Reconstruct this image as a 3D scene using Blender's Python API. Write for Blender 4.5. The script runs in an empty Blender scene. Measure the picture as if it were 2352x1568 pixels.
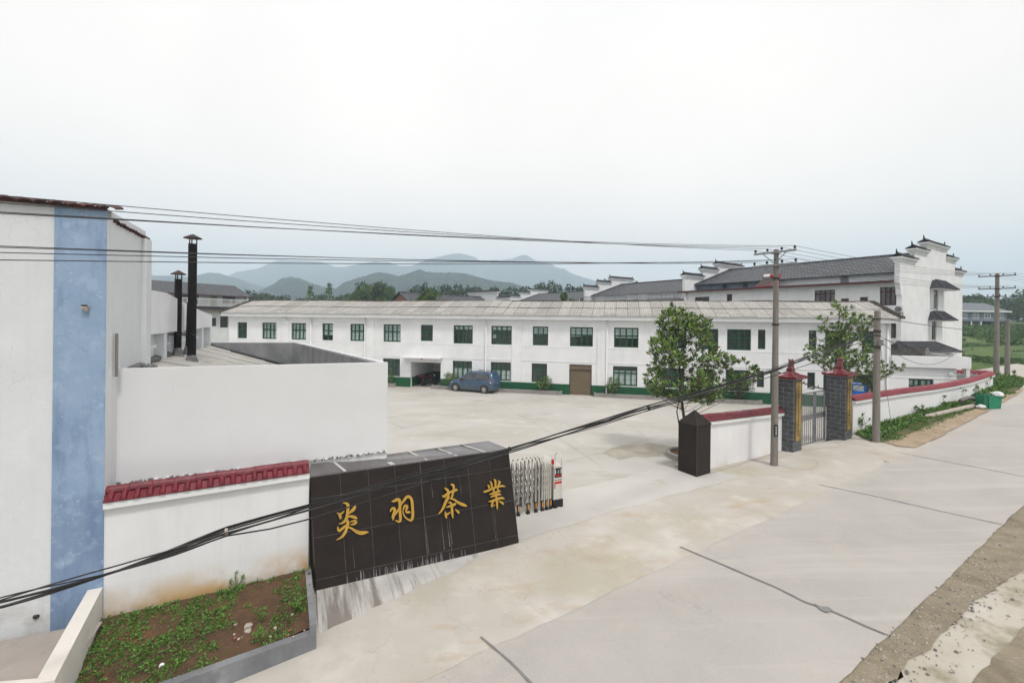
import bpy, bmesh, math, random
from mathutils import Vector, Matrix, noise
PI = math.pi
sc = bpy.context.scene
COL = sc.collection
V = Vector

# ------------------------------------------------------------------ camera, sky, sun, exposure
FPX, CX, HOR, RHO, CAMZ = 1045.0, 1176.0, 732.0, 0.0105, 5.8
cam = bpy.data.objects.new("camera", bpy.data.cameras.new("camera"))
COL.objects.link(cam)
cam.data.sensor_width = 36.0
cam.data.lens = 36.0 * FPX / 2352.0
cam.data.shift_y = -(784.0 - HOR) / 2352.0
cam.data.clip_start, cam.data.clip_end = 0.1, 20000.0
cam.location = (0, 0, CAMZ)
cam.rotation_euler = (PI / 2, -RHO, 0)
sc.camera = cam

SUN = V((0.30, -0.55, 1.05)).normalized()
world = bpy.data.worlds.new("World"); sc.world = world
world.use_nodes = True
nt = world.node_tree; nt.nodes.clear()
wo = nt.nodes.new("ShaderNodeOutputWorld"); bg = nt.nodes.new("ShaderNodeBackground")
sky = nt.nodes.new("ShaderNodeTexSky"); sky.sky_type = 'NISHITA'; sky.sun_disc = False
sky.sun_elevation = math.asin(SUN.z); sky.sun_rotation = math.atan2(SUN.x, SUN.y)
sky.dust_density = 5.0; sky.air_density = 1.0; sky.ozone_density = 0.6
hs = nt.nodes.new("ShaderNodeHueSaturation"); hs.inputs['Saturation'].default_value = 0.25
tc = nt.nodes.new("ShaderNodeTexCoord")
sepn = nt.nodes.new("ShaderNodeSeparateXYZ"); nt.links.new(tc.outputs['Generated'], sepn.inputs[0])
rmp = nt.nodes.new("ShaderNodeValToRGB")
rmp.color_ramp.elements[0].position = 0.0; rmp.color_ramp.elements[0].color = (1.25, 1.06, 0.91, 1)
rmp.color_ramp.elements[1].position = 0.55; rmp.color_ramp.elements[1].color = (0.93, 0.87, 0.83, 1)
nt.links.new(sepn.outputs['Z'], rmp.inputs[0])
nz = nt.nodes.new("ShaderNodeTexNoise"); nz.inputs['Scale'].default_value = 2.2; nz.inputs['Detail'].default_value = 4
nt.links.new(tc.outputs['Generated'], nz.inputs['Vector'])
mr = nt.nodes.new("ShaderNodeMapRange"); mr.inputs[1].default_value = 0.3; mr.inputs[2].default_value = 0.7
mr.inputs[3].default_value = 8.35; mr.inputs[4].default_value = 9.45
nt.links.new(nz.outputs['Fac'], mr.inputs[0])
vm = nt.nodes.new("ShaderNodeVectorMath"); vm.operation = 'SCALE'
nt.links.new(rmp.outputs[0], vm.inputs[0]); nt.links.new(mr.outputs[0], vm.inputs['Scale'])
mixn = nt.nodes.new("ShaderNodeMix"); mixn.data_type = 'RGBA'; mixn.inputs[0].default_value = 0.88
nt.links.new(sky.outputs[0], hs.inputs['Color']); nt.links.new(hs.outputs[0], mixn.inputs[6])
nt.links.new(vm.outputs[0], mixn.inputs[7])
nt.links.new(mixn.outputs[2], bg.inputs['Color']); bg.inputs['Strength'].default_value = 0.10
nt.links.new(bg.outputs[0], wo.inputs['Surface'])

sl = bpy.data.lights.new("sun", 'SUN'); sl.energy = 1.5; sl.angle = math.radians(10); sl.color = (1.0, 0.965, 0.92)
so = bpy.data.objects.new("sun", sl); COL.objects.link(so)
so.rotation_euler = SUN.to_track_quat('Z', 'Y').to_euler(); so.location = (0, 0, 60)
sc.view_settings.view_transform = 'Standard'; sc.view_settings.look = 'None'
sc.view_settings.exposure = 0.68; sc.view_settings.gamma = 1.0
sc.render.engine = 'CYCLES'
sc.cycles.max_bounces = 8; sc.cycles.volume_bounces = 2; sc.cycles.transparent_max_bounces = 12
sc.cycles.use_denoising = True

# ------------------------------------------------------------------ measuring: a spot of the site seen from the camera's window
def ray(px, py):
    a = (px - CX) / FPX; b = (HOR - py) / FPX
    return a - RHO * b, b + RHO * a
def PD(px, py, d):
    X, Z = ray(px, py); return V((X * d, d, CAMZ + Z * d))
def PZ(px, py, z):
    X, Z = ray(px, py); d = (z - CAMZ) / Z; return V((X * d, d, z))
def PP(px, py, A, D):
    X, Z = ray(px, py); d = (A[0] * D[1] - A[1] * D[0]) / (X * D[1] - D[0])
    return V((X * d, d, CAMZ + Z * d))
def clamp(x, a=0.0, b=1.0): return max(a, min(b, x))
def sst(a, b, x):
    t = clamp((x - a) / (b - a)); return t * t * (3 - 2 * t)
Rd, Nd = V((.848, .53)), V((-.53, .848))
def rn(x, y): return x * Rd.x + y * Rd.y, x * Nd.x + y * Nd.y
def xy(r, n): return r * Rd.x + n * Nd.x, r * Rd.y + n * Nd.y
# main workshop line
FA = PZ(1332, 907, -.5); FD = V((.973, -.2298)).normalized(); FN = V((-FD.y, FD.x))
def zg(x, y):
    r, n = rn(x, y)
    zr = -.565 + .035 * clamp(r, -16, 50)
    df = (FA.x - x) * FN.x + (FA.y - y) * FN.y
    zc = -.5 * clamp((16 - df) / 12)
    na = 11.0 - 2.0 * sst(8.0, 14.0, r)
    w = sst(na, na + 2.8, n)
    if r > 24: w *= 1 - sst(24, 30, r) * (1 if n < 14 else 0)
    return zr + (zc - zr) * w
def PG(px, py):
    z = 0.0
    for _ in range(12):
        p = PZ(px, py, z); z = .5 * z + .5 * zg(p.x, p.y)
    p = PZ(px, py, z); return p

# ------------------------------------------------------------------ mesh helper
XF = {}
class MB:
    def __init__(s, T=None): s.v = []; s.f = []; s.m = []; s.T = T
    def add(s, vs, fs, m=0):
        o = len(s.v)
        for p in vs:
            p = V(p); s.v.append(s.T @ p if s.T else p)
        for f in fs: s.f.append([i + o for i in f]); s.m.append(m)
    def box(s, x0, x1, y0, y1, z0, z1, m=0):
        if x0 > x1: x0, x1 = x1, x0
        if y0 > y1: y0, y1 = y1, y0
        if z0 > z1: z0, z1 = z1, z0
        s.add([(x0, y0, z0), (x1, y0, z0), (x1, y1, z0), (x0, y1, z0), (x0, y0, z1), (x1, y0, z1), (x1, y1, z1), (x0, y1, z1)],
              [(0, 3, 2, 1), (4, 5, 6, 7), (0, 1, 5, 4), (1, 2, 6, 5), (2, 3, 7, 6), (3, 0, 4, 7)], m)
    def hexa(s, b, t, m=0):      # four bottom points, four top points
        s.add(list(b) + list(t), [(3, 2, 1, 0), (4, 5, 6, 7), (0, 1, 5, 4), (1, 2, 6, 5), (2, 3, 7, 6), (3, 0, 4, 7)], m)
    def ext(s, pts, vec, m=0):   # polygon pulled along vec
        n = len(pts); pts = [V(p) for p in pts]; vec = V(vec)
        s.add(pts + [p + vec for p in pts], [list(range(n))[::-1], list(range(n, 2 * n))] + [(i, (i + 1) % n, n + (i + 1) % n, n + i) for i in range(n)], m)
    def quad(s, a, b, c, d, m=0): s.add([a, b, c, d], [(0, 1, 2, 3)], m)
    def tube(s, pts, r, n=8, m=0, caps=True, flat=1.0):
        pts = [V(p) for p in pts]; k = len(pts)
        rs = r if isinstance(r, (list, tuple)) else [r] * k
        vs = []; up = V((0, 0, 1)); pr = None
        for i, p in enumerate(pts):
            t = (pts[min(i + 1, k - 1)] - pts[max(i - 1, 0)])
            t = t.normalized() if t.length > 1e-9 else V((0, 0, 1))
            if pr is None:
                a = t.cross(up if abs(t.z) < .95 else V((1, 0, 0))).normalized()
            else:
                a = (pr - t * pr.dot(t)).normalized()
            pr = a; b = t.cross(a)
            for j in range(n):
                q = 2 * PI * j / n
                vs.append(p + a * math.cos(q) * rs[i] + b * math.sin(q) * rs[i] * flat)
        fs = [(i * n + j, i * n + (j + 1) % n, (i + 1) * n + (j + 1) % n, (i + 1) * n + j) for i in range(k - 1) for j in range(n)]
        if caps: fs += [list(range(n))[::-1], list(range((k - 1) * n, k * n))]
        s.add(vs, fs, m)
    def lathe(s, prof, c=(0, 0, 0), n=16, m=0):
        c = V(c); k = len(prof)
        vs = [c + V((r * math.cos(2 * PI * j / n), r * math.sin(2 * PI * j / n), z)) for r, z in prof for j in range(n)]
        fs = [(i * n + j, i * n + (j + 1) % n, (i + 1) * n + (j + 1) % n, (i + 1) * n + j) for i in range(k - 1) for j in range(n)]
        fs += [list(range(n))[::-1], list(range((k - 1) * n, k * n))]
        s.add(vs, fs, m)
    def build(s, name, mats, parent=None, smooth=False, recalc=True, origin=None):
        if not isinstance(mats, (list, tuple)): mats = [mats]
        if parent is not None:
            M = XF[parent.name].inverted(); X = XF[parent.name]
        else:
            if origin is None:
                n = len(s.v) or 1
                origin = V((sum(p.x for p in s.v) / n, sum(p.y for p in s.v) / n, min(p.z for p in s.v)))
            X = Matrix.Translation(origin); M = X.inverted()
        me = bpy.data.meshes.new(name)
        me.from_pydata([M @ p for p in s.v], [], s.f)
        for mt in mats: me.materials.append(mt)
        if any(s.m): me.polygons.foreach_set('material_index', s.m)
        if recalc:
            b = bmesh.new(); b.from_mesh(me); bmesh.ops.recalc_face_normals(b, faces=b.faces); b.to_mesh(me); b.free()
        if smooth: me.polygons.foreach_set('use_smooth', [True] * len(me.polygons))
        me.update()
        o = bpy.data.objects.new(name, me); COL.objects.link(o)
        if parent is not None: o.parent = parent
        else: o.matrix_world = X
        XF[o.name] = X
        return o
def frame(o, d):
    d = V((d[0], d[1], 0)).normalized()
    return Matrix(((d.x, -d.y, 0, o[0]), (d.y, d.x, 0, o[1]), (0, 0, 1, o[2]), (0, 0, 0, 1)))
def tag(o, label, cat, group=None):
    o['label'] = label; o['category'] = cat
    if group: o['group'] = group
    return o
def thing(name, M, label, cat, group=None):
    if not isinstance(M, Matrix): M = Matrix.Translation(V(M))
    o = bpy.data.objects.new(name, None); COL.objects.link(o); o.matrix_world = M; o.empty_display_size = .3
    XF[o.name] = M
    return tag(o, label, cat, group)
def copy_tree(o, parent=None):
    c = o.copy(); COL.objects.link(c)
    if parent is not None: c.parent = parent
    for ch in list(o.children): copy_tree(ch, c)
    return c
def kind(o, k): o['kind'] = k; return o

# ------------------------------------------------------------------ materials
def hx(c): return tuple(c) + (1.0,) if len(c) == 3 else c
def mk(name, c1, c2=None, scale=3.0, rough=.85, det=6, bump=0.0, bscale=40.0, spec=.3, metal=0.0, stretch=(1, 1, 1),
       lo=.35, hi=.65, layers=(), coat=0.0, world_co=False, trans=0.0, bstretch=None, bdist=.02):
    m = bpy.data.materials.new(name); m.use_nodes = True
    t = m.node_tree; L = t.links.new; b = t.nodes['Principled BSDF']
    b.inputs['Roughness'].default_value = rough; b.inputs['Metallic'].default_value = metal
    b.inputs['Specular IOR Level'].default_value = spec; b.inputs['Coat Weight'].default_value = coat
    if trans: b.inputs['Transmission Weight'].default_value = trans
    tcn = t.nodes.new('ShaderNodeTexCoord'); geo = t.nodes.new('ShaderNodeNewGeometry')
    src = geo.outputs['Position'] if world_co else tcn.outputs['Object']
    def noisef(sc_, st, dt=6, w=0.0, rz=0.0):
        mp = t.nodes.new('ShaderNodeMapping'); mp.inputs['Rotation'].default_value = (0, 0, rz); mp.inputs['Scale'].default_value = st; mp.inputs['Location'].default_value = (w, w * 1.7, w * .3)
        n = t.nodes.new('ShaderNodeTexNoise'); n.inputs['Scale'].default_value = sc_; n.inputs['Detail'].default_value = dt; n.inputs['Roughness'].default_value = .6
        L(src, mp.inputs[0]); L(mp.outputs[0], n.inputs['Vector']); return n.outputs['Fac']
    def rng(v, a, b_, c=0.0, d=1.0):
        r = t.nodes.new('ShaderNodeMapRange'); r.inputs[1].default_value = a; r.inputs[2].default_value = b_
        r.inputs[3].default_value = c; r.inputs[4].default_value = d; L(v, r.inputs[0]); return r.outputs[0]
    def mixc(f, a, b_):
        x = t.nodes.new('ShaderNodeMix'); x.data_type = 'RGBA'
        if hasattr(f, 'is_linked') or not isinstance(f, (int, float)): L(f, x.inputs[0])
        else: x.inputs[0].default_value = f
        for k, q in ((6, a), (7, b_)):
            if isinstance(q, tuple): x.inputs[k].default_value = hx(q)
            else: L(q, x.inputs[k])
        return x.outputs[2]
    cur = hx(c1)
    if c2: cur = mixc(rng(noisef(scale, stretch, det), lo, hi), c1, c2)
    for i, ly in enumerate(layers):
        f = rng(noisef(ly.get('s', 5), ly.get('st', (1, 1, 1)), ly.get('det', 8), 3.1 + 7.3 * i, ly.get('rz', 0.0)), ly.get('lo', .5), ly.get('hi', .6), 0, ly.get('k', 1.0))
        def mul(a_, b_):
            q = t.nodes.new('ShaderNodeMath'); q.operation = 'MULTIPLY'; L(a_, q.inputs[0]); L(b_, q.inputs[1]); return q.outputs[0]
        if 'vor' in ly:      # hairline cracks that come and go
            wn = t.nodes.new('ShaderNodeTexNoise'); wn.inputs['Scale'].default_value = ly['vor'] * 1.6; wn.inputs['Detail'].default_value = 5; L(src, wn.inputs['Vector'])
            ma = t.nodes.new('ShaderNodeVectorMath'); ma.operation = 'MULTIPLY_ADD'; L(wn.outputs['Color'], ma.inputs[0]); ma.inputs[1].default_value = (.9 / ly['vor'],) * 3; L(src, ma.inputs[2])
            vo = t.nodes.new('ShaderNodeTexVoronoi'); vo.feature = 'DISTANCE_TO_EDGE'; vo.inputs['Scale'].default_value = ly['vor']; L(ma.outputs[0], vo.inputs['Vector'])
            f = mul(f, rng(vo.outputs['Distance'], .0, ly.get('w', .02), 1, 0))
        if 'ng' in ly:       # washed in from the apron side
            dt_ = t.nodes.new('ShaderNodeVectorMath'); dt_.operation = 'DOT_PRODUCT'; L(geo.outputs['Position'], dt_.inputs[0]); dt_.inputs[1].default_value = (-.53, .848, 0)
            nn_ = noisef(1.1, (1, 1, 1), 7, 20.0); ad = t.nodes.new('ShaderNodeMath'); ad.operation = 'MULTIPLY_ADD'; L(nn_, ad.inputs[0]); ad.inputs[1].default_value = 2.0; L(dt_.outputs['Value'], ad.inputs[2])
            f = mul(f, rng(ad.outputs[0], ly['ng'][0] + 1, ly['ng'][1] + 1, 0, 1))
        if 'zr' in ly:
            sp = t.nodes.new('ShaderNodeSeparateXYZ'); L(src, sp.inputs[0])
            g = rng(sp.outputs[2], ly['zr'][0], ly['zr'][1], 1, 0)
            mm = t.nodes.new('ShaderNodeMath'); mm.operation = 'MULTIPLY'; L(f, mm.inputs[0]); L(g, mm.inputs[1]); f = mm.outputs[0]
        cur = mixc(f, cur if not isinstance(cur, tuple) else cur, ly['c'])
    if isinstance(cur, tuple): b.inputs['Base Color'].default_value = cur
    else: L(cur, b.inputs['Base Color'])
    if bump:
        bn = t.nodes.new('ShaderNodeBump'); bn.inputs['Strength'].default_value = bump; bn.inputs['Distance'].default_value = bdist
        L(noisef(bscale, bstretch or stretch, 5, 9.0), bn.inputs['Height']); L(bn.outputs[0], b.inputs['Normal'])
    return m
def brickmat(name, c1, c2, mortar, w, h, msize, co='Object', swap=None, rough=.8, bump=.4, off=.5, spec=.3, layers=(), scl=(1, 1, 1), rot=(0, 0, 0), mix=0.0):
    m = bpy.data.materials.new(name); m.use_nodes = True
    t = m.node_tree; L = t.links.new; b = t.nodes['Principled BSDF']
    b.inputs['Roughness'].default_value = rough; b.inputs['Specular IOR Level'].default_value = spec
    tcn = t.nodes.new('ShaderNodeTexCoord'); sp = t.nodes.new('ShaderNodeSeparateXYZ'); cb = t.nodes.new('ShaderNodeCombineXYZ')
    L(tcn.outputs['Object'], sp.inputs[0])
    swap = swap or ('X', 'Y')
    for k, ax in enumerate(swap):
        if '+' in ax:
            a1, a2 = ax.split('+'); ad = t.nodes.new('ShaderNodeMath'); L(sp.outputs[a1], ad.inputs[0]); L(sp.outputs[a2], ad.inputs[1]); L(ad.outputs[0], cb.inputs[k])
        else: L(sp.outputs[ax], cb.inputs[k])
    br = t.nodes.new('ShaderNodeTexBrick'); br.offset = off
    for k, val in (('Scale', 1.0), ('Brick Width', w), ('Row Height', h), ('Mortar Size', msize), ('Mortar Smooth', .15), ('Bias', mix)): br.inputs[k].default_value = val
    br.inputs['Color1'].default_value = hx(c1); br.inputs['Color2'].default_value = hx(c2); br.inputs['Mortar'].default_value = hx(mortar)
    L(cb.outputs[0], br.inputs['Vector'])
    nzn = t.nodes.new('ShaderNodeTexNoise'); nzn.inputs['Scale'].default_value = 6; nzn.inputs['Detail'].default_value = 6; L(tcn.outputs['Object'], nzn.inputs['Vector'])
    r = t.nodes.new('ShaderNodeMapRange'); r.inputs[1].default_value = .3; r.inputs[2].default_value = .7; r.inputs[3].default_value = .72; r.inputs[4].default_value = 1.2
    L(nzn.outputs['Fac'], r.inputs[0])
    vmn = t.nodes.new('ShaderNodeVectorMath'); vmn.operation = 'SCALE'; L(br.outputs['Color'], vmn.inputs[0]); L(r.outputs[0], vmn.inputs['Scale'])
    L(vmn.outputs[0], b.inputs['Base Color'])
    if bump:
        bn = t.nodes.new('ShaderNodeBump'); bn.inputs['Strength'].default_value = bump; bn.inputs['Distance'].default_value = .03; bn.invert = True
        L(br.outputs['Fac'], bn.inputs['Height']); L(bn.outputs[0], b.inputs['Normal'])
    return m

M = {}
grime = dict(c=(.42, .42, .42), s=1.2, st=(2.2, 2.2, .12), lo=.55, hi=.8, k=.20)
M['wall'] = mk('white wall paint', (.78, .78, .785), (.70, .705, .715), scale=.8, rough=.9, bump=.25, bscale=9,
               layers=[grime, dict(c=(.55, .54, .52), s=3.5, lo=.62, hi=.75, k=.35)])
M['wall2'] = mk('old white wall paint', (.70, .715, .73), (.655, .668, .683), scale=.7, rough=.9, bump=.4, bscale=7,
                layers=[dict(c=(.74, .76, .78), s=1.1, lo=.55, hi=.7, k=.5), grime, dict(c=(.5, .5, .5), s=1.4, st=(3, 3, .10), lo=.52, hi=.72, k=.12), dict(c=(.35, .35, .34), s=.9, lo=.5, hi=.6, k=.3, vor=.9, w=.010), dict(c=(.40, .37, .33), s=2.2, lo=.45, hi=.65, k=.6, zr=(.1, .9)), dict(c=(.47, .46, .44), s=6, lo=.66, hi=.78, k=.5)])
M['fencewall'] = mk('garden wall paint', (.76, .75, .755), (.71, .705, .71), scale=.9, rough=.9, bump=.25, bscale=8,
                    layers=[grime, dict(c=(.56, .37, .17), s=.9, lo=.40, hi=.60, k=1.0, zr=(.10, .66)), dict(c=(.40, .36, .28), s=5, lo=.5, hi=.7, k=.6, zr=(.03, .2))])
M['yardwall'] = mk('yard wall paint', (.77, .76, .765), (.72, .715, .72), scale=.9, rough=.9, bump=.25, bscale=8,
                    layers=[grime, dict(c=(.58, .46, .32), s=1.3, lo=.48, hi=.7, k=.6, zr=(.05, .42)), dict(c=(.36, .33, .28), s=6, lo=.45, hi=.65, k=.6, zr=(.0, .16))])
M['linkbar'] = mk('dull steel links', (.15, .145, .14), (.22, .21, .2), scale=9, rough=.5, metal=.4)
M['annexwall'] = mk('annex plaster', (.70, .70, .71), (.655, .655, .665), scale=.5, rough=.9, bump=.15, bscale=6,
                    layers=[dict(c=(.45, .45, .45), s=2.0, st=(2.5, 2.5, .25), lo=.66, hi=.8, k=.35)])
M['blue'] = mk('blue wall paint', (.24, .34, .49), (.31, .41, .56), scale=1.1, rough=.85, bump=.3, bscale=9, lo=.3, hi=.7,
               layers=[dict(c=(.165, .24, .37), s=.8, lo=.25, hi=.36, k=.62, zr=(2.28, 2.42)), dict(c=(.44, .54, .68), s=2.2, lo=.58, hi=.72, k=.5), dict(c=(.15, .22, .36), s=1.6, st=(1.8, 1.8, .35), lo=.5, hi=.68, k=.75), dict(c=(.15, .21, .32), s=1.2, lo=.42, hi=.55, k=.45, vor=1.7, w=.018), dict(c=(.42, .50, .61), s=3.5, lo=.56, hi=.72, k=.45),
                       dict(c=(.40, .52, .70), s=9, lo=.62, hi=.68, k=.5)])
M['greypl'] = mk('grey cement render', (.155, .16, .17), (.25, .255, .265), scale=1.6, rough=.9, bump=.4, bscale=14, stretch=(1, 1, .6),
                 layers=[dict(c=(.36, .36, .37), s=3, lo=.6, hi=.74, k=.5)])
M['green'] = mk('green gloss paint', (.006, .078, .032), (.005, .058, .025), scale=2, rough=.45, spec=.4)
M['greenband'] = mk('green wall paint', (.006, .088, .032), (.009, .07, .028), scale=1.2, rough=.6, layers=[dict(c=(.05, .13, .07), s=4, lo=.6, hi=.75, k=.5)])
M['glass'] = mk('dark window glass', (.03, .034, .036), (.06, .064, .066), scale=.7, rough=.10, spec=.5, bump=.25, bscale=1.5, bdist=.05)
M['curtain'] = mk('white curtain', (.80, .84, .86), (.62, .68, .72), scale=6, stretch=(3, 3, .3), rough=.9)
M['browncurtain'] = mk('brown curtain', (.30, .17, .11), (.13, .07, .05), scale=6, stretch=(3, 3, .25), rough=.9)
M['maroon'] = mk('maroon paint', (.09, .018, .022), (.06, .014, .017), scale=4, rough=.5)
M['conc'] = mk('pole concrete', (.24, .215, .19), (.185, .168, .15), scale=2.5, rough=.9, bump=.3, bscale=60, stretch=(3, 3, .4), layers=[dict(c=(.15, .135, .12), s=2, st=(3, 3, .3), lo=.58, hi=.75, k=.6)])
M['steel'] = mk('galvanised steel', (.33, .33, .34), (.24, .24, .25), scale=8, rough=.55, metal=.6)
M['darksteel'] = mk('dark painted iron', (.03, .03, .032), (.05, .045, .045), scale=8, rough=.6)
M['chrome'] = mk('stainless steel', (.72, .69, .64), (.64, .61, .57), scale=5, rough=.38, metal=.6, stretch=(1, 1, .2))
M['black'] = mk('black rubber', (.012, .012, .013), (.022, .021, .021), scale=10, rough=.6)
M['pipe'] = mk('black flue pipe', (.006, .006, .0065), (.012, .010, .010), scale=4, rough=.6, spec=.15, stretch=(1, 1, .3), layers=[dict(c=(.035, .025, .02), s=3, lo=.6, hi=.75, k=.6)])
M['rust'] = mk('rusty iron', (.06, .042, .036), (.035, .03, .028), scale=9, rough=.85)
M['redtile'] = mk('red glazed tile', (.165, .012, .023), (.115, .010, .018), scale=3, rough=.28, spec=.5, coat=.2,
                  layers=[dict(c=(.24, .10, .09), s=7, lo=.56, hi=.75, k=.55), dict(c=(.05, .012, .015), s=3, lo=.55, hi=.7, k=.6)])
M['fadedtile'] = mk('faded red tile', (.27, .055, .068), (.21, .042, .054), scale=2, rough=.6, layers=[dict(c=(.42, .2, .2), s=5, lo=.6, hi=.78, k=.5)])
M['oldredtile'] = mk('weathered red tile', (.11, .03, .03), (.045, .03, .028), scale=5, rough=.7)
M['gold'] = mk('gold paint', (.47, .275, .04), (.39, .225, .03), scale=4, rough=.45, spec=.4)
M['brass'] = mk('weathered brass plate', (.43, .29, .08), (.16, .10, .035), scale=1.7, rough=.4, metal=.35, lo=.45, hi=.62, stretch=(2, 2, .6))
M['ink'] = mk('black paint lettering', (.03, .025, .02), rough=.6)
M['white'] = mk('white plastic', (.75, .75, .74), (.66, .66, .65), scale=5, rough=.5)
M['red'] = mk('red plastic', (.50, .02, .025), (.40, .02, .02), scale=5, rough=.4)
M['orange'] = mk('orange plastic', (.75, .30, .02), rough=.45)
M['woodyshutter'] = mk('brown roller shutter', (.165, .125, .075), (.13, .10, .06), scale=1.5, rough=.6, stretch=(.3, 1, 3))
M['cream'] = mk('cream door', (.45, .40, .26), (.38, .33, .2), scale=3, rough=.6)
M['bark'] = mk('grey brown bark', (.055, .045, .035), (.10, .085, .065), scale=9, rough=.9, bump=.5, bscale=30, stretch=(1, 1, .3))
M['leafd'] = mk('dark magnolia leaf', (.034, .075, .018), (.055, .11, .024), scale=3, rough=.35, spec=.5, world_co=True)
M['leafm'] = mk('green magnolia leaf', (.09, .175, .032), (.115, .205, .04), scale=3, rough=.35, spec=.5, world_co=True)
M['leafl'] = mk('bright yellow green leaf', (.21, .30, .06), (.26, .34, .08), scale=3, rough=.4, spec=.45, world_co=True)
M['leafo'] = mk('withered orange leaf', (.26, .09, .02), (.16, .06, .02), scale=3, rough=.6, world_co=True)
M['weed'] = mk('weed leaf', (.06, .14, .022), (.10, .19, .035), scale=2.5, rough=.6, world_co=True)
M['weed2'] = mk('bright weed leaf', (.12, .23, .04), (.15, .27, .055), scale=2.5, rough=.6, world_co=True)
M['needle'] = mk('pine needles', (.018, .04, .022), (.03, .06, .03), scale=.6, rough=.8, world_co=True)
M['broad'] = mk('broad leaf foliage', (.04, .085, .022), (.065, .12, .03), scale=.6, rough=.8, world_co=True)
M['broadl'] = mk('light foliage', (.075, .13, .03), (.10, .16, .04), scale=.6, rough=.8, world_co=True)
M['stone'] = mk('pale stone', (.45, .40, .34), (.32, .28, .24), scale=8, rough=.9, bump=.4)
M['brickrubble'] = mk('brick rubble', (.32, .11, .06), (.22, .09, .06), scale=8, rough=.9)
M['asbestos'] = mk('fibre cement sheet', (.40, .39, .365), (.33, .32, .30), scale=1.2, rough=.9, bump=.25, bscale=10,
                   layers=[dict(c=(.22, .205, .18), s=2, st=(1, .3, 1), lo=.55, hi=.75, k=.5), dict(c=(.10, .10, .09), s=7, lo=.68, hi=.74, k=.7)])
M['rubble'] = mk('dark mortar rubble', (.10, .10, .105), (.2, .2, .2), scale=9, rough=.95, bump=.6)
M['plinth'] = mk('washed concrete', (.50, .485, .465), (.42, .405, .39), scale=1.8, rough=.9, bump=.35, bscale=18,
                 layers=[dict(c=(.145, .12, .10), s=1.55, st=(1.9, .16, .16), lo=.48, hi=.58, k=.8), dict(c=(.2, .17, .14), s=14, lo=.66, hi=.72, k=.6)])
M['pine_trunk'] = mk('pine bark', (.06, .045, .035), (.09, .07, .05), scale=3, rough=.95)
# ground surfaces
mossy = dict(c=(.335, .30, .20), s=.32, st=(1, 1, 1), lo=.50, hi=.70, k=.7)
M['court'] = mk('courtyard concrete', (.48, .462, .43), (.42, .40, .368), scale=.22, rough=.92, world_co=True, bump=.12, bscale=25,
                layers=[dict(c=(.335, .305, .235), s=.17, st=(.8, 1.8, 1), lo=.50, hi=.68, k=.6), dict(c=(.285, .26, .19), s=.5, st=(.6, 1.4, 1), lo=.60, hi=.74, k=.6),
                        dict(c=(.54, .52, .48), s=.8, lo=.56, hi=.7, k=.6), dict(c=(.25, .23, .2), s=.4, lo=.45, hi=.6, k=.5, vor=.28, w=.004), dict(c=(.2, .18, .15), s=2.0, lo=.68, hi=.75, k=.5)])
M['apron'] = mk('stained apron concrete', (.475, .445, .405), (.415, .385, .34), scale=.5, rough=.92, world_co=True, bump=.2, bscale=22,
                layers=[dict(c=(.54, .51, .465), s=.9, lo=.52, hi=.66, k=.7), dict(c=(.375, .345, .245), s=.33, lo=.50, hi=.66, k=.6), dict(c=(.40, .30, .20), s=1.4, st=(.5, 1.4, 1), rz=-.5585, lo=.57, hi=.70, k=.5), dict(c=(.34, .275, .19), s=.6, lo=.58, hi=.74, k=.55), dict(c=(.30, .26, .21), s=.5, lo=.45, hi=.6, k=.5, vor=.8, w=.010), dict(c=(.22, .18, .13), s=5, lo=.68, hi=.76, k=.4)])
M['strip'] = mk('pale new concrete', (.50, .48, .455), (.45, .43, .405), scale=.6, rough=.9, world_co=True, bump=.1, layers=[dict(c=(.41, .365, .30), s=.9, lo=.58, hi=.72, k=.6)])
M['road'] = mk('grey road concrete', (.405, .382, .36), (.36, .34, .32), scale=.45, rough=.88, world_co=True, bump=.12, bscale=30, stretch=(1, 1, 1),
               layers=[dict(c=(.48, .44, .385), s=2.5, lo=.20, hi=.62, k=.8, ng=(6.9, 7.9)), dict(c=(.45, .41, .355), s=1.1, lo=.56, hi=.72, k=.5), dict(c=(.36, .335, .31), s=1.0, st=(.06, 1.1, 1), rz=-.5585, lo=.52, hi=.68, k=.5), dict(c=(.50, .47, .44), s=1.0, st=(.08, 1.6, 1), rz=-.5585, lo=.55, hi=.7, k=.5), dict(c=(.22, .205, .19), s=.5, lo=.5, hi=.6, k=.5, vor=.55, w=.006), dict(c=(.20, .18, .16), s=9, lo=.70, hi=.74, k=.5), dict(c=(.40, .28, .16), s=7, lo=.71, hi=.75, k=.6), dict(c=(.37, .35, .325), s=.7, lo=.6, hi=.75, k=.5), dict(c=(.50, .48, .46), s=55, lo=.55, hi=.66, k=.5), dict(c=(.26, .245, .23), s=38, lo=.58, hi=.68, k=.5)])
M['sideconc'] = mk('mossy roadside concrete', (.48, .45, .40), (.38, .345, .275), scale=.5, rough=.92, world_co=True, bump=.15, layers=[dict(c=(.19, .165, .10), s=.8, lo=.5, hi=.6, k=.75), dict(c=(.33, .315, .31), s=.6, lo=.56, hi=.68, k=.6), dict(c=(.21, .18, .11), s=2.2, lo=.6, hi=.7, k=.5)])
M['gravel'] = mk('gravelly dirt', (.20, .17, .12), (.27, .23, .17), scale=3, rough=.95, world_co=True, bump=.9, bscale=28, layers=[dict(c=(.38, .34, .28), s=26, lo=.60, hi=.66, k=.8), dict(c=(.14, .115, .075), s=.8, lo=.5, hi=.65, k=.6)])
M['dirt'] = mk('orange dirt', (.29, .215, .14), (.37, .295, .21), scale=1.2, rough=.95, world_co=True, bump=.5, bscale=20)
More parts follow.
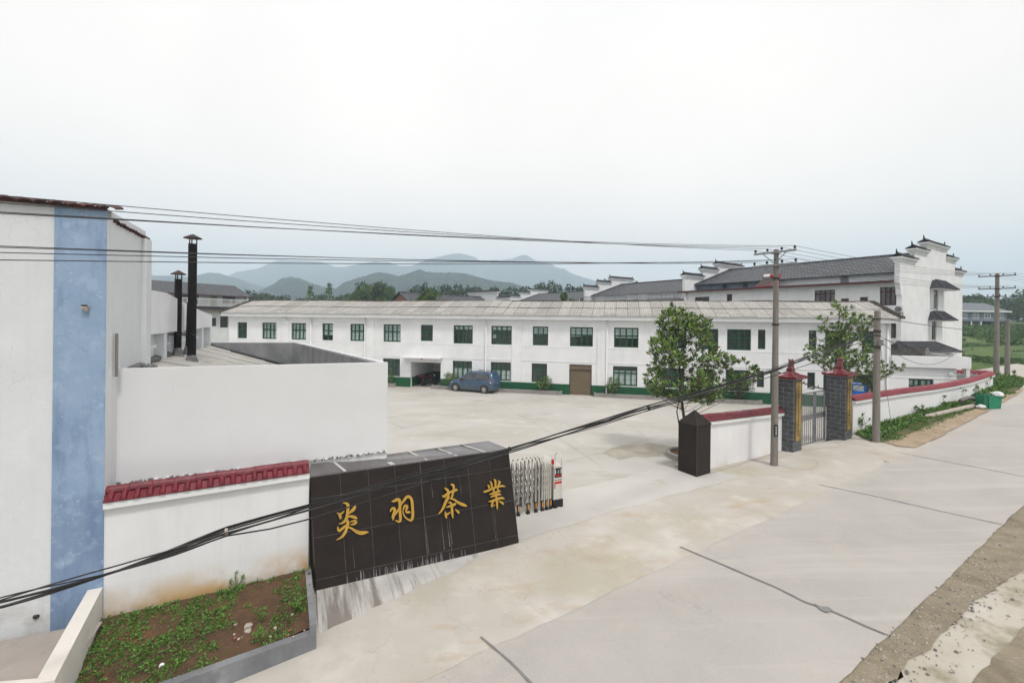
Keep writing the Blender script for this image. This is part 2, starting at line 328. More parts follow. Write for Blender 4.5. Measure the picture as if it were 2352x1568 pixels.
M['soil'] = mk('brown soil', (.07, .042, .025), (.115, .065, .035), scale=3, rough=.95, world_co=True, bump=.9, bscale=22, layers=[dict(c=(.17, .08, .035), s=1.2, lo=.55, hi=.7, k=.7), dict(c=(.32, .28, .22), s=30, lo=.66, hi=.70, k=.7)])
M['earth'] = mk('grassy earth', (.06, .085, .03), (.10, .10, .05), scale=.3, rough=.95, world_co=True, bump=.5, bscale=4)
M['verge'] = mk('grassy verge soil', (.075, .085, .03), (.13, .115, .06), scale=1.5, rough=.95, world_co=True, bump=.8, bscale=18)
M['joint'] = mk('joint sealant', (.17, .165, .16), (.23, .225, .215), scale=3, rough=.8, world_co=True)
M['crack'] = mk('hairline crack', (.30, .27, .24), (.38, .35, .32), scale=3, rough=.9, world_co=True)
M['patio'] = mk('patio concrete', (.38, .335, .30), (.30, .27, .25), scale=1.0, rough=.9, world_co=True, bump=.2, layers=[dict(c=(.20, .19, .185), s=1.5, lo=.55, hi=.7, k=.6)])
# roofs, bricks, stones
M['tile'] = brickmat('grey pan tile', (.062, .066, .076), (.125, .13, .142), (.022, .024, .028), .34, .36, .05, swap=('X', 'Y'), rough=.6, bump=.8)
M['tileY'] = brickmat('grey pan tile course', (.085, .09, .10), (.115, .12, .13), (.035, .037, .043), .30, .34, .04, swap=('Y', 'X'), rough=.6, bump=.8)
M['slate'] = brickmat('dark hip roof tile', (.045, .045, .052), (.06, .06, .068), (.02, .02, .024), .35, .32, .04, swap=('X', 'Y'), rough=.55, bump=.8)
M['greybrick'] = brickmat('grey facing brick', (.088, .090, .097), (.064, .066, .072), (.20, .20, .21), .42, .20, .010, swap=('X+Y', 'Z'), rough=.6, bump=.3)
M['redbrick'] = brickmat('red brick', (.30, .12, .075), (.24, .09, .06), (.32, .25, .2), .24, .085, .012, swap=('X+Y', 'Z'), rough=.9)
M['granite'] = mk('polished black granite', (.026, .017, .0135), (.014, .0095, .008), scale=1.3, rough=.34, spec=.2, det=9, lo=.3, hi=.7,
                  layers=[dict(c=(.034, .026, .022), s=.9, st=(1, .6, 1), lo=.5, hi=.8, k=.7), dict(c=(.06, .055, .053), s=4.5, st=(6, 6, .12), lo=.68, hi=.8, k=.5), dict(c=(.011, .011, .012), s=60, lo=.5, hi=.6, k=.5)])
M['granitetop'] = mk('painted sky sheen on dusty granite', (.095, .088, .092), (.15, .138, .143), scale=1.5, rough=.25, spec=.6)  # paler than the face: dust, with the sky's reflection put into the colour
M['grout'] = mk('granite joint', (.095, .085, .08), (.05, .044, .041), scale=4, rough=.9)
M['limestreak'] = mk('lime streak', (.26, .25, .26), (.12, .115, .115), scale=8, rough=.9)
# ------------------------------------------------------------------ ground
def axis(a, b, st, lo, hi):
    xs = [a + i * st for i in range(int((b - a) / st) + 1)]
    s, x = st, xs[-1]
    while x < hi: s *= 1.35; x += s; xs.append(min(x, hi))
    s, x, pre = st, a, []
    while x > lo: s *= 1.35; x -= s; pre.append(max(x, lo))
    return pre[::-1] + xs
def gridmesh(name, xs, ys, zf, mat, smooth=True):
    mb = MB(); n = len(xs)
    vs = [(x, y, zf(x, y)) for y in ys for x in xs]
    fs = [(j * n + i, j * n + i + 1, (j + 1) * n + i + 1, (j + 1) * n + i) for j in range(len(ys) - 1) for i in range(n - 1)]
    mb.add(vs, fs)
    return mb.build(name, mat, smooth=smooth, recalc=False, origin=V((0, 0, 0)))
kind(gridmesh('ground', axis(-45, 85, 1.0, -3500, 3500), axis(-20, 90, 1.0, -3500, 3500), lambda x, y: zg(x, y) - .10, M['earth']), 'structure')

def sheet(name, pts, mat, off, step=.4, jit=0.0, seed=0, base=None):
    P = [V((p[0], p[1])) for p in pts]
    if jit:
        Q = []
        for i, p in enumerate(P):
            q = P[(i + 1) % len(P)]; L = (q - p).length; k = max(1, int(L / .22)); nrm = V((-(q - p).y, (q - p).x)).normalized()
            for j in range(k):
                t = j / k; c = p.lerp(q, t)
                if j: c = c + nrm * jit * (noise.noise((c.x * 1.1, c.y * 1.1, seed)) + .5 * noise.noise((c.x * 4, c.y * 4, seed)))
                Q.append(c)
        P = Q
    b = bmesh.new(); f = b.faces.new([b.verts.new((p.x, p.y, 0)) for p in P])
    bmesh.ops.triangulate(b, faces=[f])
    for D in (Rd, Nd):
        w = [p.x * D.x + p.y * D.y for p in P]; k = math.ceil(min(w) / step)
        while k * step < max(w):
            bmesh.ops.bisect_plane(b, geom=b.verts[:] + b.edges[:] + b.faces[:], plane_co=(D.x * k * step, D.y * k * step, 0), plane_no=(D.x, D.y, 0)); k += 1
    for v in b.verts: v.co.z = (base or zg)(v.co.x, v.co.y) + off
    bmesh.ops.recalc_face_normals(b, faces=b.faces)
    me = bpy.data.meshes.new(name); b.to_mesh(me); b.free()
    if me.polygons[0].normal.z < 0: me.flip_normals()
    me.materials.append(mat); me.polygons.foreach_set('use_smooth', [True] * len(me.polygons))
    o = bpy.data.objects.new(name, me); COL.objects.link(o); XF[o.name] = Matrix.Identity(4)
    return o
def struct(name, pts, mat, off, **k): return kind(sheet(name, pts, mat, off, **k), 'structure')
def RN(*l): return [xy(r, n) for r, n in l]

struct('courtyard', RN((-26, 11.9), (1.6, 11.9), (1.8, 11.2), (12, 10.6), (44, 10.6), (44, 46), (-26, 60)), M['court'], 0.0, step=.8)
struct('apron', RN((-16, 7.45), (27, 7.35), (27.2, 9.8), (24.8, 10.2), (22, 11.0), (1.2, 11.3), (1.2, 10.4), (-16, 10.4)), M['apron'], .041, step=.4, jit=.06, seed=2)
gp = [PG(*p) for p in ((1197, 1243), (1260, 1222), (1330, 1203), (1400, 1178), (1480, 1160), (1560, 1135), (1640, 1116), (1700, 1096), (1650, 1085), (1560, 1082), (1540, 1066), (1440, 1098), (1330, 1122), (1250, 1140), (1170, 1160), (1165, 1230))]
struct('gate_strip', gp, M['strip'], .047, jit=.07, seed=3)
road_w = [(-16, 3.5), (40, 3.55), (48, 4.3), (56, 6.0), (70, 10), (95, 22), (95, 50), (72, 36), (60, 22), (53, 12.5), (49, 9.8), (45, 8.6), (38, 7.9), (-16, 7.8)]
struct('road', RN(*road_w), M['road'], .036, step=.6, jit=.045, seed=5)
fr = [PG(2205, 838), PG(2260, 836), PG(2360, 868), PG(2420, 886), PG(2400, 905), PG(2345, 893), PG(2290, 872), PG(2230, 866)]
struct('gravel_strip', RN((-16, 3.0), (4, 3.12), (9, 3.1), (13, 2.95), (20, 2.4), (45, 1.6), (60, 3), (56, 6.1), (48, 4.5), (40, 3.7), (-16, 3.7)), M['gravel'], .022, step=.6, jit=.14, seed=9)
struct('gravel_strip', [PG(*p) for p in ((2222, 1580), (2292, 1500), (2360, 1425), (2430, 1440), (2440, 1680), (2205, 1660))], M['gravel'], .014, step=.5, jit=.10, seed=31)
struct('roadside_concrete', RN((-16, -6), (60, -6), (60, 1.8), (45, 1.7), (20, 2.5), (13, 3.05), (8, 3.22), (-16, 3.24)), M['sideconc'], .004, step=.8, jit=.25, seed=11)
vg = [PG(*p) for p in ((1965, 1000), (2010, 980), (2090, 958), (2150, 940), (2280, 886), (2300, 872), (2330, 868), (2352, 884), (2338, 900), (2300, 918), (2262, 936), (2215, 952), (2160, 975), (2110, 1000), (2050, 1018), (2000, 1016))]
struct('grass_verge', vg, M['verge'], .062, jit=.12, seed=14)
dp = [PG(*p) for p in ((2030, 1018), (2060, 1027), (2100, 1031), (2150, 1010), (2215, 975), (2280, 940), (2340, 905), (2356, 892), (2340, 897), (2290, 918), (2240, 940), (2150, 972), (2100, 996))]
struct('dirt_shoulder', dp, M['dirt'], .072, jit=.10, seed=17)
def strip(name, px, w, mat, off, seed=0, jw=.5, jc=.03):
    P = [PG(*p) for p in px]; Q = []
    for a, b in zip(P[:-1], P[1:]):
        k = max(2, int((b - a).length / .25))
        for j in range(k): Q.append(a.lerp(b, j / k))
    Q.append(P[-1]); L, R_ = [], []
    for i, q in enumerate(Q):
        t = (Q[min(i + 1, len(Q) - 1)] - Q[max(i - 1, 0)]); nrm = V((-t.y, t.x, 0)).normalized()
        ww = w * (1 + jw * noise.noise((i * .7, seed, 0))) * .5; c = q + nrm * jc * noise.noise((i * .45, seed + 5, 1))
        L.append(c + nrm * ww); R_.append(c - nrm * ww)
    mb = MB(); k = len(Q)
    z = lambda p: V((p.x, p.y, zg(p.x, p.y) + off))
    mb.add([z(p) for p in L] + [z(p) for p in R_], [(i, i + 1, k + i + 1, k + i) for i in range(k - 1)])
    o = mb.build(name, mat, recalc=False)
    if o.data.polygons[0].normal.z < 0: o.data.flip_normals()
    return kind(o, 'structure')
for i, (px, w) in enumerate((([(1104, 1467), (1150, 1505), (1240, 1592)], .07), ([(1562, 1259), (1660, 1300), (1780, 1352), (1850, 1386), (1900, 1404), (2036, 1461)], .085),
                             ([(1880, 1115), (2000, 1140), (2150, 1174), (2312, 1210)], .05), ([(2062, 1041), (2180, 1063), (2420, 1110)], .05), ([(2200, 966), (2352, 985), (2420, 993)], .035))):
    strip('road_joint', px, w * .62, M['joint'], .052, seed=i * 3)
struct('joint_patch', [PG(*p) for p in ((1868, 1390), (1885, 1397), (1902, 1398), (1912, 1406), (1900, 1412), (1885, 1406))], M['joint'], .056, step=.2, jit=.02)
for i, px in enumerate(([(900, 990), (1010, 965), (1180, 925)], [(893, 968), (930, 985)], [(1300, 1060), (1420, 1030), (1520, 1000)], [(1010, 1000), (1300, 940), (1500, 905)], [(1700, 935), (1620, 990)], [(900, 935), (1100, 925), (1300, 912)], [(1130, 912), (1190, 950), (1290, 1010), (1380, 1070)], [(1480, 1000), (1420, 960), (1390, 930)])):
    strip('crack', px, .025, M['crack'], .006, seed=40 + i, jc=.1)
strip('crack', [(1770, 1066), (1820, 1078), (1862, 1080), (1880, 1068), (1872, 1058), (1845, 1056)], .02, M['crack'], .054, seed=77, jc=.05)
strip('crack', [(1630, 1090), (1700, 1068), (1760, 1050), (1795, 1038)], .04, M['crack'], .054, seed=78, jc=.05)
struct('damp_patch', [PG(*p) for p in ((1380, 1040), (1440, 1022), (1500, 1018), (1552, 1026), (1548, 1042), (1500, 1048), (1460, 1046), (1420, 1056))], mk('damp concrete', (.31, .28, .225), (.40, .37, .31), scale=1.3, rough=.8, world_co=True), .008, jit=.25, seed=33)

# ------------------------------------------------------------------ hills and hillside
forest = lambda n, a, b, s: mk(n, a, b, scale=s, rough=1.0, world_co=True, det=10, spec=.05, bump=1.0, bscale=s * 1.3, bdist=12.0, lo=.44, hi=.56)  # shade between crowns and the blue of haze put into the colours
def interp(pts, x):
    if x <= pts[0][0]: return pts[0][1]
    for (x0, y0), (x1, y1) in zip(pts[:-1], pts[1:]):
        if x <= x1: return y0 + (y1 - y0) * (x - x0) / (x1 - x0)
    return pts[-1][1]
def hill_range(name, pts, D, mat, amp, seed, x0=-500, x1=2900, st=3, depth=.38):
    mb = MB(); cols = []; xs = list(range(x0, x1, st)); R_ = 22
    for px in xs:
        y = interp(pts, px); y += amp * (noise.noise((px * .11, seed, 0)) + .9 * noise.noise((px * .31, seed, 4)) + .6 * noise.noise((px * .8, seed, 6)))
        Dr = D * (1 + .12 * noise.noise((px * .004, seed, 2)))
        top = PD(px, y, Dr); X = top.x / Dr; col = []
        for j in range(-4, R_):
            t = j / (R_ - 1)
            if j < 0:
                d = Dr * (1 - .02 * j); z = top.z * (1 + .22 * j)
            else:
                d = Dr * (1 - depth * t)
                sp = noise.noise((px * .012, t * 2.2, seed + 9)) * .28 + noise.noise((px * .05, t * 7, seed + 3)) * .09
                env = t * (1 - t) * 4
                z = (top.z + 6) * ((1 - t) ** 1.25 + sp * env * .55) - 6
                if j and z > top.z * (1 - .55 * t) + 2: z = top.z * (1 - .55 * t) + 2
                z += env * D * .0016 * noise.noise((px * .4, t * 40, seed))
            col.append(V((X * d, d, max(z, -6))))
        cols.append(col)
    n = R_ + 4
    mb.add([p for c in cols for p in c], [(i * n + j, (i + 1) * n + j, (i + 1) * n + j + 1, i * n + j + 1) for i in range(len(cols) - 1) for j in range(n - 1)])
    return kind(mb.build(name, mat, smooth=True, origin=V((0, 0, 0))), 'structure')
far = [(-500, 700), (100, 668), (330, 650), (450, 648), (500, 645), (527, 633), (542, 624.6), (595, 616), (624, 602.6), (639, 597), (668, 598), (735, 601), (756, 608), (770, 613), (791, 613), (830, 605), (860, 600), (895, 603), (919, 611), (945, 611), (978, 597), (1002, 591), (1034, 584), (1050, 581.7), (1069, 584), (1090, 590), (1104, 601), (1115, 602), (1131, 597), (1150, 598), (1176, 594), (1200, 585.5), (1211, 586), (1227, 597), (1238, 603), (1262, 604), (1278, 614), (1295, 617), (1313, 628), (1337, 636), (1359, 642), (1400, 656), (1460, 672), (1600, 700), (2900, 738)]
hill_range('far_hills', far, 2500, forest('far forest', (.002, .010, .012), (.032, .062, .055), .05), .9, 1.0)
midr = [(-500, 690), (200, 640), (330, 632), (390, 633), (434, 636), (454, 632), (477, 626), (501, 627), (521, 633), (550, 641), (580, 652), (640, 668), (760, 690), (2900, 738)]
hill_range('middle_hills', midr, 1500, forest('middle forest', (.002, .009, .010), (.030, .058, .048), .07), 1.1, 5.0)
nearr = [(-500, 720), (430, 712), (520, 692), (560, 682), (595, 668), (624, 654), (647, 639), (671, 635.8), (694, 640.8), (709, 648), (741, 658), (770, 663), (791, 648), (829, 636), (870, 624.6), (897, 629), (917, 634), (945, 625), (964, 618.5), (980, 624), (1000, 626), (1040, 625.6), (1069, 628), (1101, 637), (1134, 645), (1174, 649), (1200, 657), (1241, 666), (1300, 682), (1400, 705), (1600, 735), (2900, 745)]
hill_range('near_hills', nearr, 900, forest('near forest', (.001, .007, .007), (.026, .055, .038), .10), 1.3, 8.0)
grassm = mk('hillside grass', (.05, .10, .025), (.11, .15, .045), scale=.12, rough=1.0, world_co=True, bump=1.0, bscale=1.3, layers=[dict(c=(.10, .085, .05), s=.2, st=(.5, 2, 1), lo=.6, hi=.75, k=.7), dict(c=(.025, .055, .02), s=.5, lo=.52, hi=.68, k=.8)])
def hz_(x, y):
    t = interp([(50, -.3), (52.5, 1.15), (60, 1.25), (62, 1.7), (70, 1.7), (72, 2.1), (80, 2.0), (86, 3.2), (96, 4.0), (106, 4.5), (112, 4.6), (150, 6.5), (240, 8)], y + 3 * noise.noise((x * .06, y * .03, 0)))
    return t + .5 * noise.noise((x * .12, y * .15, 3)) + .25 * noise.noise((x * .4, y * .5, 9)) * sst(54, 84, y) - sst(44, 30, x) * 4
kind(gridmesh('hillside', [30 + i * 1.6 for i in range(150)], [50 + j * 1.2 for j in range(150)], hz_, grassm), 'structure')

# ------------------------------------------------------------------ haze: one box of thin even air round the whole place
hb = MB(); hb.box(-3520, 3520, -3520, 3520, -8.5, 440)
hm = bpy.data.materials.new('haze air'); hm.use_nodes = True; hm.node_tree.nodes.clear()
ho = hm.node_tree.nodes.new('ShaderNodeOutputMaterial'); hv = hm.node_tree.nodes.new('ShaderNodeVolumePrincipled')
hv.inputs['Color'].default_value = (.72, .87, 1.0, 1); hv.inputs['Density'].default_value = .00062; hv.inputs['Anisotropy'].default_value = 0.0
hm.node_tree.links.new(hv.outputs[0], ho.inputs['Volume'])
kind(hb.build('haze', hm, origin=V((0, 0, 0))), 'stuff')
# ------------------------------------------------------------------ building blocks shared by the houses
def wall_open(mb, x0, x1, z0, z1, ops, y=0.0, th=.24, m=0):
    """front wall in the local x-z plane with real openings and reveals"""
    xs = sorted(set([x0, x1] + [clamp(v, x0, x1) for o in ops for v in o[:2]])); zs = sorted(set([z0, z1] + [clamp(v, z0, z1) for o in ops for v in o[2:4]]))
    for i in range(len(xs) - 1):
        for j in range(len(zs) - 1):
            cx_, cz_ = (xs[i] + xs[i + 1]) / 2, (zs[j] + zs[j + 1]) / 2
            if any(o[0] < cx_ < o[1] and o[2] < cz_ < o[3] for o in ops): continue
            mb.quad((xs[i], y, zs[j]), (xs[i + 1], y, zs[j]), (xs[i + 1], y, zs[j + 1]), (xs[i], y, zs[j + 1]), m)
            mb.quad((xs[i], y + th, zs[j]), (xs[i], y + th, zs[j + 1]), (xs[i + 1], y + th, zs[j + 1]), (xs[i + 1], y + th, zs[j]), m)
    for a, b, c, d in [o[:4] for o in ops]:
        mb.quad((a, y, c), (a, y + th, c), (a, y + th, d), (a, y, d), m); mb.quad((b, y, c), (b, y, d), (b, y + th, d), (b, y + th, c), m)
        mb.quad((a, y, c), (b, y, c), (b, y + th, c), (a, y + th, c), m); mb.quad((a, y, d), (a, y + th, d), (b, y + th, d), (b, y, d), m)
def window(par, T, x0, x1, z0, z1, cols=4, tr=.45, mat='green', y=.12, curt=None, fine=True, t=.06, mid=True):
    mb = MB(T); d = .06
    mb.box(x0, x1, y, y + d, z0, z0 + t); mb.box(x0, x1, y, y + d, z1 - t, z1)
    mb.box(x0, x0 + t, y, y + d, z0 + t, z1 - t); mb.box(x1 - t, x1, y, y + d, z0 + t, z1 - t)
    w, h = x1 - x0, z1 - z0; zt = z1 - tr * h
    if mid:
        xm = [x0 + w * k / cols for k in range(1, cols)]
        for k, x in enumerate(xm):
            q = (.06 if cols % 2 == 0 and k == cols // 2 - 1 else .04)
            mb.box(x - q, x + q, y + .003, y + d - .003, z0 + t, zt - .05); mb.box(x - q, x + q, y + .003, y + d - .003, zt + .05, z1 - t)
        mb.box(x0 + t, x1 - t, y + .001, y + d - .001, zt - .05, zt + .05)
        if fine:
            for a, b in ((z0, zt), (zt, z1)):
                zz = (a + b) / 2; mb.box(x0 + t, x1 - t, y + .02, y + d - .02, zz - .011, zz + .011)
    f = mb.build('window', M[mat], par)
    g = MB(T); g.box(x0 + t, x1 - t, y + d + .004, y + d + .012, z0 + t, z1 - t); gl = g.build('pane', M['glass_see'] if curt else M['glass'], f)
    if curt:
        c = MB(T); n = 28
        for (a, b, zc0, zc1) in curt:
            xa, xb = x0 + t + (w - 2 * t) * a, x0 + t + (w - 2 * t) * b; za, zb = z0 + t + (h - 2 * t) * zc0, z0 + t + (h - 2 * t) * zc1
            vs = []
            for k in range(n + 1):
                x = xa + (xb - xa) * k / n; yy = y + d + .07 + .03 * math.sin(k * 2.1 + x)
                vs += [(x, yy, za), (x, yy, zb)]
            c.add(vs, [(2 * k, 2 * k + 2, 2 * k + 3, 2 * k + 1) for k in range(n)])
        c.build('curtain', M['browncurtain'] if mat == 'maroon' else M['curtain'], f, recalc=False)
        b_ = MB(T); b_.box(x0 + .01, x1 - .01, y + d + .5, y + d + .51, z0 + .01, z1 - .01); b_.build('room_shade', M['roomdark'], f)  # dark board behind the curtains; the unlit room is painted into its colour
    return f
# clear pane: thin glass mixed with a mirror-like skin
gm = bpy.data.materials.new('clear window glass'); gm.use_nodes = True; g_ = gm.node_tree; g_.nodes.clear()
go = g_.nodes.new('ShaderNodeOutputMaterial'); gt = g_.nodes.new('ShaderNodeBsdfTransparent'); gg = g_.nodes.new('ShaderNodeBsdfGlossy'); gx = g_.nodes.new('ShaderNodeMixShader')
gt.inputs[0].default_value = (.94, .96, .95, 1); gg.inputs['Roughness'].default_value = .05; gx.inputs[0].default_value = .06
g_.links.new(gt.outputs[0], gx.inputs[1]); g_.links.new(gg.outputs[0], gx.inputs[2]); g_.links.new(gx.outputs[0], go.inputs[0])
M['glass_see'] = gm
M['roomdark'] = mk('painted room darkness', (.05, .05, .05), (.03, .03, .03), scale=2)
def rail(par, T, x0, x1, y, z0, h, st=.14, mat='white', name='railing'):
    mb = MB(T); mb.box(x0, x1, y, y + .05, z0 + h - .10, z0 + h); mb.box(x0, x1, y, y + .04, z0 + .08, z0 + .11)
    k = int((x1 - x0) / st)
    for i in range(k + 1):
        x = x0 + (x1 - x0) * i / k; w = .05 if i % 10 == 0 else .022
        mb.box(x - w, x + w, y + .005, y + .035, z0, z0 + h - .10)
    return mb.build(name, M[mat], par)

# ------------------------------------------------------------------ white two-storey workshop across the courtyard
FO = V((FA.x, FA.y, -.5)); MT = frame(FO, FD); MI = MT.inverted()
def FP(px, py): p = MI @ PP(px, py, FA, FD); return p.x, p.z
ws = thing('workshop_building', MT, 'long white two storey workshop with green windows across the concrete courtyard', 'building')
ZE0, ZE1 = FP(1332, 734.5)[1], FP(1332, 724.8)[1]
XL, XR = FP(526, 780)[0], FP(2044, 800)[0]
up = [(545, 567, 2), (601.5, 635, 4), (668.8, 703, 4), (739.7, 764.6, 2), (804.2, 842.3, 4), (880.4, 920, 4), (966.2, 994, 2), (1041.4, 1085.7, 4), (1128.2, 1175.2, 4), (1223.5, 1259, 3), (1309, 1361.8, 4), (1410.4, 1466.5, 4), (1519, 1577, 4), (1606, 1650, 3), (1670, 1725.2, 4), (1741, 1758.4, 1), (1857.7, 1875.7, 1), (1895.5, 1945, 4), (1979.3, 2022, 3)]
zt0, zt1 = FP(1335, 751)[1], FP(1335, 795.5)[1]
zu1, zu0 = zt0, zt1
ops, wins = [], []
for a, b, n in up:
    xa, xb = FP(a, 775)[0], FP(b, 775)[0]
    z0 = zu0 if n > 1 else zu0 + .12
    if 960 < a < 970: z0 = zu0 + .15
    ops.append((xa, xb, z0, zu1)); wins.append((xa, xb, z0, zu1, n, 'u', a))
ztop = FP(1436, 841)[1]; zbot = FP(1436, 886.5)[1]; gz = .86
low = [(815, 845, 3), (878.9, 918.5, 4), (1039.5, 1084, 4), (1127, 1173.3, 4), (1221, 1256.5, 3), (1408, 1464, 4), (1517, 1572, 4), (1600, 1640, 3), (1667, 1721, 4), (1738.7, 1755.4, 1), (1854.6, 1872.7, 1), (1960, 2020, 4)]
for a, b, n in low:
    xa, xb = FP(a, 850)[0], FP(b, 850)[0]; z0 = zbot if n > 1 else zbot + .35
    ops.append((xa, xb, z0, ztop)); wins.append((xa, xb, z0, ztop, n, 'l', a))
gx0, gx1, gzt = FP(943.5, 850)[0], FP(1012, 850)[0], FP(980, 832)[1]
sx0, sx1, szt = FP(1307.3, 870)[0], FP(1359, 870)[0], FP(1333, 837)[1]
dx0, dx1, dzt = FP(1769, 870)[0], FP(1793, 870)[0], FP(1775, 853)[1]
ex0, ex1 = FP(1891, 870)[0], FP(1935, 870)[0]
ops += [(gx0, gx1, -.3, gzt), (sx0, sx1, -.3, szt), (dx0, dx1, -.3, dzt), (ex0, ex1, -.3, dzt)]
mb = MB(MT); DB = 7.4
wall_open(mb, XL, XR, -.6, ZE0, ops)
mb.box(XL, XL + .24, .24, DB, -.6, ZE0); mb.box(XR - .24, XR, .24, DB, -.6, ZE0); mb.box(XL + .24, XR - .24, DB - .24, DB, -.6, ZE0)
for px in (1202, 1428, 862, 714):      # shallow pilasters
    x = FP({1202: 1187, 1428: 1384, 862: 850, 714: 655}[px], 800)[0]; wv = .42
    zs = [(.88, ZE0 - .002)]
    mb.box(x - wv, x + wv, -.07, 0, .88, ZE0 - .004)
mb.box(XR - .95, XR + .02, -.07, 0, .88, ZE0 - .004)
for z, o in ((zu0 - .14, .02), (ztop + .18, .03), (zu1 + .12, .015)):
    mb.box(XL, XR, -o, 0, z, z + .07 if o > .015 else z + .04)
# garage room and its side walls, floor slab upstairs
mb.box(gx0 - .2, gx0 - .02, .25, 5.2, -.5, gzt + .3); mb.box(gx1 + .02, gx1 + .2, .25, 5.2, -.5, gzt + .3); mb.box(gx0 - .2, gx1 + .2, 5.2, 5.35, -.5, gzt + .3)
mb.box(XL + .3, XR - .3, .25, DB - .3, gzt + .31, gzt + .45)
mb.build('wall', M['wall'], ws)
mb = MB(MT)
cuts = sorted([(gx0, gx1), (sx0, sx1), (dx0, dx1), (ex0, ex1)]); x = XL - .03
lowmid = [(a, b) for a, b, z0, z1, n, f, p in wins if f == 'l']
for a, b in cuts + [(XR + .02, None)]:
    mb.box(x, a, -.085, -.001, -.6, gz); x = b
mb.box(gx0 - .018, gx0 + .0, .26, 5.1, -.48, gz); mb.box(gx0 - .0, gx1 + .0, 5.15, 5.195, -.48, gz)
mb.build('base_band', M['greenband'], ws)
mb = MB(MT)
mb.box(XL - .55, XR + .42, -.5, .05, ZE0, ZE1); mb.build('fascia', M['wall'], ws)
# roof of fibre cement sheets: two courses each slope, the upper one lapping over the lower
YR, ZR = 3.55, FP(1332, 724.8)[1]
pr = MI @ PD(1332, 693.5, (MT @ V((0, YR, 0))).y); ZR = pr.z
rc = brickmat('corrugated sheet roof', (.40, .385, .36), (.30, .29, .27), (.15, .142, .13), .95, 40, .022, swap=('X', 'Y'), rough=.95, bump=.1, off=0)
t = rc.node_tree; wv = t.nodes.new('ShaderNodeTexWave'); wv.inputs['Scale'].default_value = 1.75; wv.bands_direction = 'X'; tcx = t.nodes.new('ShaderNodeTexCoord'); t.links.new(tcx.outputs['Object'], wv.inputs[0])
bn = t.nodes.new('ShaderNodeBump'); bn.inputs['Strength'].default_value = .5; bn.inputs['Distance'].default_value = .05; t.links.new(wv.outputs[1], bn.inputs['Height']); t.links.new(bn.outputs[0], t.nodes['Principled BSDF'].inputs['Normal'])
mb = MB(MT); rng = random.Random(4)
def rz(y): return ZE1 + .02 + (ZR - ZE1 - .02) * (y + .5) / (YR + .5)
n = 56; xa, xb = XL - .5, XR + .38
for side in (0, 1):
    for c, (y0, y1, dz) in enumerate(((-.62, 1.62, 0), (1.5, YR + .02, .06))):
        for i in range(n):
            u, v = xa + (xb - xa) * i / n, xa + (xb - xa) * (i + 1) / n; j = rng.uniform(-.012, .012); w = .025 * math.sin(i * .33) + .02 * math.sin(i * .81)
            q = (lambda y: y) if side == 0 else (lambda y: 2 * YR - y)
            a, b, c_, d = (u, q(y0), rz(y0) + dz + j + w * c), (v, q(y0), rz(y0) + dz + j + w * c), (v, q(y1), rz(y1) + dz + j + w), (u, q(y1), rz(y1) + dz + j + w)
            mb.hexa([a, b, c_, d], [(p[0], p[1], p[2] + .022) for p in (a, b, c_, d)])
mb.build('roof', rc, ws)
mb = MB(MT); pts = [(xa + (xb - xa) * i / 80, YR, ZR + .07 + .03 * math.sin(i * .47) + .02 * math.sin(i * 1.3)) for i in range(81)]
mb.tube(pts, .09, 6, flat=.8)
for xe in (xa - .06, xb + .06):
    for q in (0, 1):
        pts = [V((xe, -.66, rz(-.62) + .03)), V((xe, 1.5, rz(1.5) + .06)), V((xe, YR, ZR + .1))]
        if q: pts = [V((p.x, 2 * YR - p.y, p.z)) for p in pts]
        for k in range(16):
            p0, p1 = pts[0].lerp(pts[2], k / 16), pts[0].lerp(pts[2], (k + 1.1) / 16)
            mb.box(xe - .15 + rng.uniform(-.02, .02), xe + .15, min(p0.y, p1.y), max(p0.y, p1.y), p0.z - .05, p1.z + .03 + rng.uniform(0, .03))
mb.build('roof_ridge', mk('mossy ridge tiles', (.06, .055, .045), (.12, .10, .085), scale=6, rough=.95), ws)
for k in (0, 1):
    xe = XL + .0 if k == 0 else XR - .24
    mb = MB(MT); mb.ext([(xe, 0.0, ZE0), (xe, DB, ZE0), (xe, YR, ZR - .06)], (.24, 0, 0)); mb.build('gable', M['wall'], ws)
# drain pipes
for px in (1114, 1195, 853, 648, 2037):
    x = FP({1114: 1117, 1195: 1394, 853: 716, 648: 840, 2037: 2036}[px], 800)[0]
    mb = MB(MT); mb.tube([(x, -.16, ZE0 - .02), (x, -.16, .1), (x, -.3, -.05)], .055, 8); mb.build('drain_pipe', M['white'], ws, smooth=True)
rng = random.Random(8)
full = [(0, .49, .02, .98), (.51, 1, .02, .98)]; topc = [(0, .49, .58, .98), (.51, 1, .58, .98)]; val = [(0, 1, .80, .98)]
cm = {601.5: full, 668.8: full, 739.7: [(0, 1, .3, .98)], 804.2: full, 880.4: full, 1041.4: val, 1128.2: [(0, 1, .8, .98), (0, .2, .3, .6)], 1223.5: topc, 1309: [(0, .49, .5, .98), (.51, 1, .55, .98)], 1410.4: [(0, 1, .46, .98)], 1408: [(0, .49, .02, .8), (.51, 1, .02, .8)], 1519: [(.1, .3, .1, .9), (.5, .7, .1, .9)], 1039.5: [(0, 1, .02, .6)], 1127: [(0, 1, .02, .55)]}
for xa_, xb_, z0, z1, n_, f, px in wins:
    if n_ == 1: window(ws, MT, xa_, xb_, z0, z1, 2, .0, curt=None, fine=False, mid=False, t=.07)
    else: window(ws, MT, xa_, xb_, z0, z1, n_, .42 if f == 'u' else .36, curt=cm.get(px), fine=px not in (545, 966.2), t=.08)
mb = MB(MT)
for k in range(26):
    z0 = -.5 + (szt + .42) * k / 26
    mb.box(sx0 + .02, sx1 - .02, .06, .10 if k % 2 else .112, z0, z0 + (szt + .42) / 26 - .004)
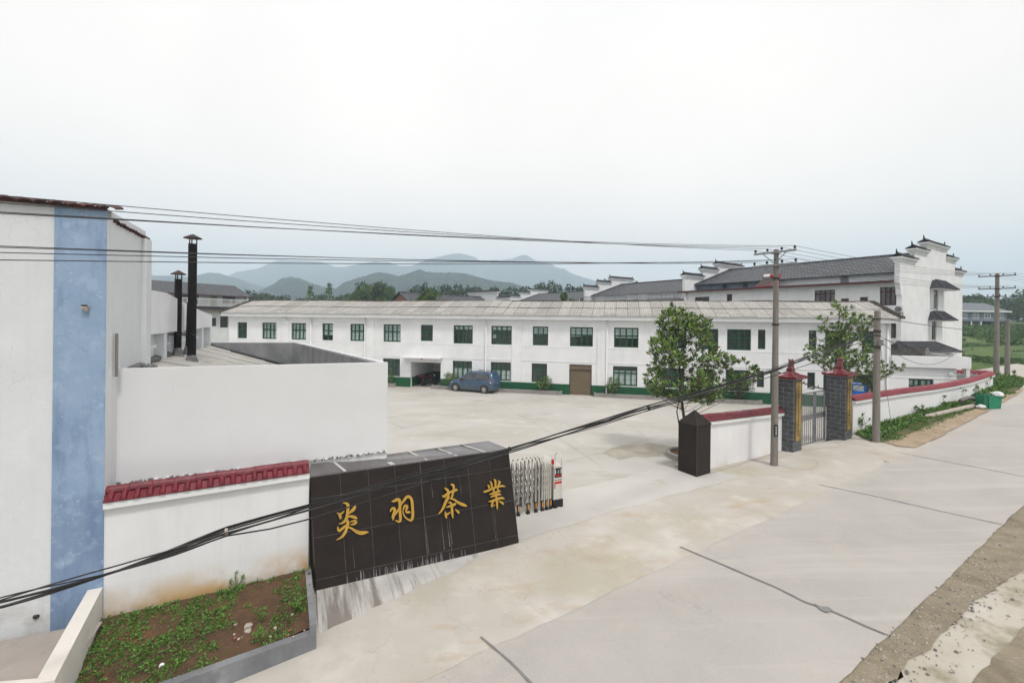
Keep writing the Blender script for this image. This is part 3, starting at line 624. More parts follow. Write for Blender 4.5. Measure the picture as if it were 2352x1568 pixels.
sh = mb.build('roller_shutter', M['woodyshutter'], ws)
mb = MB(MT); mb.box(sx0, sx1, .02, .05, szt - .5, szt - .42); mb.box(sx0, sx0 + .07, .02, .055, -.5, szt - .51); mb.box(sx1 - .07, sx1, .02, .055, -.5, szt - .51); mb.build('shutter_frame', M['rust'], sh)
for a, b in ((dx0, dx1), (ex0, ex1)):
    mb = MB(MT); mb.box(a, b, .1, .16, -.5, dzt); mb.box(a + .1, b - .1, .09, .1, .9, dzt - .2, 1); mb.box(a + .1, b - .1, .09, .1, -.3, .7, 1); mb.build('door', [M['green'], M['glass']], ws)
mb = MB(MT); cx0, cx1 = FP(929, 820)[0], FP(1017, 820)[0]; cz = FP(970, 820)[1]
mb.box(cx0, cx1, -.75, -.001, cz - .06, cz + .06); mb.build('entrance_canopy', M['wall'], ws)
mb = MB(MT); bx = FP(974, 822)[0]; mb.lathe([(.10, -.05), (.12, 0), (.10, .06)], (bx, -.55, cz - .11), 10); mb.build('alarm_lamp', M['red'], ws)
mb = MB(MT); bx = FP(660, 729)[0]; z = FP(660, 729)[1]; mb.box(bx, bx + .05, -.5, 0, z, z + .05); mb.box(bx - .3, bx + .3, -.5, -.45, z + .02, z + .08); mb.tube([(bx + .02, -.3, z), (bx + .02, -.02, z - .35)], .02, 5)
mb.build('wire_bracket', M['steel'], ws)
# low planters along the workshop and their shrubs
def planter(p0, p1, label):
    a = MI @ PG(*p0); b = MI @ PG(*p1); x0, x1 = a.x, b.x; yb = -.11; yf = -.55; z = 0.0
    t_ = thing('raised_planter', MT @ Matrix.Translation((x0, yf, z)), label, 'planter', 'raised planters along the workshop')
    mb = MB(MT); h = .32; w = .12
    mb.box(x0, x1, yf, yf + w, z - .1, z + h); mb.box(x0, x0 + w, yf + w, yb, z - .1, z + h); mb.box(x1 - w, x1, yf + w, yb, z - .1, z + h)
    mb.build('kerb', M['plaingrey'], t_)
    mb = MB(MT); mb.box(x0 + w, x1 - w, yf + w, yb, z, z + h - .09); mb.build('soil', M['soil'], t_)
    return x0, x1, yf
M['plaingrey'] = mk('weathered kerb concrete', (.30, .28, .265), (.22, .205, .19), scale=2, rough=.9, bump=.3)
planter((860, 884), (930, 881), 'short grey planter under the first green window left of the garage opening')
planter((1003, 888), (1291, 906), 'grey planter running behind the blue van to the brown roller shutter')
planter((1364, 911), (1738, 922), 'longest grey planter right of the brown roller shutter')
# ------------------------------------------------------------------ near left: white house with the blue pilaster
UD = V((.901, .434)).normalized(); VD = V((-UD.y, UD.x))
c0 = PZ(240, 1162, 2.10); HT = frame((c0.x, c0.y, 0), UD); HI = HT.inverted()
hs_ = thing('white_house', HT, 'tall white house with a pale blue pilaster at the left edge of the yard', 'building')
fx = lambda px, py: (HI @ PP(px, py, c0, UD)).x
xb0, xb1 = fx(122, 900), fx(240, 900)
mb = MB(HT); ZT = 7.84
mb.box(-7, -.02, 0, 2.62, -.6, ZT); mb.box(-.02, 0, .0, 2.2, -.6, ZT - .16); mb.box(-.02, .10, 2.2, 2.63, -.6, ZT - .22)
mb.box(-.26, -.02, .0, .28, ZT - .16, ZT)
mb.box(-7, -.22, 2.62, 12.4, -.6, 5.7); mb.box(-.22, -.2, 2.64, 12.4, -.6, 5.6)
for y in (4.3, 6.2, 8.2, 10.2, 12.1): mb.box(-.2, .02, y, y + .34, 3.0, 5.32)
for y in (3.0, 4.9, 7.0, 9.0): mb.box(-.2, -.08, y, y + 1.0, 4.92, 5.0)
mb.build('wall', M['wall2'], hs_)
mb = MB(HT)
bz = [(2.66, 6.42), (4.4, 6.42), (6.6, 6.22), (9.4, 6.0), (12.3, 5.82)]
for (y0, z0), (y1, z1) in zip(bz[:-1], bz[1:]):
    mb.hexa([(-.19, y0, 5.32), (.06, y0, 5.32), (.06, y1, 5.30), (-.19, y1, 5.30)], [(-.19, y0, z0), (.06, y0, z0), (.06, y1, z1), (-.19, y1, z1)])
mb.build('parapet_band', M['wall'], hs_)
mb = MB(HT); mb.box(xb0, -.004, -.022, .0, -.55, ZT - .05); mb.build('blue_pilaster', M['blue'], hs_)
def pan_tiles(mb, x0, x1, y0, y1, zf, pitch=.23, axis=0, h=.05):
    n = max(1, round((x1 - x0) / pitch)); w = (x1 - x0) / n
    for i in range(n):
        vs = []; k = 6; dz = random.Random(i).uniform(-.012, .012)
        for yy, zz in ((y0, 0), (y1, 0)):
            for j in range(k + 1):
                a = PI * j / k; X = x0 + i * w + w * .5 - math.cos(a) * w * .52; Z = zf(yy) + math.sin(a) * h + dz
                vs.append((X, yy, Z) if axis == 0 else (yy, X, Z))
        n0 = len(vs)
        vs += [(p[0], p[1], p[2] - .022) for p in vs]
        K = k + 1
        fs = [(j, j + 1, K + j + 1, K + j) for j in range(k)] + [(n0 + j, n0 + K + j, n0 + K + j + 1, n0 + j + 1) for j in range(k)]
        fs += [(j, n0 + j, n0 + j + 1, j + 1) for j in range(k)] + [(K + j, K + j + 1, n0 + K + j + 1, n0 + K + j) for j in range(k)]
        mb.add(vs, fs)
mb = MB(HT); pan_tiles(mb, -7, .16, -.16, .3, lambda y: ZT - .015 + (y + .16) * .22); mb.box(-7, .0, -.12, -.001, ZT - .03, ZT + .01); mb.build('roof', M['oldredtile'], hs_)
mb = MB(HT); pan_tiles(mb, .30, 2.66, -.8, .06, lambda x: ZT - .13 - (x + .8) * .08, axis=1, pitch=.2); mb.build('side_tile_coping', M['oldredtile'], hs_)
mb = MB(HT); mb.tube([(.05, .40, 4.55), (.05, .40, 5.42)], .028, 8); mb.build('drain_pipe', M['conc'], hs_)
mb = MB(HT); xs_ = fx(199, 705); zs_ = (HI @ PP(199, 705, c0, UD)).z
mb.box(xs_ - .05, xs_ + .05, -.12, -.02, zs_ - .03, zs_ + .01); mb.box(xs_ - .05, xs_ + .02, -.11, -.03, zs_ + .012, zs_ + .04, 1); mb.lathe([(.03, 0), (.04, .03), (.03, .05)], (xs_ + .02, -.08, zs_ - .08), 8)
mb.build('wall_bracket', [M['stone'], M['rust']], hs_)
mb = MB(HT); xs_ = fx(83, 1447)
mb.lathe([(.035, -.03), (.05, 0), (.035, .03)], (xs_, -.005, .24), 8); mb.build('drain_hole', M['rust'], hs_)

# patio, garden plot and its low walls
pt = [PZ(-160, 1500, .10), PZ(126, 1447, .10), PZ(236, 1426, .10), PZ(120, 1600, .10), PZ(-300, 1600, .10)]
kind(sheet('patio', pt, M['patio'], .10, base=lambda x, y: 0.0), 'structure')
gw = thing('garden_wall', PZ(122, 1568, -.6), 'low white parapet wall between the patio and the weedy garden plot', 'wall')
a, b, c, d = PZ(240, 1340, .55), PZ(209.6, 1340, .55), PZ(86, 1556, .55), PZ(126, 1560, .55)
mb = MB(); e1 = (d - a).normalized(); d2 = d + e1 * .35; c2 = c + e1 * .0
mb.hexa([V((p.x, p.y, -.9)) for p in (a, b, c, d)], [a, b, c, d])
f1, f2 = PZ(-330, 1640, .548), PZ(-330, 1590, .548)
k1 = d + e1 * .22
mb.hexa([V((p.x, p.y, -.9)) for p in (d, c, f2, k1 + (f1 - k1) * .98)], [V((p.x, p.y, .547)) for p in (d, c, f2, k1 + (f1 - k1) * .98)])
mb.build('wall', mk('cream parapet paint', (.70, .66, .61), (.62, .58, .53), scale=1.5, rough=.9, bump=.3, layers=[grime]), gw)
# soil bed
S = [PZ(236, 1424, -.03), PZ(712, 1307, -.03), PZ(722, 1440, -.22), PZ(560, 1510, -.24), PZ(395, 1575, -.27), PZ(150, 1640, -.27), PZ(165, 1585, -.2)]
def soilz(x, y):
    t = clamp(((S[0] - V((x, y, 0))).to_2d().dot(VD)) / 1.9)
    return -.03 - .22 * t + .05 * noise.noise((x * 1.4, y * 1.4, 2)) + .03 * noise.noise((x * 5, y * 5, 7))
kind(sheet('garden_soil', [(p.x, p.y) for p in S], M['soil'], 0.02, step=.15, base=soilz), 'structure')
kw = thing('planter_kerb', PG(730, 1504), 'dark grey rendered retaining wall along the front of the garden plot', 'wall')
mb = MB(); q = [PZ(714, 1306, -.02), PZ(727, 1452, -.17), PZ(395, 1571, -.17), PZ(150, 1655, -.17)]
def wallseg(mb, a, b, th, z0, z1, side=1, m=0):
    t = (b - a).to_2d().normalized(); n = V((-t.y, t.x, 0)) * th * side
    A = [V((a.x, a.y, z0)), V((b.x, b.y, z0)), V((b.x, b.y, z0)) + n, V((a.x, a.y, z0)) + n]
    mb.hexa(A, [V((p.x, p.y, z1)) for p in A], m)
wallseg(mb, q[0], q[1], .12, -1.2, .0, -1); wallseg(mb, q[1], q[2], .16, -1.2, -.17, -1); wallseg(mb, q[2], q[3], .16, -1.2, -.17, -1)
mb.build('wall', M['greypl'], kw)

# ------------------------------------------------------------------ annex with its flat grey parapets and sheet roof
an_A = PD(258, 847, 9.32); an_B = PD(891, 832, 11.80); an_C = PD(683, 785, 20.6); an_D = PD(450, 785, 20.1)
ax = thing('annex_building', frame((an_A.x, an_A.y, 0), (an_B - an_A)), 'low white annex with grey inner parapets and a sloping sheet roof behind the garden wall', 'building')
def thick(mb, a, b, th, z0, za, zb, m=0, off=0.0):
    t = (b - a).to_2d().normalized(); n = V((-t.y, t.x, 0)); o = n * off
    A = [V((a.x, a.y, z0)) + o, V((b.x, b.y, z0)) + o, V((b.x, b.y, z0)) + n * th + o, V((a.x, a.y, z0)) + n * th + o]
    mb.hexa(A, [V((A[0].x, A[0].y, za)), V((A[1].x, A[1].y, zb)), V((A[2].x, A[2].y, zb)), V((A[3].x, A[3].y, za))], m)
for nm, a, b, za, zb in (('front_wall', an_A, an_B, an_A.z, an_B.z), ('side_wall', an_B + (an_C - an_B).normalized() * .24, an_C, an_B.z - .004, an_C.z), ('back_wall', an_C, an_D, an_C.z - .004, an_D.z)):
    mb = MB(); thick(mb, a, b, .11, -.6, za, zb, 0); thick(mb, a, b, .10, -.6, za - .025, zb - .025, 1, .1102)
    mb.build(nm, [M['annexwall'], M['greypl']], ax)
mb = MB(); rng = random.Random(3); ns = 13
for i in range(ns):
    s0, s1 = .03 + .97 * i / ns, .03 + .97 * min(1, (i + 1.06) / ns)
    for j in range(3):
        q0, q1 = .965 * j / 3, .965 * min(1, (j + 1.05) / 3)
        def rp(s, q):
            p = an_A.lerp(an_D, s).lerp(an_B.lerp(an_C, s), q); return V((p.x, p.y, 4.56 + .06 * s - 1.22 * q))
        dz = (i % 2) * .016 + (2 - j) * .02 + rng.uniform(-.006, .006)
        A = [rp(s0, q0), rp(s1, q0), rp(s1, q1), rp(s0, q1)]; A = [p + V((0, 0, dz)) for p in A]
        mb.hexa(A, [p + V((0, 0, .014)) for p in A])
mb.build('roof', M['asbestos'], ax)
def rock(mb, c, r, seed, m=0, sq=.7):
    b = bmesh.new(); bmesh.ops.create_icosphere(b, subdivisions=1, radius=1)
    vs = [V(c) + V((v.co.x, v.co.y, v.co.z * sq)) * r * (1 + .35 * noise.noise(v.co * 1.3 + V((seed, seed * .7, 0)))) for v in b.verts]
    mb.add(vs, [[v.index for v in f.verts] for f in b.faces], m); b.free()
mb = MB(); t0 = (an_D - an_A)
for i in range(60):
    s = rng.uniform(.0, .42); p = an_A + t0 * s + V((UD.x, UD.y, 0)) * rng.uniform(.05, .5 if s < .1 else .2); rock(mb, (p.x, p.y, 4.62), rng.uniform(.05, .12), i)
kind(mb.build('mortar_fillet', M['rubble'], ax), 'stuff')
mb = MB()
for i in range(190):
    s = i / 189; p = an_A.lerp(an_B, s) + (an_A - an_B).orthogonal() * 0; n2 = V((VD.x, VD.y, 0)) * -.04
    rock(mb, (p.x + n2.x, p.y + n2.y, 2.335 + rng.uniform(-.02, .02)), rng.uniform(.015, .04), i + 90, 0 if rng.random() < .5 else 1)
kind(mb.build('broken_mortar', [M['rubble'], M['annexwall']], ax), 'stuff')
mb = MB(); q_ = an_D.lerp(an_C, .0), an_C; mb.tube([V((an_D.x + .3, an_D.y - .26, 4.62)), V((an_C.x - .1, an_C.y - .27, 3.56))], .05, 5); mb.build('roof_edge_strip', M['black'], ax)  # black strip along the line where the roof meets the back parapet
# flues
def flue(pb, dist, ytop, ycap, r, label, lean=(0, 0), cap=True):
    p = PD(pb[0], pb[1], dist); zt_ = PD(pb[0], ytop, dist).z; zc_ = PD(pb[0], ycap, dist).z
    t_ = thing('flue_pipe', p - V((0, 0, .1)), label, 'chimney')
    L = V((lean[0], lean[1], 0)); tp = p + L + V((0, 0, zt_ - p.z))
    mb = MB(); mb.tube([p - V((0, 0, .25)), p, tp], r, 14); k = p.lerp(tp, .52)
    mb.build('pipe', M['pipe'], t_, smooth=False)
    mb = MB(); mb.lathe([(r * 1.9, -.14), (r * 1.5, .0), (r * 1.2, .10), (r * 1.02, .18)], p, 14); mb.build('base_flashing', M['rubble'], t_)
    if cap:
        mb = MB(); mb.lathe([(r * 2.1, zc_ - .13), (r * 2.15, zc_ - .115), (.02, zc_)], (tp.x, tp.y, 0), 14); mb.build('rain_cap', M['rust'], t_)
        mb = MB()
        for a in (.3, 2.4, 4.5): mb.box(tp.x + math.cos(a) * r * .9 - .012, tp.x + math.cos(a) * r * .9 + .012, tp.y + math.sin(a) * r * .9 - .012, tp.y + math.sin(a) * r * .9 + .012, zt_ - .1, zc_ - .11)
        mb.build('cap_stay', M['darksteel'], t_)
    return p
f1_ = flue((440, 829), 13.6, 560, 538, .113, 'tallest black flue pipe with a conical rain cap on the annex roof')
f2_ = flue((408, 812), 14.0, 641, 621, .098, 'shorter black flue pipe with a rusty conical cap on the annex roof')
f3_ = flue((434, 804), 14.85, 695, 690, .095, 'leaning capless black flue half hidden behind the tallest flue pipe', lean=(.14, -.15), cap=False)
br = thing('pipe_strut', PD(400, 768, 13.9), 'thin dark iron struts bracing the flue pipes to the house wall', 'strut')
mb = MB(); a = PD(366, 767, 14.4); b = PD(450, 770, 13.45); mb.tube([a, b], .022, 6); mb.build('lower_bar', M['rust'], br)
mb = MB(); a = PD(390, 762, 15.2); b = PD(449, 768, 13.5); mb.tube([a, b], .018, 6); mb.build('upper_bar', M['rust'], br)

# ------------------------------------------------------------------ boundary walls with red tile caps
def tiled_wall(name, P, label, th=.24, run=.25, rise=.18, tile='redtile', paint='fencewall', rib=.16, both=True, ridge=True):
    """P: (x, y, base z, eave z) along the front foot of the wall"""
    t_ = thing(name, (P[0][0], P[0][1], P[0][2]), label, 'wall')
    w, lg, cp = MB(), MB(), MB()
    for i, (a, b) in enumerate(zip(P[:-1], P[1:])):
        A, B = V(a[:2]), V(b[:2]); L = (B - A).length; d = (B - A) / L; T = frame((A.x, A.y, 0), d)
        z0a, z0b, za, zb = a[2], b[2], a[3], b[3]
        e = .012
        w.T = lg.T = cp.T = T
        w.hexa([(0, 0, z0a - .5), (L, 0, z0b - .5), (L, th, z0b - .5), (0, th, z0a - .5)], [(0, 0, za - .132), (L, 0, zb - .132), (L, th, zb - .132), (0, th, za - .132)])
        lg.hexa([(0, -.11, za - .13), (L, -.11, zb - .13), (L, th + .11, zb - .13), (0, th + .11, za - .13)], [(0, -.11, za - .01), (L, -.11, zb - .01), (L, th + .11, zb - .01), (0, th + .11, za - .01)])
        ov = run - th / 2; zz = lambda x: za + (zb - za) * x / L; c = th / 2
        for sgn in ((-1, 1) if both else (-1,)):
            y0 = c + sgn * run
            cp.hexa([(0, y0, zz(0)), (L, y0, zz(L)), (L, c, zz(L) + rise - .005), (0, c, zz(0) + rise - .005)], [(0, y0, zz(0) + .018), (L, y0, zz(L) + .018), (L, c, zz(L) + rise + .013), (0, c, zz(0) + rise + .013)])
            k = max(1, int(L / rib))
            for j in range(k):
                x = (j + .5) * L / k; h = rib * .30; dz = .008 * math.sin(j * 2.7)
                v = []
                for yy, zq in ((y0 - sgn * -.0 + sgn * .02, zz(x) + .012 + dz), (c, zz(x) + rise + .012 + dz)):
                    v += [(x - rib * .28, yy, zq), (x - rib * .16, yy, zq + h * .7), (x, yy, zq + h), (x + rib * .16, yy, zq + h * .7), (x + rib * .28, yy, zq)]
                cp.add(v, [(q, q + 1, q + 6, q + 5) for q in range(4)] + [(0, 1, 2, 3, 4)])
        if ridge:
            k = max(1, int(L / .36)); s = L / k
            for j in range(k):
                x0_, x1_ = j * s + .004, (j + 1) * s - .004; v = []
                for x in (x0_, x1_):
                    for q in range(7):
                        an = PI * q / 6; v.append((x, c - math.cos(an) * .105, zz(x) + rise - .03 + math.sin(an) * .10 + .006 * math.sin(j * 1.9)))
                cp.add(v, [(q, q + 1, q + 8, q + 7) for q in range(6)] + [(0, 1, 2, 3, 4, 5, 6), (13, 12, 11, 10, 9, 8, 7)])
    w.build('wall', M[paint], t_); lg.build('ledge', M['wall'], t_); cp.build('tile_cap', M[tile], t_)
    return t_
fl0, fl1 = c0, PZ(710, 1092, 2.10)
tiled_wall('tiled_wall', [(fl0.x, fl0.y, -.1, 2.20), (fl1.x, fl1.y, -.1, 2.20)], 'white garden wall with glossy red tile cap left of the black granite sign', rib=.2)

# ------------------------------------------------------------------ black granite sign wall
sBL, sBR = PZ(727, 1355, -.30), PZ(1192, 1247, -.30); sTL, sTR = PZ(712, 1093, 2.08), PZ(1168, 1030, 2.08); kL, kR = PZ(713, 1066, 2.25), PZ(1122, 1012, 2.12)
SX = (sBR - sBL).normalized(); SN = SX.cross((sTL - sBL)).normalized()
if SN.y > 0: SN = -SN
sg = thing('company_sign_wall', frame(sBL, SX), 'sloping black granite sign wall with four gold characters at the yard entrance', 'sign')
mb = MB(); lo = lambda p: V((p.x, p.y, -.5))
mb.hexa([lo(sBL), lo(sBR), lo(kR), lo(kL)], [V((sTL.x, sTL.y, 2.045)), V((sTR.x, sTR.y, 2.045)), V((kR.x, kR.y, kR.z - .035)), V((kL.x, kL.y, kL.z - .035))])
# keep the battered face true from the foot to the lip
mb.v[0:4] = [sBL, sBR, V((kR.x, kR.y, -.6)), V((kL.x, kL.y, -.6))]
mb.build('slab', M['granite'], sg)
mb = MB(); mb.hexa([sTL - V((0, 0, .034)) + SN * .012, sTR - V((0, 0, .034)) + SN * .012, kR - V((0, 0, .034)), kL - V((0, 0, .034))], [sTL + SN * .012, sTR + SN * .012, kR, kL]); mb.build('top_slab', M['granitetop'], sg)
mb = MB()
for i, f in enumerate((.15, .37, .54, .70, .86)):
    a, b = sTL.lerp(sTR, f), kL.lerp(kR, f - .045); n = SX * (.035 if i != 1 else .06); u = V((0, 0, .004))
    mb.quad(a - n + u, a + n + u, b + n + u, b - n + u)
mb.build('lime_seam', M['plinth'], sg)
def SPt(fx_, fz): return sBL.lerp(sBR, fx_).lerp(sTL.lerp(sTR, fx_), fz)
mb = MB(); Ls = (sBR - sBL).length
def seam(a, b, w):
    t = (b - a).normalized(); n = t.cross(SN).normalized() * w; o = SN * .003
    mb.quad(a - n + o, b - n + o, b + n + o, a + n + o)
for f in (.085, .445, .79): seam(SPt(0, f), SPt(1, f), .0065)
for k in range(1, 8):
    if .635 * k / Ls < 1: seam(SPt(.635 * k / Ls, .0), SPt(.635 * k / Ls, 1), .006 if k != 4 else .011)
mb.build('tile_joint', M['grout'], sg)
mb = MB(); rng = random.Random(12)
for fx_, z0, z1, w in ((.585, .10, .42, .010), (.615, .12, .40, .014), (.628, .14, .34, .008), (.865, .1, .46, .006), (.16, .12, .33, .006), (.70, .60, .83, .006), (.505, .1, .42, .007), (.55, .62, .78, .006)):
    a, b = SPt(fx_, z1), SPt(fx_ + .004, z0); n = SX * w; o = SN * .004
    mb.add([a + o, b - n * .6 + o, b + n * .6 + o], [(0, 1, 2)])
for i in range(70):
    fx_ = clamp(.12 + .42 * rng.gauss(.5, .26) + (.15 if i % 3 == 0 else 0), .02, .97); h = rng.uniform(.03, .085); w = rng.uniform(.003, .010); a, b = SPt(fx_, h), SPt(fx_, .0); o = SN * .004
    mb.quad(a - SX * w * .4 + o, a + SX * w * .4 + o, b + SX * w + o, b - SX * w + o)
mb.build('lime_streak', M['limestreak'], sg)
foot = [PG(*p) for p in ((735, 1504), (770, 1499), (830, 1467), (895, 1437), (962, 1395), (1053, 1348), (1125, 1297), (1161, 1278), (1193, 1249))]
mb = MB(); k = len(foot); top = [sBL.lerp(sBR, i / (k - 1)) + SN * .002 + V((0, 0, -.004)) for i in range(k)]
rows = 6; vs = []
for j in range(rows + 1):
    for i in range(k):
        p = top[i].lerp(foot[i] + V((0, 0, -.04)), j / rows); vs.append(p + V((0, 0, .02 * noise.noise((p.x * 2, p.y * 2, 0)) * (1 if 0 < j < rows else 0))))
mb.add(vs, [(j * k + i, (j + 1) * k + i, (j + 1) * k + i + 1, j * k + i + 1) for j in range(rows) for i in range(k - 1)])
mb.add([top[0], foot[0] + V((0, 0, -.05)), V((top[0].x, top[0].y, -1.2))], [(0, 1, 2)])
mb.build('plinth', M['plinth'], sg, smooth=False)
# gold brush characters
def onsign(cx_, cy_, ox, oy):
    px, py = (ox + cx_ / 4.9) / 1.7415, (oy + cy_ / 4.9) / 1.7415
    X, Z = ray(px, py); o, dd = V((0, 0, CAMZ)), V((X, 1, Z)); t_ = (sBL - o).dot(SN) / dd.dot(SN); return o + dd * t_
def brush(mb, st, ox, oy, lift):
    st = [s if len(s) == 3 else (s[0], s[1], 12) for s in st]
    # smooth the stroke
    for _ in range(2):
        q = [st[0]]
        for a, b in zip(st[:-1], st[1:]):
            q += [tuple(a[i] * .75 + b[i] * .25 for i in range(3)), tuple(a[i] * .25 + b[i] * .75 for i in range(3))]
        st = q + [st[-1]]
    L_, R_ = [], []
    for i, s in enumerate(st):
        a, b = st[max(i - 1, 0)], st[min(i + 1, len(st) - 1)]; tx, ty = b[0] - a[0], b[1] - a[1]; l = math.hypot(tx, ty) or 1
        nx, ny = -ty / l * s[2] * .86, tx / l * s[2] * .86
        L_.append(onsign(s[0] + nx, s[1] + ny, ox, oy)); R_.append(onsign(s[0] - nx, s[1] - ny, ox, oy))
    k = len(st); o = SN * lift; base = [p + SN * .001 for p in L_ + R_]; topv = [p + o for p in L_ + R_]
    fs = [(2 * k + i, 2 * k + i + 1, 3 * k + i + 1, 3 * k + i) for i in range(k - 1)] + [(i, 2 * k + i, 2 * k + i + 1, i + 1)[::-1] for i in range(k - 1)] + [(k + i, k + i + 1, 3 * k + i + 1, 3 * k + i)[::-1] for i in range(k - 1)]
    fs += [(0, k, 3 * k, 2 * k), (k - 1, 2 * k - 1, 4 * k - 1, 3 * k - 1)]
    mb.add(base + topv, fs)
chars = [
 (1300, 1880, [[(232, 828, 6), (275, 850, 26), (298, 890, 36), (302, 955, 12)], [(290, 860, 20), (340, 830, 18), (378, 790, 5)],
  [(582, 676, 10), (590, 712, 30), (545, 775, 38), (500, 810, 26), (458, 852, 6)], [(352, 636, 8), (410, 640, 24), (452, 665, 34), (448, 740, 34), (440, 840, 34), (425, 930, 36), (380, 1005, 28), (320, 1035, 16), (268, 1048, 5)],
  [(452, 905, 10), (500, 895, 26), (560, 910, 38), (610, 930, 30), (628, 945, 8)], [(485, 1008, 6), (560, 985, 20), (610, 995, 34), (585, 1040, 28), (520, 1062, 14), (488, 1058, 5)],
  [(252, 1100, 12), (252, 1150, 24), (278, 1190, 28), (330, 1140, 26), (400, 1085, 22), (425, 1060, 14)], [(425, 960, 14), (450, 1000, 34), (440, 1070, 32), (415, 1160, 30), (380, 1240, 30), (320, 1310, 24), (222, 1360, 5)],
  [(430, 1105, 14), (500, 1120, 20), (580, 1175, 30), (660, 1220, 42), (740, 1222, 40), (810, 1205, 26), (852, 1210, 6)]]),
 (1300, 1880, [[(1300, 606, 6), (1345, 605, 26), (1400, 570, 32), (1450, 568, 36), (1470, 640, 34), (1462, 740, 30), (1468, 850, 32), (1478, 950, 28), (1460, 1010, 24), (1415, 995, 18), (1368, 970, 5)],
  [(1272, 812, 8), (1298, 755, 26), (1350, 730, 28), (1368, 780, 32), (1345, 850, 34), (1330, 910, 32), (1332, 972, 10)], [(1305, 920, 14), (1365, 868, 20), (1420, 790, 22), (1458, 730, 18)],
  [(1490, 672, 10), (1535, 600, 24), (1590, 520, 30), (1645, 505, 30), (1692, 560, 30), (1706, 650, 30), (1712, 760, 30), (1718, 860, 30), (1708, 940, 32), (1680, 982, 24), (1620, 958, 18), (1565, 915, 16), (1528, 850, 14), (1522, 780, 12)],
  [(1530, 770, 14), (1548, 700, 24), (1592, 684, 28), (1612, 715, 24), (1590, 760, 22), (1578, 800, 16), (1592, 828, 18), (1640, 808, 30), (1668, 832, 12)]]),
 (1700, 1880, [[(374, 338, 6), (410, 365, 24), (445, 390, 28), (452, 450, 24), (450, 520, 24), (468, 548, 16)], [(332, 490, 10), (368, 520, 34), (420, 468, 28), (480, 430, 22), (560, 398, 30), (606, 376, 32), (628, 395, 12)],
  [(500, 288, 10), (525, 272, 22), (553, 292, 26), (560, 350, 20), (550, 430, 18), (530, 490, 18), (510, 545, 16)], [(455, 520, 26), (430, 560, 30), (390, 640, 30), (352, 740, 24), (305, 808, 18), (256, 854, 5)],
  [(480, 548, 16), (560, 562, 20), (620, 612, 24), (690, 652, 36), (760, 676, 34), (800, 692, 20), (814, 706, 4)], [(408, 720, 8), (460, 708, 22), (540, 680, 30), (586, 656, 24), (600, 640, 8)],
  [(450, 640, 8), (482, 616, 20), (514, 650, 24), (520, 740, 26), (525, 840, 26), (535, 900, 18), (541, 942, 4)], [(396, 798, 6), (396, 860, 24), (406, 905, 26), (420, 935, 8)], [(400, 880, 16), (445, 848, 16), (492, 818, 8)], [(588, 764, 8), (625, 790, 24), (652, 825, 24), (662, 842, 8)]]),
 (1700, 1880, [[(1138, 412, 8), (1172, 420, 26), (1240, 390, 22), (1340, 345, 22), (1440, 310, 24), (1525, 302, 22), (1566, 318, 4)], [(1225, 275, 6), (1240, 300, 20), (1256, 348, 18)], [(1345, 168, 6), (1370, 195, 22), (1376, 250, 22), (1370, 330, 18)],
  [(1262, 213, 8), (1295, 245, 20), (1300, 300, 20), (1306, 345, 14)], [(1428, 203, 10), (1462, 225, 24), (1440, 270, 18), (1410, 322, 10)], [(1250, 467, 5), (1300, 460, 22), (1380, 430, 24), (1448, 402, 22), (1476, 405, 6)],
  [(1342, 348, 16), (1335, 450, 16)], [(1418, 330, 16), (1422, 400, 14)], [(1275, 520, 5), (1320, 506, 22), (1400, 476, 22), (1458, 462, 24), (1476, 482, 6)], [(1238, 612, 5), (1300, 600, 24), (1380, 572, 24), (1460, 542, 24), (1518, 537, 24), (1546, 562, 5)],
  [(1372, 430, 20), (1388, 520, 22), (1400, 620, 22), (1404, 700, 20), (1411, 768, 4)], [(1330, 602, 16), (1306, 650, 18), (1296, 700, 18), (1306, 722, 6)], [(1300, 696, 14), (1362, 676, 8)], [(1433, 600, 6), (1480, 616, 22), (1516, 645, 24), (1526, 670, 8)]]),
]
for ox, oy, sts in chars:
    mb = MB()
    for i, st in enumerate(sts): brush(mb, st, ox, oy, .030 + .0012 * i)
    mb.build('gold_character', M['gold'], sg)

# ------------------------------------------------------------------ folding stainless gate behind the sign
g0, g1 = PG(1180, 1189), PG(1291, 1164); GD = (g1 - g0).to_2d().normalized(); GT = frame((g0.x, g0.y, 0), GD); GI = GT.inverted()
gt_ = thing('folding_gate', frame((g0.x, g0.y, zg(g0.x, g0.y)), GD), 'stainless steel folding gate drawn back behind the black granite sign', 'gate')
gzb = zg(g0.x, g0.y) + .024; xs_ = [(GI @ PP(px, 1180, g0, GD)).x for px in (1144, 1156, 1168, 1179, 1190, 1201, 1212, 1221, 1230, 1238, 1245, 1250, 1255, 1259.5, 1264)]
DP = .50; Hh = 1.42
for i, x in enumerate(xs_):
    mb = MB(GT); s = .030
    pts = [(x, 0, gzb + .12), (x, 0, gzb + Hh)] + [(x, DP / 2 - math.cos(PI * q / 10) * DP / 2, gzb + Hh + math.sin(PI * q / 10) * .24) for q in range(1, 10)] + [(x, DP, gzb + Hh), (x, DP, gzb + .12)]
    mb.tube(pts, s, 4); fr_ = mb.build('hoop_frame', M['chrome'], gt_)
    if i % 2 == 0:
        for y in (DP, 0):
            mb = MB(GT); mb.box(x - .03, x + .03, y - .03, y + .03, gzb + .10, gzb + .36)
            mb.T = GT @ Matrix.Translation((x, y - .05, gzb + .06)) @ Matrix.Rotation(-PI / 2, 4, 'X'); mb.lathe([(.06, 0), (.06, .06)], (0, 0, 0), 12)
            wh = mb.build('wheel', M['black'], fr_)
        mb = MB(GT); mb.box(x - .014, x + .014, -.034, -.0305, gzb + .16, gzb + .33); mb.build('reflector', M['orange'], wh)
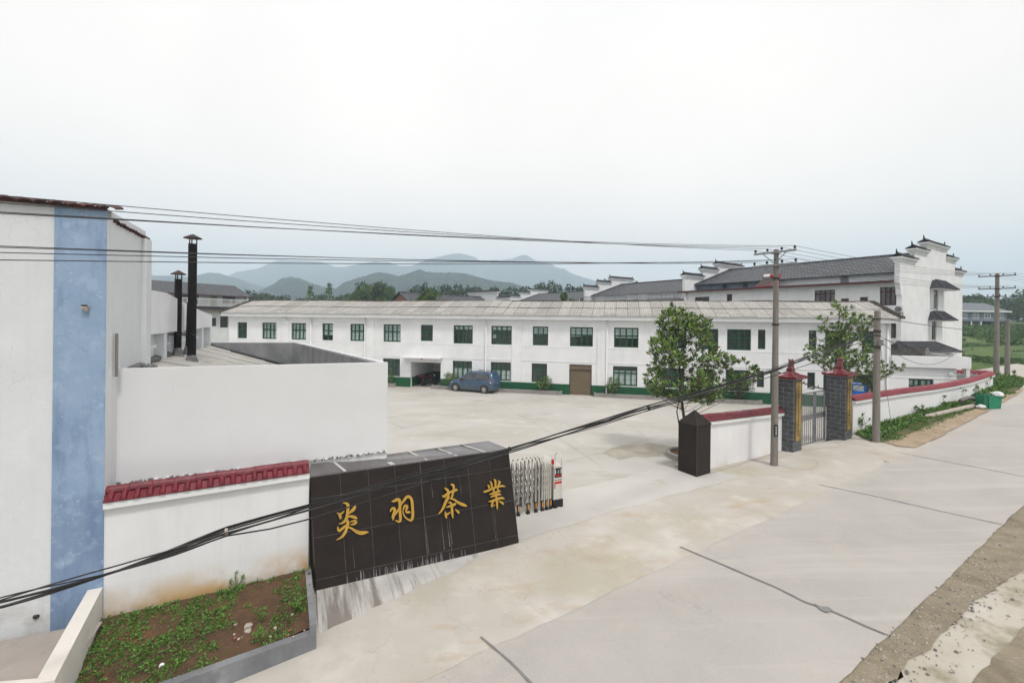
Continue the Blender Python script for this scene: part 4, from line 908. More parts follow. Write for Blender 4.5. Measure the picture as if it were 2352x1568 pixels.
for i in range(len(xs_) - 1):
    mb = MB(GT); a, b = xs_[i], xs_[i + 1]
    for y in (.03, DP - .03):
        for z in (.22, .60, .98):
            mb.tube([(a, y, gzb + z), (b, y, gzb + z + .36)], .012, 4); mb.tube([(a, y + .02, gzb + z + .36), (b, y + .02, gzb + z)], .012, 4)
    mb.tube([((a + b) / 2, 0, gzb + .79), ((a + b) / 2, DP, gzb + .79)], .012, 4); mb.build('scissor_link', M['linkbar'], gt_)
x0, x1 = (GI @ PP(1271, 1180, g0, GD)).x, (GI @ PP(1291, 1165, g0, GD)).x
mb = MB(GT); mb.box(x0, x1, .0, .46, gzb + .3, gzb + 1.36); du = mb.build('drive_unit', M['chrome'], gt_)
mb = MB(GT); mb.box(x0 - .02, x1 + .02, -.02, .48, gzb + .06, gzb + .298)
for x in (x0 + .05, x1 - .05):
    mb.T = GT @ Matrix.Translation((x, -.06, gzb + .06)) @ Matrix.Rotation(-PI / 2, 4, 'X'); mb.lathe([(.06, 0), (.06, .06)], (0, 0, 0), 12)
mb.T = GT
mb.build('drive_base', M['black'], du)
mb = MB(GT); pts = [(x1 - .02, 0.02, gzb + 1.34), (x1 - .02, .02, gzb + 1.5)] + [(x1 - .02, .23 - math.cos(PI * q / 8) * .21, gzb + 1.5 + math.sin(PI * q / 8) * .2) for q in range(1, 8)] + [(x1 - .02, .44, gzb + 1.5), (x1 - .02, .44, gzb + 1.34)]
mb.tube(pts, .022, 6); mb.build('hoop_handle', M['chrome'], du)
mb = MB(GT); mb.lathe([(.05, 0), (.052, .05), (.035, .15), (.01, .16)], (x0 + .07, .2, gzb + 1.38), 10); mb.build('beacon', M['red'], du)
mb = MB(GT); mb.box(x0 + .03, x1 - .03, -.008, -.002, gzb + 1.0, gzb + 1.30); pn = mb.build('control_panel', M['black'], du)
mb = MB(GT); mb.box(x0 + .05, x1 - .05, -.011, -.009, gzb + 1.04, gzb + 1.09); mb.box(x0 + .03, x1 - .03, -.008, -.002, gzb + .80, gzb + .87); mb.box(x0 + .03, x0 + .06, -.008, -.002, gzb + .66, gzb + .785); mb.build('red_marking', M['red'], du)
mb = MB(GT); xc = (x0 + x1) / 2; mb.tube([(xc + .03, -.012, gzb + 1.24), (xc + .01, -.012, gzb + 1.2), (xc - .03, -.012, gzb + 1.18), (xc + .0, -.012, gzb + 1.14), (xc + .035, -.012, gzb + 1.15)], .008, 4); mb.box(x0 + .045, x0 + .07, -.011, -.009, gzb + 1.12, gzb + 1.27); mb.box(x1 - .07, x1 - .045, -.011, -.009, gzb + 1.12, gzb + 1.27)
mb.build('panel_emblem', M['white'], du)
def text_mesh(name, body, T, size, mat, parent, ext=.002, vert=False, pitch=None):
    """lettering cut as flat raised shapes on the local x-z face of T"""
    mb = MB(T)
    for i, ch in enumerate(body if vert else [body]):
        cu = bpy.data.curves.new('lettering', 'FONT'); cu.body = ch; cu.size = size; cu.extrude = ext; cu.align_x = 'CENTER'; cu.align_y = 'CENTER'; cu.resolution_u = 2
        o = bpy.data.objects.new('lettering', cu); COL.objects.link(o); bpy.context.view_layer.update()
        me = bpy.data.meshes.new_from_object(o.evaluated_get(bpy.context.evaluated_depsgraph_get()))
        zo = -i * (pitch or size) if vert else 0
        mb.add([(v.co.x, -v.co.z, v.co.y + zo) for v in me.vertices], [list(p.vertices) for p in me.polygons])
        bpy.data.objects.remove(o); bpy.data.curves.remove(cu); bpy.data.meshes.remove(me)
    return mb.build(name, mat, parent, recalc=False)
mb = MB(GT); rng = random.Random(2)
for k in range(9): x = x0 + .04 + k * (x1 - x0 - .08) / 8; mb.box(x - .008, x + .006, -.0045, -.001, gzb + .91, gzb + .925 + rng.uniform(.005, .02))
mb.build('small_print', M['ink'], du)

# ------------------------------------------------------------------ black granite gate post and the short tiled wall behind it
p0 = PG(1600, 1098); bp = thing('granite_gate_post', frame(p0, Rd), 'black polished granite gate post with a pyramid cap, end of the short tiled wall', 'pillar')
BT = frame(p0, Rd); Wd = .82
mb = MB(BT); mb.box(0, Wd, 0, Wd, -.3, 1.90); mb.build('shaft', M['granite'], bp)
mb = MB(BT); mb.hexa([(-.02, -.02, 1.90), (Wd + .02, -.02, 1.90), (Wd + .02, Wd + .02, 1.90), (-.02, Wd + .02, 1.90)], [(-.02, -.02, 1.925), (Wd + .02, -.02, 1.925), (Wd + .02, Wd + .02, 1.925), (-.02, Wd + .02, 1.925)])
mb.add([(-.02, -.02, 1.926), (Wd + .02, -.02, 1.926), (Wd + .02, Wd + .02, 1.926), (-.02, Wd + .02, 1.926), (Wd / 2, Wd / 2, 2.42)], [(0, 1, 4), (1, 2, 4), (2, 3, 4), (3, 0, 4)]); mb.build('pyramid_cap', M['granite'], bp)
mb = MB(BT)
mb.box(-.004, .012, -.004, .012, -.2, 1.895); mb.box(-.003, Wd, -.003, 0, .82, .826); mb.box(-.003, 0, 0, Wd, .82, .826)
for cx_, cy_ in ((-.02, -.02), (Wd + .02, -.02), (-.02, Wd + .02)): mb.tube([(cx_, cy_, 1.93), (Wd / 2, Wd / 2, 2.424)], .006, 4)
mb.build('tile_joint', M['grout'], bp)
wa, wb = BT @ V((Wd, .30, 0)), PG(1795, 1037)
tiled_wall('tiled_wall', [(wa.x, wa.y, 0, 1.93), (wb.x, wb.y, .05, 1.80)], 'short white wall with glossy red tile cap between granite post and brick pier', rib=.11, paint='yardwall')
# ------------------------------------------------------------------ brick piers with their brass plates and the side gate
def pier(front, Lr, Ln, topy, label, words, pw):
    p = PG(*front); T = frame(p, Rd); z0 = p.z; zt_ = PD(front[0], topy, p.y).z
    t_ = thing('brick_pier', T, label, 'pillar', 'grey brick piers of the side gate')
    h = zt_ - z0
    mb = MB(T); mb.box(0, Lr, 0, Ln, -.4, h); mb.build('shaft', M['greybrick'], t_)
    mb = MB(T); mb.box(-.03, Lr + .03, -.03, Ln + .03, h - .06, h - .001); mb.build('neck_band', M['greypl'], t_)
    mb = MB(T); o = .16; H = .34; c = (Lr / 2, Ln / 2, h + H)
    e = [(-o, -o), (Lr + o, -o), (Lr + o, Ln + o), (-o, Ln + o)]
    mb.hexa([(x, y, h) for x, y in e], [(x, y, h + .09) for x, y in e])
    for k in range(4):
        a, b = V((*e[k], h + .092)), V((*e[(k + 1) % 4], h + .092)); cc = V(c)
        mid = lambda q, s: q.lerp(cc, s) - V((0, 0, .045 * math.sin(PI * s)))
        a1, b1 = mid(a, .5), mid(b, .5); ca, cb2 = a.lerp(cc, .86), b.lerp(cc, .86)
        mb.quad(a, b, b1, a1); mb.quad(a1, b1, cb2, ca)
        n = 8
        for j in range(n):
            s = (j + .5) / n; q0 = a.lerp(b, s); q1 = ca.lerp(cb2, s); qm = a1.lerp(b1, s)
            mb.tube([q0, qm, q1], .018, 5)
        mb.tube([a, a1, ca], .03, 6)
    mb.box(c[0] - .12, c[0] + .12, c[1] - .12, c[1] + .12, h + H - .09, h + H + .08)
    mb.build('tile_roof', M['redtile'], t_)
    # little seated-lion finial
    x, y, z = 0, 0, 0; mb = MB(T @ Matrix.Translation((c[0], c[1], h + H + .06)) @ Matrix.Diagonal((1.3, 1.3, .95, 1)))
    mb.lathe([(.10, 0), (.11, .05), (.085, .1)], (x, y, z), 10); mb.lathe([(.09, .09), (.10, .16), (.075, .27), (.05, .33)], (x + .015, y, z), 10)
    mb.lathe([(.02, .26), (.085, .29), (.095, .35), (.08, .42), (.03, .45)], (x + .03, y - .01, z), 10)
    for s in (-1, 1): mb.tube([(x + .08, y + s * .05, z + .05), (x + .07, y + s * .05, z + .2), (x + .04, y + s * .05, z + .3)], [.03, .025, .025], 6); mb.lathe([(.025, .41), (.012, .48)], (x + .0, y + s * .06, z), 6)
    mb.box(x + .09, x + .14, y - .035, y + .035, z + .31, z + .37); mb.build('finial', M['redtile'], t_)
    a, b = pw
    mb = MB(T); mb.box(a, b, -.035, -.004, .50, h - .12); pl = mb.build('name_plate', M['brass'], t_)
    n = len(words); hh = h - .12 - .5 - .36; s = hh / n
    text_mesh('plate_lettering', words, T @ Matrix.Translation(((a + b) / 2, -.037, h - .30 - s / 2)), s * .98, M['ink'], pl, vert=True, pitch=s)
    return t_, T, h, p
pr1 = pier((1821, 1041), .74, .62, 871, 'nearer grey brick pier carrying a long brass name plate, beside the concrete pole', '宁乡县沩山乡炎羽茶叶专业合作社', (.16, .60))
pr2 = pier((1941, 1013), .70, .80, 864, 'farther grey brick pier with stained brass plate, where the long tiled wall starts', '湖南炎羽茶业有限公司', (.14, .56))
a = pr1[1] @ V((.70, .45, 0)); b = PG(1895, 1010); gd = (b - a).to_2d(); SG = frame((a.x, a.y, zg(a.x, a.y)), gd); Lg = gd.length - .02
sgt = thing('side_gate', SG, 'narrow stainless steel gate with a sunburst top between two brick piers', 'gate')
mb = MB(SG); HG = 2.42; sp_ = Lg * .66
for x in (.02, sp_, sp_ + .07, Lg - .04): mb.box(x - .028, x + .028, -.028, .028, .04, HG)
for z in (.06, 1.18, 1.38, HG):
    mb.box(.05, sp_ - .03, -.022, .022, z - .022, z + .022); mb.box(sp_ + .1, Lg - .07, -.022, .022, z - .022, z + .022)
mb.build('frame', M['steel'], sgt)
mb = MB(SG)
for a0, a1, n in ((.05, sp_ - .03, 11), (sp_ + .1, Lg - .07, 5)):
    for i in range(n):
        x = a0 + (i + .5) * (a1 - a0) / n
        mb.box(x - .013, x + .013, -.012, .012, .09, 1.155); mb.box(x - .013, x + .013, -.012, .012, 1.405, HG - .03)
    mb.box(a0, a1, -.008, .008, 1.21, 1.35)
mb.build('bars', M['steel'], sgt)
mb = MB(SG); arc = [(.02 + (Lg - .06) * t, 0, HG + .08 + .52 * (.5 + .5 * math.cos(PI * t)) ** .8) for t in [k / 14 for k in range(15)]]
mb.tube([(.02, 0, HG + .02)] + arc, .032, 6)
for k in range(2, 14, 3): p = arc[k]; mb.tube([p, (p[0], 0, p[2] + .06), (p[0], 0, p[2] + .15)], [.014, .03, .003], 6)
mb.build('arch_rail', M['darksteel'], sgt)
mb = MB(SG)
for k in range(6):
    an = .12 + k * .25; L = .85
    tgt = min(arc, key=lambda q: abs(math.atan2(q[2] - HG, q[0] - .02) - an)); mb.tube([(.06 + .16 * math.cos(an), 0, HG + .05 + .16 * math.sin(an)), (tgt[0], 0, tgt[2] - .01)], .024, 5)
mb.tube([(.03 + .22 * math.cos(t * .157), 0, HG + .03 + .22 * math.sin(t * .157)) for t in range(11)], .012, 5)
mb.build('sunburst', M['chrome'], sgt)
# long tiled wall to the right
lw = []
for px, yc, zc, yb in ((1960, 919, 1.95, 985), (2010, 911, 1.95, 975), (2070, 902, 1.94, 965), (2142, 893, 1.93, 950), (2190, 885, 1.96, 940), (2228, 876.5, 2.02, 930), (2256, 868, 2.08, 918), (2281, 859, 2.16, 905)):
    p = PZ(px, yc, zc); lw.append((p.x, p.y, min(PZ(px, yb, .3).z, zg(p.x, p.y)), zc - .02))
tiled_wall('boundary_wall', lw, 'long white boundary wall with faded red tile cap beside the road', tile='fadedtile', rib=.22, paint='yardwall')
e0 = V(lw[-1][:2]); e1 = PZ(2243, 860, 2.1); e1 = V((e1.x - .2, e0.y + 3.2))
tiled_wall('boundary_wall', [(e0.x - .05, e0.y + .35, .6, 2.14), (e0.x - 3.4, e0.y + 2.2, .6, 2.05)], 'short tiled return of the boundary wall behind the tall concrete power pole', tile='fadedtile', rib=.3)

# ------------------------------------------------------------------ poles and wires
def pole(base, topy, r0, r1, label, arms=(), band=None, extra=None, d=None):
    p = PG(*base) if d is None else PD(base[0], base[1], d)
    zt_ = PD(base[0], topy, p.y).z; t_ = thing('utility_pole', p, label, 'utility pole')
    lean = RHO * 0
    mb = MB(); mb.lathe([(r0, p.z - .4), (r0, p.z), (r1, zt_), (r1 * .3, zt_ + .01)], (p.x, p.y, 0), 18); mb.build('post', M['conc'], t_, smooth=False)
    tips = []
    for z, L, bold in arms:
        mb = MB(); T = frame((p.x, p.y, z), Nd); mb.T = T; y = r1 + .05
        mb.box(-L, L, y - .035, y + .035, -.035, .035); mb.box(-.16, .16, -y * .9, y, -.05, -.036)
        if bold: mb.tube([(-.45, y, -.03), (0, r1 + .01, -.45)], .018, 5); mb.tube([(.45, y, -.03), (0, r1 + .01, -.45)], .018, 5)
        cr = mb.build('crossarm', M['steel'] if bold else M['darksteel'], t_); row = []
        for x in (-L + .06, -L * .34, L * .34, L - .06):
            mb = MB(); mb.T = T; mb.lathe([(.014, .03), (.014, .07), (.05, .08), (.055, .11), (.035, .13), (.045, .15), (.02, .18)], (x, y, 0), 8); mb.build('insulator', M['black'], cr); row.append(T @ V((x, y, .16)))
        tips.append(row)
    return t_, p, zt_, tips
dA = PG(1778, 1070).y
zA1, zA2 = PD(1780, 580, dA).z, PD(1780, 609, dA).z
pA = pole((1778, 1070), 573, .142, .088, 'tall concrete power pole with two crossarms in front of the short tiled wall', ((zA1, .82, True), (zA2, .86, True)))
mb = MB(); p = pA[1]; T = frame((p.x, p.y, 0), (V((p.x, p.y)).normalized().yx * V((1, -1)))); 
mb.T = T; z = PD(1778, 980, p.y).z; mb.box(-.02, .12, -.165, -.145, z - .32, z + .12); ntc = mb.build('notice_plate', M['black'], pA[0])
mb = MB(T); rng = random.Random(5)
for k in range(6): mb.box(.03 + rng.uniform(-.01, .01), .085, -.17, -.166, z - .27 + k * .06, z - .245 + k * .06)
mb.build('small_print', M['white'], ntc)
for zz_, nm in ((PD(1782, 640, p.y).z, 'iron_band'), (PD(1782, 745, p.y).z, 'iron_band')):
    mb = MB(); mb.lathe([(.125, zz_ - .04), (.125, zz_ + .04)], (p.x, p.y, 0), 14); mb.build(nm, M['rust'], pA[0])
pB = pole((2012, 1016), 714, .155, .118, 'shorter weathered concrete pole carrying the cable bundle beside the brick pier')
p = pB[1]; zB = PD(2012, 765, p.y).z
for dz in (.65, .12, .05, -.1, -.6, -.68):
    mb = MB(); mb.lathe([(.15, zB + dz - .025), (.15, zB + dz + .025)], (p.x, p.y, 0), 14); mb.build('iron_band', M['rust'] if dz > 0 else M['darksteel'], pB[0])
mb = MB(frame((p.x, p.y, zB - .42), Rd)); mb.box(-.17, -.02, -.26, -.13, -.14, .14); mb.build('junction_box', M['steel'], pB[0])
dC = 36.0; zC = [PD(2287, y, dC).z for y in (634, 663, 681)]
pC = pole((2288, 886), 628, .19, .12, 'tallest concrete power pole with three crossarms at the end of the boundary wall', ((zC[0], 1.05, False), (zC[1], 1.05, False), (zC[2], .55, False)), d=dC)
pD_ = pole((2313, 884), 733, .19, .13, 'pale concrete pole standing in roadside weeds beside the three armed pole', d=38.5)
mb = MB(frame((pD_[1].x, pD_[1].y, pD_[2] - .5), Rd)); mb.box(-.5, .35, -.2, -.13, .2, .26); mb.build('crossarm', M['steel'], pD_[0])
rng = random.Random(21)
yL = ((490, 487, 466, 449), (597, 580, 568, 565))
wn = 0; names = ('farthest', 'second farthest', 'second nearest', 'nearest')
for ar in (0, 1):
    for k in range(4):
        s = pA[3][ar][k]; e = PP(0, yL[ar][k] , s, -Rd); t0 = (e - s).to_2d().length; c = .0011
        kz = (e.z - s.z - c * t0 * t0) / t0
        pts = [s + V((-Rd.x * t, -Rd.y * t, kz * t + c * t * t)) for t in (t0 * 1.7, t0 * 1.4, t0 * 1.15, t0, t0 * .85, t0 * .7, t0 * .55, t0 * .4, t0 * .25, t0 * .12, 0)]
        q = pC[3][ar][k]; n = 12
        for j in range(1, n + 1):
            t = j / n; g = s.lerp(q, t); g.z -= 4 * .35 * t * (1 - t); pts.append(g)
        for j in range(1, 5):
            g = q + V((9 * j, 4.2 * j, -.25 * j + .02 * j * j)); pts.append(g)
        mb = MB(); mb.tube(pts, .0075, 5)
        tag(mb.build('power_wire', M['darksteel'], smooth=True), f"black power wire tied to the {names[k]} insulator of the poles' {'top' if ar == 0 else 'lower'} crossarms", 'wire', 'power wires over the yard wall')
# thick bundle of telephone cables
bpx = [(-160, 1432), (0, 1384), (130, 1346), (270, 1304), (400, 1262), (520, 1220), (700, 1170), (860, 1122), (1020, 1078), (1170, 1031), (1280, 998), (1380, 969), (1490, 936), (1600, 906), (1700, 876), (1780, 849), (1850, 820), (1930, 793), (2006, 767)]
cb = thing('cable_bundle', pB[1] + V((0, 0, zB - pB[1].z)), 'thick sagging bundle of black cables running from the weathered pole across the sign', 'cable')
s0 = V((p.x - .02, p.y - .16, 0))
base = [PP(x, y, s0, -Rd) for x, y in bpx]
for k in range(7):
    rng = random.Random(60 + k); ph = rng.uniform(0, 6); amp = rng.uniform(.035, .085); r = (.017, .013, .011, .011, .009, .014, .009)[k]
    pts = []
    for i in range(len(base) - 1):
        for j in range(4):
            t = (i + j / 4); q = base[i].lerp(base[i + 1], j / 4); sq = 1 if t < 16 else max(0, (18 - t) / 2)
            pts.append(q + V((Nd.x, Nd.y, 0)) * .09 * math.cos(t * .8 + ph) * sq + V((0, 0, amp * math.sin(t * (.55 + .07 * k) + ph) * sq)))
    pts.append(base[-1])
    mb = MB(); mb.tube(pts, r, 6); mb.build('cable', M['black'] if k not in (2, 5) else M['darksteel'], cb, smooth=True)
for i in (5, 9, 12):
    mb = MB(); q = base[i]; t = (base[i + 1] - base[i]).normalized() * .02
    mb.tube([q - t, q + t], .055, 8); mb.build('cable_tie', M['stone'] if i == 5 else M['black'], cb)
lc = [(520, 1228), (620, 1212), (700, 1192), (800, 1162), (900, 1131), (1000, 1098), (1090, 1066), (1170, 1034)]
mb = MB(); mb.tube([PP(x, y, s0 + V((0, 0, 0)), -Rd) + V((.02, -.03, 0)) for x, y in [(-160, 1436), (0, 1391), (260, 1312), (400, 1270)] + lc + [(1380, 972), (1600, 910), (1700, 885), (1776, 862), (1850, 838), (2006, 772)]], .0125, 6); mb.build('loose_cable', M['black'], cb, smooth=True)
def droop(a, b, sag, r, label, n=16):
    pts = []
    for i in range(n + 1):
        t = i / n; q = a.lerp(b, t); q.z -= 4 * sag * t * (1 - t); pts.append(q)
    mb = MB(); mb.tube(pts, r, 5); return tag(mb.build('service_wire', M['darksteel'], smooth=True), label, 'wire')
pBt = lambda y: PD(2014, y, p.y)
droop(pBt(729), PD(2420, 764, 38), .3, .016, 'nearly level black wire leaving the top of the weathered short pole towards the right')
droop(pBt(768), PD(2085, 790, 31.6), .15, .012, 'upper thin wire dropping from the weathered pole to the dark hip roof')
droop(pBt(776), PD(2200, 806, 30.2), 1.05, .012, 'longest drooping wire from the weathered pole over the white flat roof parapet')
droop(pBt(768), PD(2230, 800, 30.6), .7, .012, 'second drooping wire hanging in front of the white flat roof parapet')
droop(pD_[1] + V((0, 0, pD_[2] - pD_[1].z - .3)), PD(2420, 748, 38), .1, .02, 'thick wire leaving the pale roadside pole to the right')
mb = MB(); a = PD(2021, 790, p.y); b = PG(2050, 992); mb.tube([a, b], .01, 5); tag(mb.build('stay_wire', M['steel']), 'thin slanting stay wire of the weathered pole in front of the boundary wall', 'wire')
# ------------------------------------------------------------------ rubbish bin, concrete pipes, stones
db = PG(2272, 941); DT = frame(db, (V((1, .12)))); bn_ = thing('rubbish_bin', DT, 'green metal rubbish bin with a white sack on top by the roadside', 'rubbish bin')
mb = MB(DT); t = .03; W, D_, H_ = .78, .7, .86
mb.hexa([(0, 0, 0), (W, 0, 0), (W, D_, 0), (0, D_, 0)], [(-.06, -.02, H_), (W + .08, -.02, H_ - .1), (W + .08, D_ + .02, H_ - .1), (-.06, D_ + .02, H_)])
mb.build('body', mk('green bin paint', (.01, .22, .11), (.01, .17, .085), scale=3, rough=.5, layers=[dict(c=(.12, .1, .07), s=4, lo=.6, hi=.75, k=.6)]), bn_)
mb = MB(DT); mb.box(-.36, -.1, .0, .06, .1, .95); mb.box(-.3, -.06, -.05, .05, .0, .1); mb.build('lid', mk('dark green bin paint', (.01, .13, .065), (.01, .1, .05), scale=3, rough=.55), bn_)
def blob(name, c, r, mat, label, cat, sq=.6, seed=1, sx=1.3):
    b = bmesh.new(); bmesh.ops.create_icosphere(b, subdivisions=3, radius=1); mb = MB()
    vs = []
    for v in b.verts:
        n = noise.noise(v.co * 1.6 + V((seed, 0, 0))) * .45 + noise.noise(v.co * 4 + V((seed, 2, 0))) * .16
        q = v.co * (1 + n); vs.append(V(c) + V((q.x * r * sx, q.y * r, max(q.z * r * sq, -r * sq * .7))))
    mb.add(vs, [[v.index for v in f.verts] for f in b.faces]); b.free()
    return tag(mb.build(name, mat, smooth=True), label, cat)
blob('rubbish_sack', DT @ V((.68, .1, .90)), .24, M['white'], 'crumpled white plastic sack lying on top of the green rubbish bin', 'sack', seed=3)
blob('rubbish_sack', DT @ V((-.42, .1, .18)), .2, M['white'], 'small pale plastic sack on the ground left of the green bin', 'sack', seed=8, sx=1.0)
def cpipe(a, b, r, label, arch=0):
    pts = [a.lerp(b, i / 8) + V((0, 0, arch * 4 * (i / 8) * (1 - i / 8))) for i in range(9)]; mb = MB()
    mb.tube(pts, r, 10); return tag(mb.build('concrete_pole_piece', M['conc'] if arch else M['stone'], smooth=True), label, 'concrete piece')
cpipe(PG(2120, 962) + V((0, 0, .08)), PG(2235, 938) + V((0, 0, .16)), .13, 'old concrete pole lying in the weeds along the boundary wall')
cpipe(PG(2206, 934) + V((0, 0, .35)), PG(2250, 930) + V((0, 0, .15)), .12, 'curved concrete pipe piece arching out of the weeds near the bin', arch=.25)
mb = MB(); rock(mb, PG(2036, 1063) + V((0, 0, .04)), .10, 5); tag(mb.build('stone', M['stone']), 'single pale stone lying on the road joint before the boundary wall', 'stone')
def stone(px, py, r, label, mat='stone', z=None, sq=.7, seed=0):
    q = PG(px, py) if z is None else PZ(px, py, z); mb = MB(); rock(mb, q + V((0, 0, r * .35)), r, seed + px, 0, sq); return tag(mb.build('stone', M[mat]), label, 'stone')
stone(570, 1440, .085, 'round pale stone in the weedy plot, upper of two touching stones', z=-.16)
stone(569, 1452, .075, 'round pale stone in the weedy plot, lower of two touching stones', z=-.18)
rng = random.Random(77)
for k in range(34):
    stone(rng.choice((330, 380, 420, 470, 520, 600, 640, 660, 540, 460)) + rng.randint(-40, 40), rng.randint(1395, 1470), rng.uniform(.014, .04), 'small broken brick or stone scattered among the weeds of the garden plot', rng.choice(('brickrubble', 'stone', 'stone')), z=-.16, seed=k)['group'] = 'rubble pieces in the garden plot'
mb = MB(); rock(mb, PZ(372, 1530, -.2) + V((0, 0, .03)), .05, 5); tag(mb.build('crumpled_paper', M['white']), 'crumpled white litter lying in the weeds near the dark kerb', 'litter')
# ------------------------------------------------------------------ white gabled houses with stepped tile-capped end walls
GD_ = V((.836, .549)).normalized(); LD_ = V((-GD_.y, GD_.x))          # along the end wall, along the long side (going back)
def cap(parent, T, x0, x1, z, th, tips):
    mb = MB(T)
    for k, (o, a, b) in enumerate(((.06, -.1, .08), (.14, .08, .20), (.24, .20, .34))):
        mb.box(x0 - o, x1 + o, -o, th + o, z + a, z + b - .002)
    mb.build('cornice', M['wall'], parent)
    mb = MB(T); c = th / 2; w = th / 2 + .30; zb, zr = z + .34, z + .62; e = .14; a, b = x0 - e, x1 + e
    for s in (-1, 1):
        y0 = c + s * w
        mb.hexa([(a, y0, zb), (b, y0, zb), (b, c, zr - .03), (a, c, zr - .03)], [(a, y0, zb + .05), (b, y0, zb + .05), (b, c, zr), (a, c, zr)])
        n = max(3, int((b - a) / .26))
        for i in range(n):
            x = a + (i + .5) * (b - a) / n; mb.tube([(x, y0 - s * -.02, zb + .05), (x, c, zr)], .055, 5)
    mb.tube([(a, c, zr + .05), ((a + b) / 2, c, zr + .02), (b, c, zr + .05)], .085, 6)
    for s in tips:
        xe = a if s < 0 else b
        mb.tube([(xe - s * .3, c, zr + .05), (xe - s * .02, c, zr + .10), (xe + s * .06, c, zr + .26), (xe + s * .03, c, zr + .40)], [.08, .07, .05, .02], 6)
    mb.build('tile_cap', M['slate'], parent)
def stepped(parent, T, steps, th, z0, brk=None):
    """steps: (x0, x1, top z) from left to right"""
    pts = [(steps[0][0], 0, z0)]
    if brk: pts += [(steps[0][0], 0, brk[0]), (steps[0][0] - .18, 0, brk[0] + .05), (steps[0][0] - .22, 0, brk[0] + .5), (steps[0][0] - .42, 0, brk[1] - .1), (steps[0][0] - .5, 0, brk[1])]; x = steps[0][0] - .5
    else: x = steps[0][0]
    for i, (a, b, z) in enumerate(steps):
        pts += [(x, 0, z), (b, 0, z)]; x = b
    pts += [(steps[-1][1], 0, z0)]
    mb = MB(T); mb.ext([V(p) for p in pts], (0, th, 0)); mb.build('end_wall', M['wall'], parent)
    n = len(steps)
    for i, (a, b, z) in enumerate(steps):
        mid_ = i == n // 2 and n % 2
        aa = (a - .5 if brk and i == 0 else a); cap(parent, T, aa + (.0 if i <= n // 2 else .1), b - (.0 if i >= n // 2 else .1), z, th, (-1, 1) if mid_ else ((-1,) if i < n // 2 else (1,)))
def gabled_house(name, corner, Ln, label, steps, zE, zRd, zP, z0=-.8, setb=1.9, near=True, far=True, clear_dark=(0, 0), brk=None):
    Wd_ = steps[-1][1]; fo = V((corner.x, corner.y)) + LD_ * Ln
    FT = frame((fo.x, fo.y, 0), -LD_); GT_ = frame((corner.x, corner.y, 0), GD_); GF = frame((fo.x, fo.y, 0), GD_)
    t_ = thing(name, frame((fo.x, fo.y, z0 + .3), -LD_), label, 'building')
    if near: stepped(t_, GT_, steps, .36, z0, brk)
    if far: stepped(t_, GF @ Matrix.Translation((0, -.36, 0)), steps, .36, z0, brk)
    # roof between the end walls
    n0, n1 = .0 if not far else .361, Ln - (.361 if near else 0)
    mb = MB(FT)
    for a, b, za, zb in ((setb - .45, Wd_ / 2, zE, zRd), (Wd_ - setb + .45, Wd_ / 2, zE, zRd)):
        mb.hexa([(n0, a, za), (n1, a, za), (n1, b, zb), (n0, b, zb)], [(n0, a, za + .09), (n1, a, za + .09), (n1, b, zb + .09), (n0, b, zb + .09)])
    mb.box(n0, n1, Wd_ / 2 - .12, Wd_ / 2 + .12, zRd + .05, zRd + .22)
    if far: mb.hexa([(n0, setb - .55, zE + .05), (n0 + .3, setb - .55, zE + .05), (n0 + .3, Wd_ / 2, zRd + .05), (n0, Wd_ / 2, zRd + .05)], [(n0, setb - .55, zE + .2), (n0 + .3, setb - .55, zE + .2), (n0 + .3, Wd_ / 2, zRd + .2), (n0, Wd_ / 2, zRd + .2)])
    mb.build('roof', M['tile'], t_)
    mb = MB(FT); mb.box(n0, n1, setb, setb + .2, zP, zE + .2); mb.box(n0, n1, Wd_ - setb - .2, Wd_ - setb, zP - 3, zE + .2); mb.build('upper_wall', M['wall'], t_)
    return t_, FT, GT_, n0, n1
cr = PD(2070, 760, 39.0)
G0 = frame((cr.x, cr.y, 0), GD_); G0I = G0.inverted()
def GP(px, py): q = G0I @ PP(px, py, cr, GD_); return q.x, q.z
def gx_(px): return GP(px, 640)[0]
stp = [(0, gx_(2101), GP(2075, 600)[1]), (gx_(2101), gx_(2128), GP(2108, 580.5)[1]), (gx_(2128), gx_(2173), GP(2148, 570)[1]), (gx_(2173), gx_(2193.5), GP(2186, 601)[1]), (gx_(2193.5), gx_(2211), GP(2204, 631)[1])]
W_ = stp[-1][1]
Ln = ((PP(1573, 690, cr, LD_) - cr).to_2d()).length
F0 = frame(((V((cr.x, cr.y)) + LD_ * Ln).x, (V((cr.x, cr.y)) + LD_ * Ln).y, 0), -LD_); F0I = F0.inverted()
def FQ(px, py): q = F0I @ PP(px, py, cr, LD_); return q.x, q.z
zP0 = 9.3
gh, FT, GT_, n0, n1 = gabled_house('gabled_guesthouse', cr, Ln, 'large white three storey house with stepped gable and grey tile roof behind the workshop', stp, 10.24, 12.6, 9.5, brk=(GP(2070, 678)[1], GP(2066, 650)[1]))
